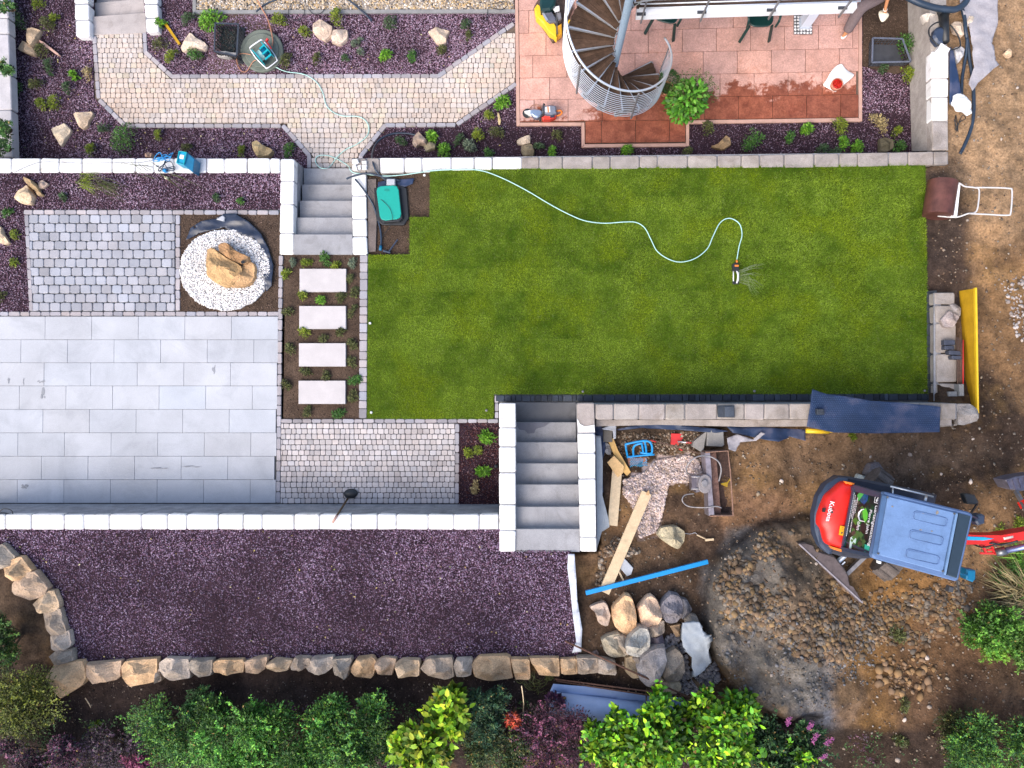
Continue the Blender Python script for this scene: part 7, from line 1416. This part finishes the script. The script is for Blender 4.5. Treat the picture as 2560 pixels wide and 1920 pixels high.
ST = [(734,657,11,'s','pale grey green tuft left below the upper stairs'),(767,660,13,'y','yellow green tuft at the top edge of the first stepping slab'),(815,646,17,'g','green tuft right below the lowest stair block'),(840,664,11,'y','yellow green tuft overhanging the first slab corner'),(884,658,11,'s','pale tuft in the upper right of the planting strip'),
 (719,685,13,'y','bright tuft left of the first stepping slab'),(877,697,11,'o','olive tuft right of the first stepping slab'),(885,730,11,'o','olive tuft right below the first stepping slab'),(761,740,14,'y','yellow green tuft left between first and second slab'),(807,752,14,'b','bright round tuft between first and second slab'),(853,743,12,'o','olive tuft right between first and second slab'),
 (720,779,14,'o','dim olive tuft left of the second slab'),(882,778,14,'o','olive tuft right of the second slab'),(762,830,15,'y','yellow green tuft left between second and third slab'),(853,830,12,'o','olive tuft right between second and third slab'),(811,846,11,'o','dim tuft above the middle of the third slab'),(726,872,13,'o','dim tuft left of the third slab'),(881,862,14,'o','olive tuft right of the third slab'),
 (814,940,12,'o','olive tuft at the top edge of the last slab'),(764,930,12,'o','dim olive tuft left above the last slab'),(889,950,17,'g','bright green tuft overhanging the strip border'),(770,1030,13,'o','dim olive tuft below the last slab'),(847,1034,15,'g','green tuft right below the last slab'),(717,962,13,'o','dim olive tuft left of the last slab'),(884,990,13,'o','dim tuft right of the last slab'),(880,905,12,'o','dim olive tuft between third and last slab, right side')]
for x, y, r, kd, l in ST: clump(x, y, -.02, r, .10, kd, l, group='tufts in the planting strip')
for x, y, r, kd, l in [(1217,1093,16,'b','bright broad leaved plant in the dark red bed'),(1172,1131,12,'y','yellow green tuft left in the dark red bed'),(1196,1125,10,'y','small yellow green tuft between two others in the red bed'),(1208,1177,13,'b','bright spiky tuft in the dark red bed'),(1190,1216,15,'t','dry straw coloured tuft in the dark red bed'),
  (20,533,12,'g','green tuft at the left of the grey cobbles'),(39,587,11,'y','yellow tuft beside the left cut off rock'),(39,656,10,'y','small yellow green tuft left of the grey cobbles'),(6,741,12,'o','olive tuft at the left picture edge'),(543,495,8,'d','tiny dark tuft in the gravel strip above the liner'),(602,504,7,'g','tiny green tuft in the gravel strip near the stairs'),(158,493,9,'d','tiny dark tuft in the gravel strip')]:
    clump(x, y, 0, r, .09, kd, l, leaf=(.03, .06) if kd == 'b' else None)
def grass_tuft(px, py, z, ln, n, kd, a0, a1, label, wpx=8, cat='grass tuft', w=.004):
    c0 = P(px, py, z); e = empty('grass_tuft', c0, label, cat); V = []; Fc = []; C = []
    for i in range(n):
        a = math.radians(random.uniform(a0, a1)); L = ln*random.uniform(.4, 1); b = Vector((c0.x+random.gauss(0, pxs(wpx)), c0.y+random.gauss(0, pxs(wpx)), z)); d = Vector((math.cos(a), -math.sin(a), 0)); s = Vector((-d.y, d.x, 0))*w; hh = L*random.uniform(.2, .6)
        p1 = b+d*L*.4+Vector((0, 0, hh)); p2 = b+d*L+Vector((0, 0, hh*random.uniform(.2, .8))); k = len(V); V += [tuple(b-s), tuple(b+s), tuple(p1+s), tuple(p1-s), tuple(p2)]; Fc += [(k, k+1, k+2, k+3), (k+3, k+2, k+4)]
        c = Vector(random.choice(KC[kd]))*random.uniform(.7, 1.3); C += [tuple(c)]*5
    mk('blades', V, Fc, 'leaf', e, np.array(C)); return e
grass_tuft(205, 455, 0, .5, 45, 'y', -15, 45, 'long arching yellow green grass tuft in the gravel strip'); grass_tuft(255, 458, 0, .7, 40, 'o', 10, 50, 'second arching grass tuft reaching down the gravel strip')
grass_tuft(380, 432, 0, .5, 10, 'o', 160, 230, 'thin dark grass blades lying over the white wall edge', 14); grass_tuft(400, 440, 0, .8, 6, 'o', 20, 40, 'long thin dry stems below the blue crate', 20)
# ================================================================== shrubs
def shrub(px, py, rx, ry, h, kd, label, n, leaf=(.03, .055), big=False, blobs=14, name='shrub', seed=1, ar=.5, up=.5, cols=None, core=True, z0=None):
    g = np.random.default_rng(seed); z = ZG(px, min(py, 1900)) if z0 is None else z0; c0 = P(px, py, z+h*.6); n = int(n*(1.45 if not big else 1.2)); leaf = (leaf[0]*(1.25 if not big else 1), leaf[1]*(1.25 if not big else 1)); q_ = 1.12 if h > .55 else 1.0; Rx, Ry = pxs(rx, z+h*.6)*q_, pxs(ry, z+h*.6)*q_; e = empty(name, (c0.x, c0.y, z), label, 'shrub', 'shrubs along the bottom' if py > 1700 else None)
    bx = g.uniform(-1, 1, blobs); by = g.uniform(-1, 1, blobs); s = np.maximum(1, np.hypot(bx, by)); bx, by = bx/s*.78*Rx, by/s*.78*Ry; bz = h*(.35+.6*np.sqrt(np.clip(1-(bx/Rx)**2-(by/Ry)**2, 0, 1)))*g.uniform(.7, 1.1, blobs); br = min(Rx, Ry)*g.uniform(.34, .58, blobs)
    w = g.integers(0, blobs, n); u = g.normal(0, 1, (n, 3)); u /= np.linalg.norm(u, axis=1, keepdims=True); u[:, 2] = np.abs(u[:, 2])*1.0-.15
    r = g.random(n)**.45; C = np.stack([c0.x+bx[w]+u[:, 0]*r*br[w], c0.y+by[w]+u[:, 1]*r*br[w], z+bz[w]*.75+u[:, 2]*r*br[w]*1.1], -1)
    dr = u+g.normal(0, .45, (n, 3)); dr[:, 2] = dr[:, 2]*.6+up*.3; cl = np.array(cols or KC[kd]); bt = g.uniform(.5, 1.45, blobs); hz = np.clip((C[:, 2]-z)/h, 0, 1.2)
    cc = cl[g.integers(0, len(cl), n)]*bt[w][:, None]*g.uniform(.5, 1.2, (n, 1))*.82
    # shoots that break the outline
    ns = max(4, blobs*(2 if big else 4)); per = 9 if big else 26; wb = g.integers(0, blobs, ns); du = g.normal(0, 1, (ns, 3)); du[:, 2] = np.abs(du[:, 2])*.7+.25; du /= np.linalg.norm(du, axis=1, keepdims=True)
    o0 = np.stack([c0.x+bx[wb], c0.y+by[wb], z+bz[wb]*.8], -1)+du*br[wb][:, None]*.6; Ls = br[wb]*g.uniform(.5, 1.1, ns)+leaf[1]
    t = (np.tile(np.arange(per), ns)+.5)/per; k_ = np.repeat(np.arange(ns), per); Cs = o0[k_]+du[k_]*(Ls[k_]*t)[:, None]+g.normal(0, leaf[0]*.25, (ns*per, 3)); ds = du[k_]*.7+g.normal(0, .7, (ns*per, 3)); cs = cl[g.integers(0, len(cl), ns*per)]*(g.uniform(.8, 2.1, ns)[k_])[:, None]
    C = np.concatenate([C, Cs]); dr = np.concatenate([dr, ds]); cc = np.concatenate([cc, cs]); dead = g.random(len(C)) < .012; cc[dead] = np.array([.28, .18, .05]); n = len(C)
    V, Fc, c = leaves(C, g.uniform(leaf[0]*.8, leaf[1]*1.1, n), dr, cc, .18, ar, big); mk('foliage', V, Fc, 'leaf', e, c); m = MB()
    for i in range(blobs):
        t = Vector((c0.x+bx[i]*.8, c0.y+by[i]*.8, z+bz[i]*.55)); b = Vector((c0.x+bx[i]*.15, c0.y+by[i]*.15, z)); m.tube([b, b.lerp(t, .5), t], [.018, .012, .006], 5)
    m.build('branch', 'bark', e); return e
DG = [(.030,.10,.028),(.06,.17,.03),(.13,.26,.03)]
shrub(45, 1765, 92, 75, .8, 'y', 'yellow olive conifer like shrub at the lower left corner', 9000, (.018,.035), seed=2, blobs=20, cols=[(.11,.13,.02),(.16,.17,.02),(.06,.08,.015)])
shrub(5, 1605, 42, 66, .7, 'g', 'green shrub cut by the left edge beside the curved stones', 4200, (.018,.034), seed=3, cols=[(.05,.12,.02),(.09,.15,.03),(.03,.07,.02)])
shrub(90, 1905, 120, 55, .6, 'p', 'purple red leaved shrub at the very bottom left', 5200, (.02,.035), seed=4, cols=[(.10,.035,.06),(.17,.06,.10),(.06,.03,.06),(.04,.05,.04)])
shrub(290, 1880, 100, 60, .5, 'p', 'dim purple brown shrub between the two green masses', 3600, (.018,.03), seed=5, cols=[(.07,.04,.06),(.05,.05,.04),(.09,.05,.08)])
shrub(350, 1915, 38, 26, .7, 'p', 'small magenta leaved plant at the bottom edge', 1300, (.02,.034), seed=6, cols=[(.22,.05,.10),(.15,.04,.08)])
shrub(450, 1830, 120, 78, .9, 'd', 'dark green shrub, leftmost of the big green ones', 11000, (.018,.034), seed=7, blobs=22, cols=DG)
shrub(500, 1765, 42, 34, .8, 'g', 'small rounded green bush in front of the dark shrub', 2600, (.018,.032), seed=8, cols=[(.03,.09,.02),(.05,.12,.03)])
shrub(590, 1870, 95, 75, 1.25, 'g', 'bright mid green shrub with yellowish twig tips', 9500, (.022,.042), seed=9, blobs=20, cols=[(.08,.24,.03),(.14,.33,.04),(.05,.16,.03)])
shrub(735, 1870, 85, 80, 1.2, 'g', 'green shrub right of the bright one at the bottom', 8500, (.02,.04), seed=10, blobs=18, cols=[(.05,.17,.035),(.08,.24,.03),(.13,.27,.03)])
shrub(870, 1840, 90, 80, 1.25, 'd', 'big dark blue green shrub in the bottom middle', 10000, (.02,.04), seed=11, blobs=20, cols=DG+[(.06,.17,.03)])
shrub(940, 1895, 75, 50, .9, 'd', 'dark green shrub left of the yellow leaved one', 5000, (.02,.036), seed=12, cols=DG)
for i, (x, y, rx, ry, h, n) in enumerate([(1060, 1875, 52, 58, 1.7, 560), (1120, 1790, 36, 60, 1.5, 430), (1010, 1855, 26, 26, 1.45, 150)]):
    shrub(x, y, rx, ry, h, 'b', ['yellow green broad leaved shrub, main stem at the bottom', 'upper arching branch of yellow green broad leaves', 'left low branch of yellow green broad leaves'][i], n*2, (.075,.125), True, 12, seed=20+i, ar=.62, cols=[(.16,.30,.012),(.22,.37,.015),(.10,.22,.015),(.30,.34,.02)])
shrub(1205, 1780, 52, 68, .9, 'd', 'dark bluish shrub right of the yellow green one', 5600, (.018,.034), seed=24, cols=[(.02,.06,.035),(.03,.08,.035),(.05,.09,.03)])
shrub(1245, 1870, 70, 58, .8, 'd', 'olive dark shrub at the bottom, right of the yellow green one', 5600, (.018,.034), seed=25, cols=[(.04,.07,.02),(.08,.09,.02),(.02,.05,.02)])
shrub(1287, 1803, 13, 22, .8, 'r', 'small orange red leaved sprig in the lower middle', 260, (.03,.045), seed=26, blobs=4, cols=[(.42,.07,.03),(.30,.05,.03)])
shrub(1395, 1860, 80, 85, .7, 'p', 'purple leaved barberry like shrub left of the big green one', 6200, (.018,.032), seed=27, blobs=18, cols=[(.09,.03,.05),(.13,.05,.08),(.05,.03,.05),(.18,.05,.09)])
shrub(1385, 1755, 18, 14, .6, 'p', 'dark purple sprig over the left end of the blue roll', 240, (.03,.05), seed=28, blobs=4, cols=[(.05,.02,.05),(.08,.03,.06)])
LC = [(.07,.24,.012),(.15,.36,.015),(.27,.45,.015),(.05,.15,.012)]
for i, (x, y, rx, ry, h, n, l) in enumerate([(1640, 1850, 95, 72, 1.6, 2200, 'largest leafy green bush overlapping the blue roll'), (1790, 1840, 85, 78, 1.6, 2000, 'leafy green bush right of the largest one'), (1640, 1780, 28, 40, 1.4, 380, 'leafy shoot rising over the blue geotextile roll'), (1545, 1830, 24, 40, 1.3, 300, 'thin leafy shoot in front of the blue roll'),
     (1500, 1855, 36, 40, 1.1, 500, 'low leafy branch at the left of the green bush'), (1755, 1738, 14, 22, 1.1, 80, 'single leafy twig standing above the green bush'), (1860, 1780, 30, 40, 1.3, 300, 'leafy top of the right green bush')]):
    shrub(x, y, rx, ry, h, 'g', l, n, (.06,.105), True, 16 if n > 600 else 6, seed=40+i, ar=.6, cols=LC)
shrub(1590, 1905, 90, 40, 1.0, 'y', 'yellowish small leaved bush at the bottom under the green one', 2600, (.04,.06), seed=50, cols=[(.20,.27,.02),(.12,.2,.02)])
shrub(1960, 1870, 88, 58, 1.0, 'd', 'dark butterfly bush with pink flower spikes', 6500, (.025,.05), seed=51, blobs=18, cols=[(.03,.08,.025),(.05,.11,.03),(.02,.05,.02)])
for i, (x, y, dx, dy) in enumerate([(1968, 1812, 6, -18), (2032, 1856, 12, -22), (2065, 1862, 16, -16), (2050, 1900, 16, -12), (2020, 1822, 12, -14)]):
    z = 2.0; k = MB(); a_ = P(x, y, z); b_ = P(x+dx, y+dy, z+.05); n = 160; t = RNG.random(n); C = np.array(a_)[None]*(1-t[:, None])+np.array(b_)[None]*t[:, None]+RNG.normal(0, .014, (n, 3)); V, Fc, c = leaves(C, RNG.uniform(.012, .022, n), RNG.normal(0, 1, (n, 3)), np.array([(.45,.12,.30),(.32,.08,.26)])[RNG.integers(0, 2, n)], .1, .6)
    e = empty('flower_spike', a_, ['leftmost pink flower spike of the butterfly bush', 'brightest magenta flower spike of the butterfly bush', 'rightmost pink flower spike of the butterfly bush', 'lowest pink flower spike of the butterfly bush', 'faded pink flower spike near the top of the bush'][i], 'flower'); mk('blossom', V, Fc, 'leaf', e, c)
shrub(2000, 1905, 36, 22, 1.3, 'b', 'bright green leafy tips under the butterfly bush', 260, (.06,.09), True, 6, seed=52, cols=LC)
shrub(2500, 1880, 130, 70, .9, 'd', 'dark green shrub in the lower right corner', 9500, (.018,.034), seed=53, blobs=22, cols=DG)
shrub(2420, 1845, 70, 60, .5, 'o', 'dim olive undergrowth beside the corner shrub', 3000, (.018,.03), seed=54, cols=[(.06,.07,.02),(.04,.05,.015)])
shrub(2478, 1570, 58, 44, .6, 'b', 'bright green ground shrub near the right edge', 5200, (.022,.042), seed=55, blobs=14, cols=[(.07,.19,.02),(.11,.24,.03),(.04,.11,.015)])
shrub(2482, 1622, 26, 24, .4, 'b', 'small green offshoot below the ground shrub', 1000, (.022,.04), seed=56, cols=[(.10,.22,.02),(.14,.24,.03)])
shrub(2562, 1625, 34, 60, .6, 'g', 'green shrub cut by the right edge of the picture', 3400, (.02,.038), seed=57, cols=[(.06,.13,.02),(.10,.18,.03)])
grass_tuft(2545, 1490, ZG(2530, 1490), .75, 160, 't', 120, 260, 'dry straw coloured grass tuft at the right edge', 18, w=.006); grass_tuft(2540, 1460, ZG(2530, 1460), .6, 120, 'g', 90, 250, 'green grass tuft behind the dry one at the right edge', 16, w=.006); grass_tuft(2552, 1400, ZG(2540, 1400), .5, 80, 'b', 100, 250, 'grass blades below the red boom at the right edge', 14, w=.006)
grass_tuft(1335, 1712, ZG(1335, 1700), .3, 40, 'o', 200, 340, 'olive grass tuft below the rubble wall gap', 10)
# ivy over the far left wall
for i, (x, y, rx, ry, n, l) in enumerate([(10, 165, 26, 16, 260, 'leafy twig reaching over the far left wall, upper one'), (14, 318, 22, 24, 380, 'leafy twig over the far left wall, middle one'), (12, 368, 20, 26, 200, 'sparse leafy twig over the far left wall, lowest one'), (20, 16, 22, 14, 220, 'leafy twig at the top of the far left wall')]):
    shrub(x, y, rx, ry, .25, 'g', l, n, (.022,.04), False, 6, seed=70+i, name='twig', z0=-.38, cols=[(.04,.11,.03),(.08,.15,.04)])
for i, (x, y, r, kd, l) in enumerate([(2245, 1585, 22, 'o', 'patch of olive moss on the clay right of the heap'), (2130, 1000+95, 9, 'y', 'tiny weed on the dirt above the excavator'), (2260, 1760, 16, 'o', 'dim weed on the dark soil near the bottom'), (2500, 1335, 22, 'y', 'yellow green weeds behind the red boom'), (2545, 1310, 20, 'y', 'weeds at the right edge above the red boom'), (1370, 1690, 10, 'o', 'small weed beside the rubble wall end'), (240, 1815, 12, 'y', 'tiny bright weed on the humus at lower left'), (2250, 1850, 20, 'o', 'dim olive weed on the humus left of the corner shrub')]):
    clump(x, y, ZG(x, y), r, .08, kd, l, group=None, name='weed')
for (x0, y0, x1, y1, l) in [(1304, 1715, 1306, 1800, 'tall dry straw stalk standing right of the dark bluish shrub'), (213, 1745, 233, 1790, 'thin curved pale twig lying on the humus')]:
    za = ZG(x0, y0); k = MB(); k.tube([P(x0, y0, za+(.9 if x0 > 1000 else .02)), P((x0+x1)/2+4, (y0+y1)/2, za+(.5 if x0 > 1000 else .04)), P(x1, y1, za+.02)], .008, 6, smooth=4); tag(k.build('stalk', 'plank', None, True), l, 'stalk')

x, y = scatter([(0,1790),(250,1800),(500,1770),(900,1760),(1300,1750),(1450,1790),(1900,1800),(2100,1840),(2600,1800),(2600,1940),(0,1940)], 15000); kk = fbm(x, y, .012, 4, 101) > .44; x, y = x[kk], y[kk]; n = len(x)
C = PV(x, y, zpx(x, y)+RNG.uniform(.02, .35, n)); tn = fbm(x, y, .008, 3, 103)[:, None]; cA = np.array([(.04,.09,.02),(.06,.12,.03),(.03,.06,.02)])[RNG.integers(0, 3, n)]; cP = np.array([(.10,.04,.07),(.06,.04,.05),(.14,.06,.09)])[RNG.integers(0, 3, n)]
V, Fc, c = leaves(C, RNG.uniform(.018, .05, n), RNG.normal(0, 1, (n, 3))*[1, 1, .4]+[0, 0, .3], np.where(tn > .52, cP, cA)*RNG.uniform(.5, 1.4, (n, 1)), .15, .5)
tag(mk('ground_cover', V, Fc, 'leaf', None, c), 'dim green and purple undergrowth filling the gaps between the shrubs', 'undergrowth', kind='stuff')
for i, (cx_, cy_, rx_, ry_, ro_, l) in enumerate([(22,952,3,9,0,'short dark scuff mark at the far left of the slab terrace'),(58,955,2.5,10,.2,'thin dark scuff mark on the slab terrace, second from the left'),(103,953,13,4,-.5,'slanted dark scuff mark on the left of the slab terrace'),(107,986,6,16,0,'smudged dirt stain below the slanted scuff mark'),(535,925,5,13,.2,'dark dirt stain on the upper right of the slab terrace'),(62,1216,11,6,.3,'dark stain near the lower left terrace corner'),(400,1170,26,3,-.06,'long faint scrape on the lower slabs, left part'),(482,1166,25,2.5,-.08,'long faint scrape on the lower slabs, right part')]):
    k = MB()
    for j in range(7): k.pprism(ell(cx_+random.uniform(-.6, .6)*rx_, cy_+random.uniform(-.6, .6)*ry_, rx_*random.uniform(.15, .5), ry_*random.uniform(.15, .5), 9, jit=.4, rot=ro_), .0032, .0042+j*.0003, 0, (.62, .62, .62))
    tag(k.build('scuff_mark', 'slab'), l, 'stain')
x, y = scatter([(40,20),(1280,100),(1280,380),(40,380)], 260); k_ = np.zeros(len(x), bool)
for bd in (BED_NW, BED_N, BED_MID): k_ |= inside(x, y, bd)
x2, y2 = scatter(BED_S, 90); x = np.r_[x[k_], x2]; y = np.r_[y[k_], y2]; z = np.r_[np.full(k_.sum(), ZL+.015), np.full(len(x2), ZU+.03)]
C = PV(x, y, z); n = len(x); V, Fc, c = leaves(C, RNG.uniform(.02, .045, n), np.c_[RNG.normal(0, 1, (n, 2)), np.zeros(n)], np.array([(.45,.36,.12),(.30,.20,.08),(.5,.45,.25),(.2,.22,.06)])[RNG.integers(0, 4, n)], .05, .6)
tag(mk('fallen_leaves', V, Fc, 'leaf', None, c), 'small dry fallen leaves scattered over the gravel beds', 'leaves', kind='stuff')
for o in bpy.data.objects:
    if '_w' in o: del o['_w']
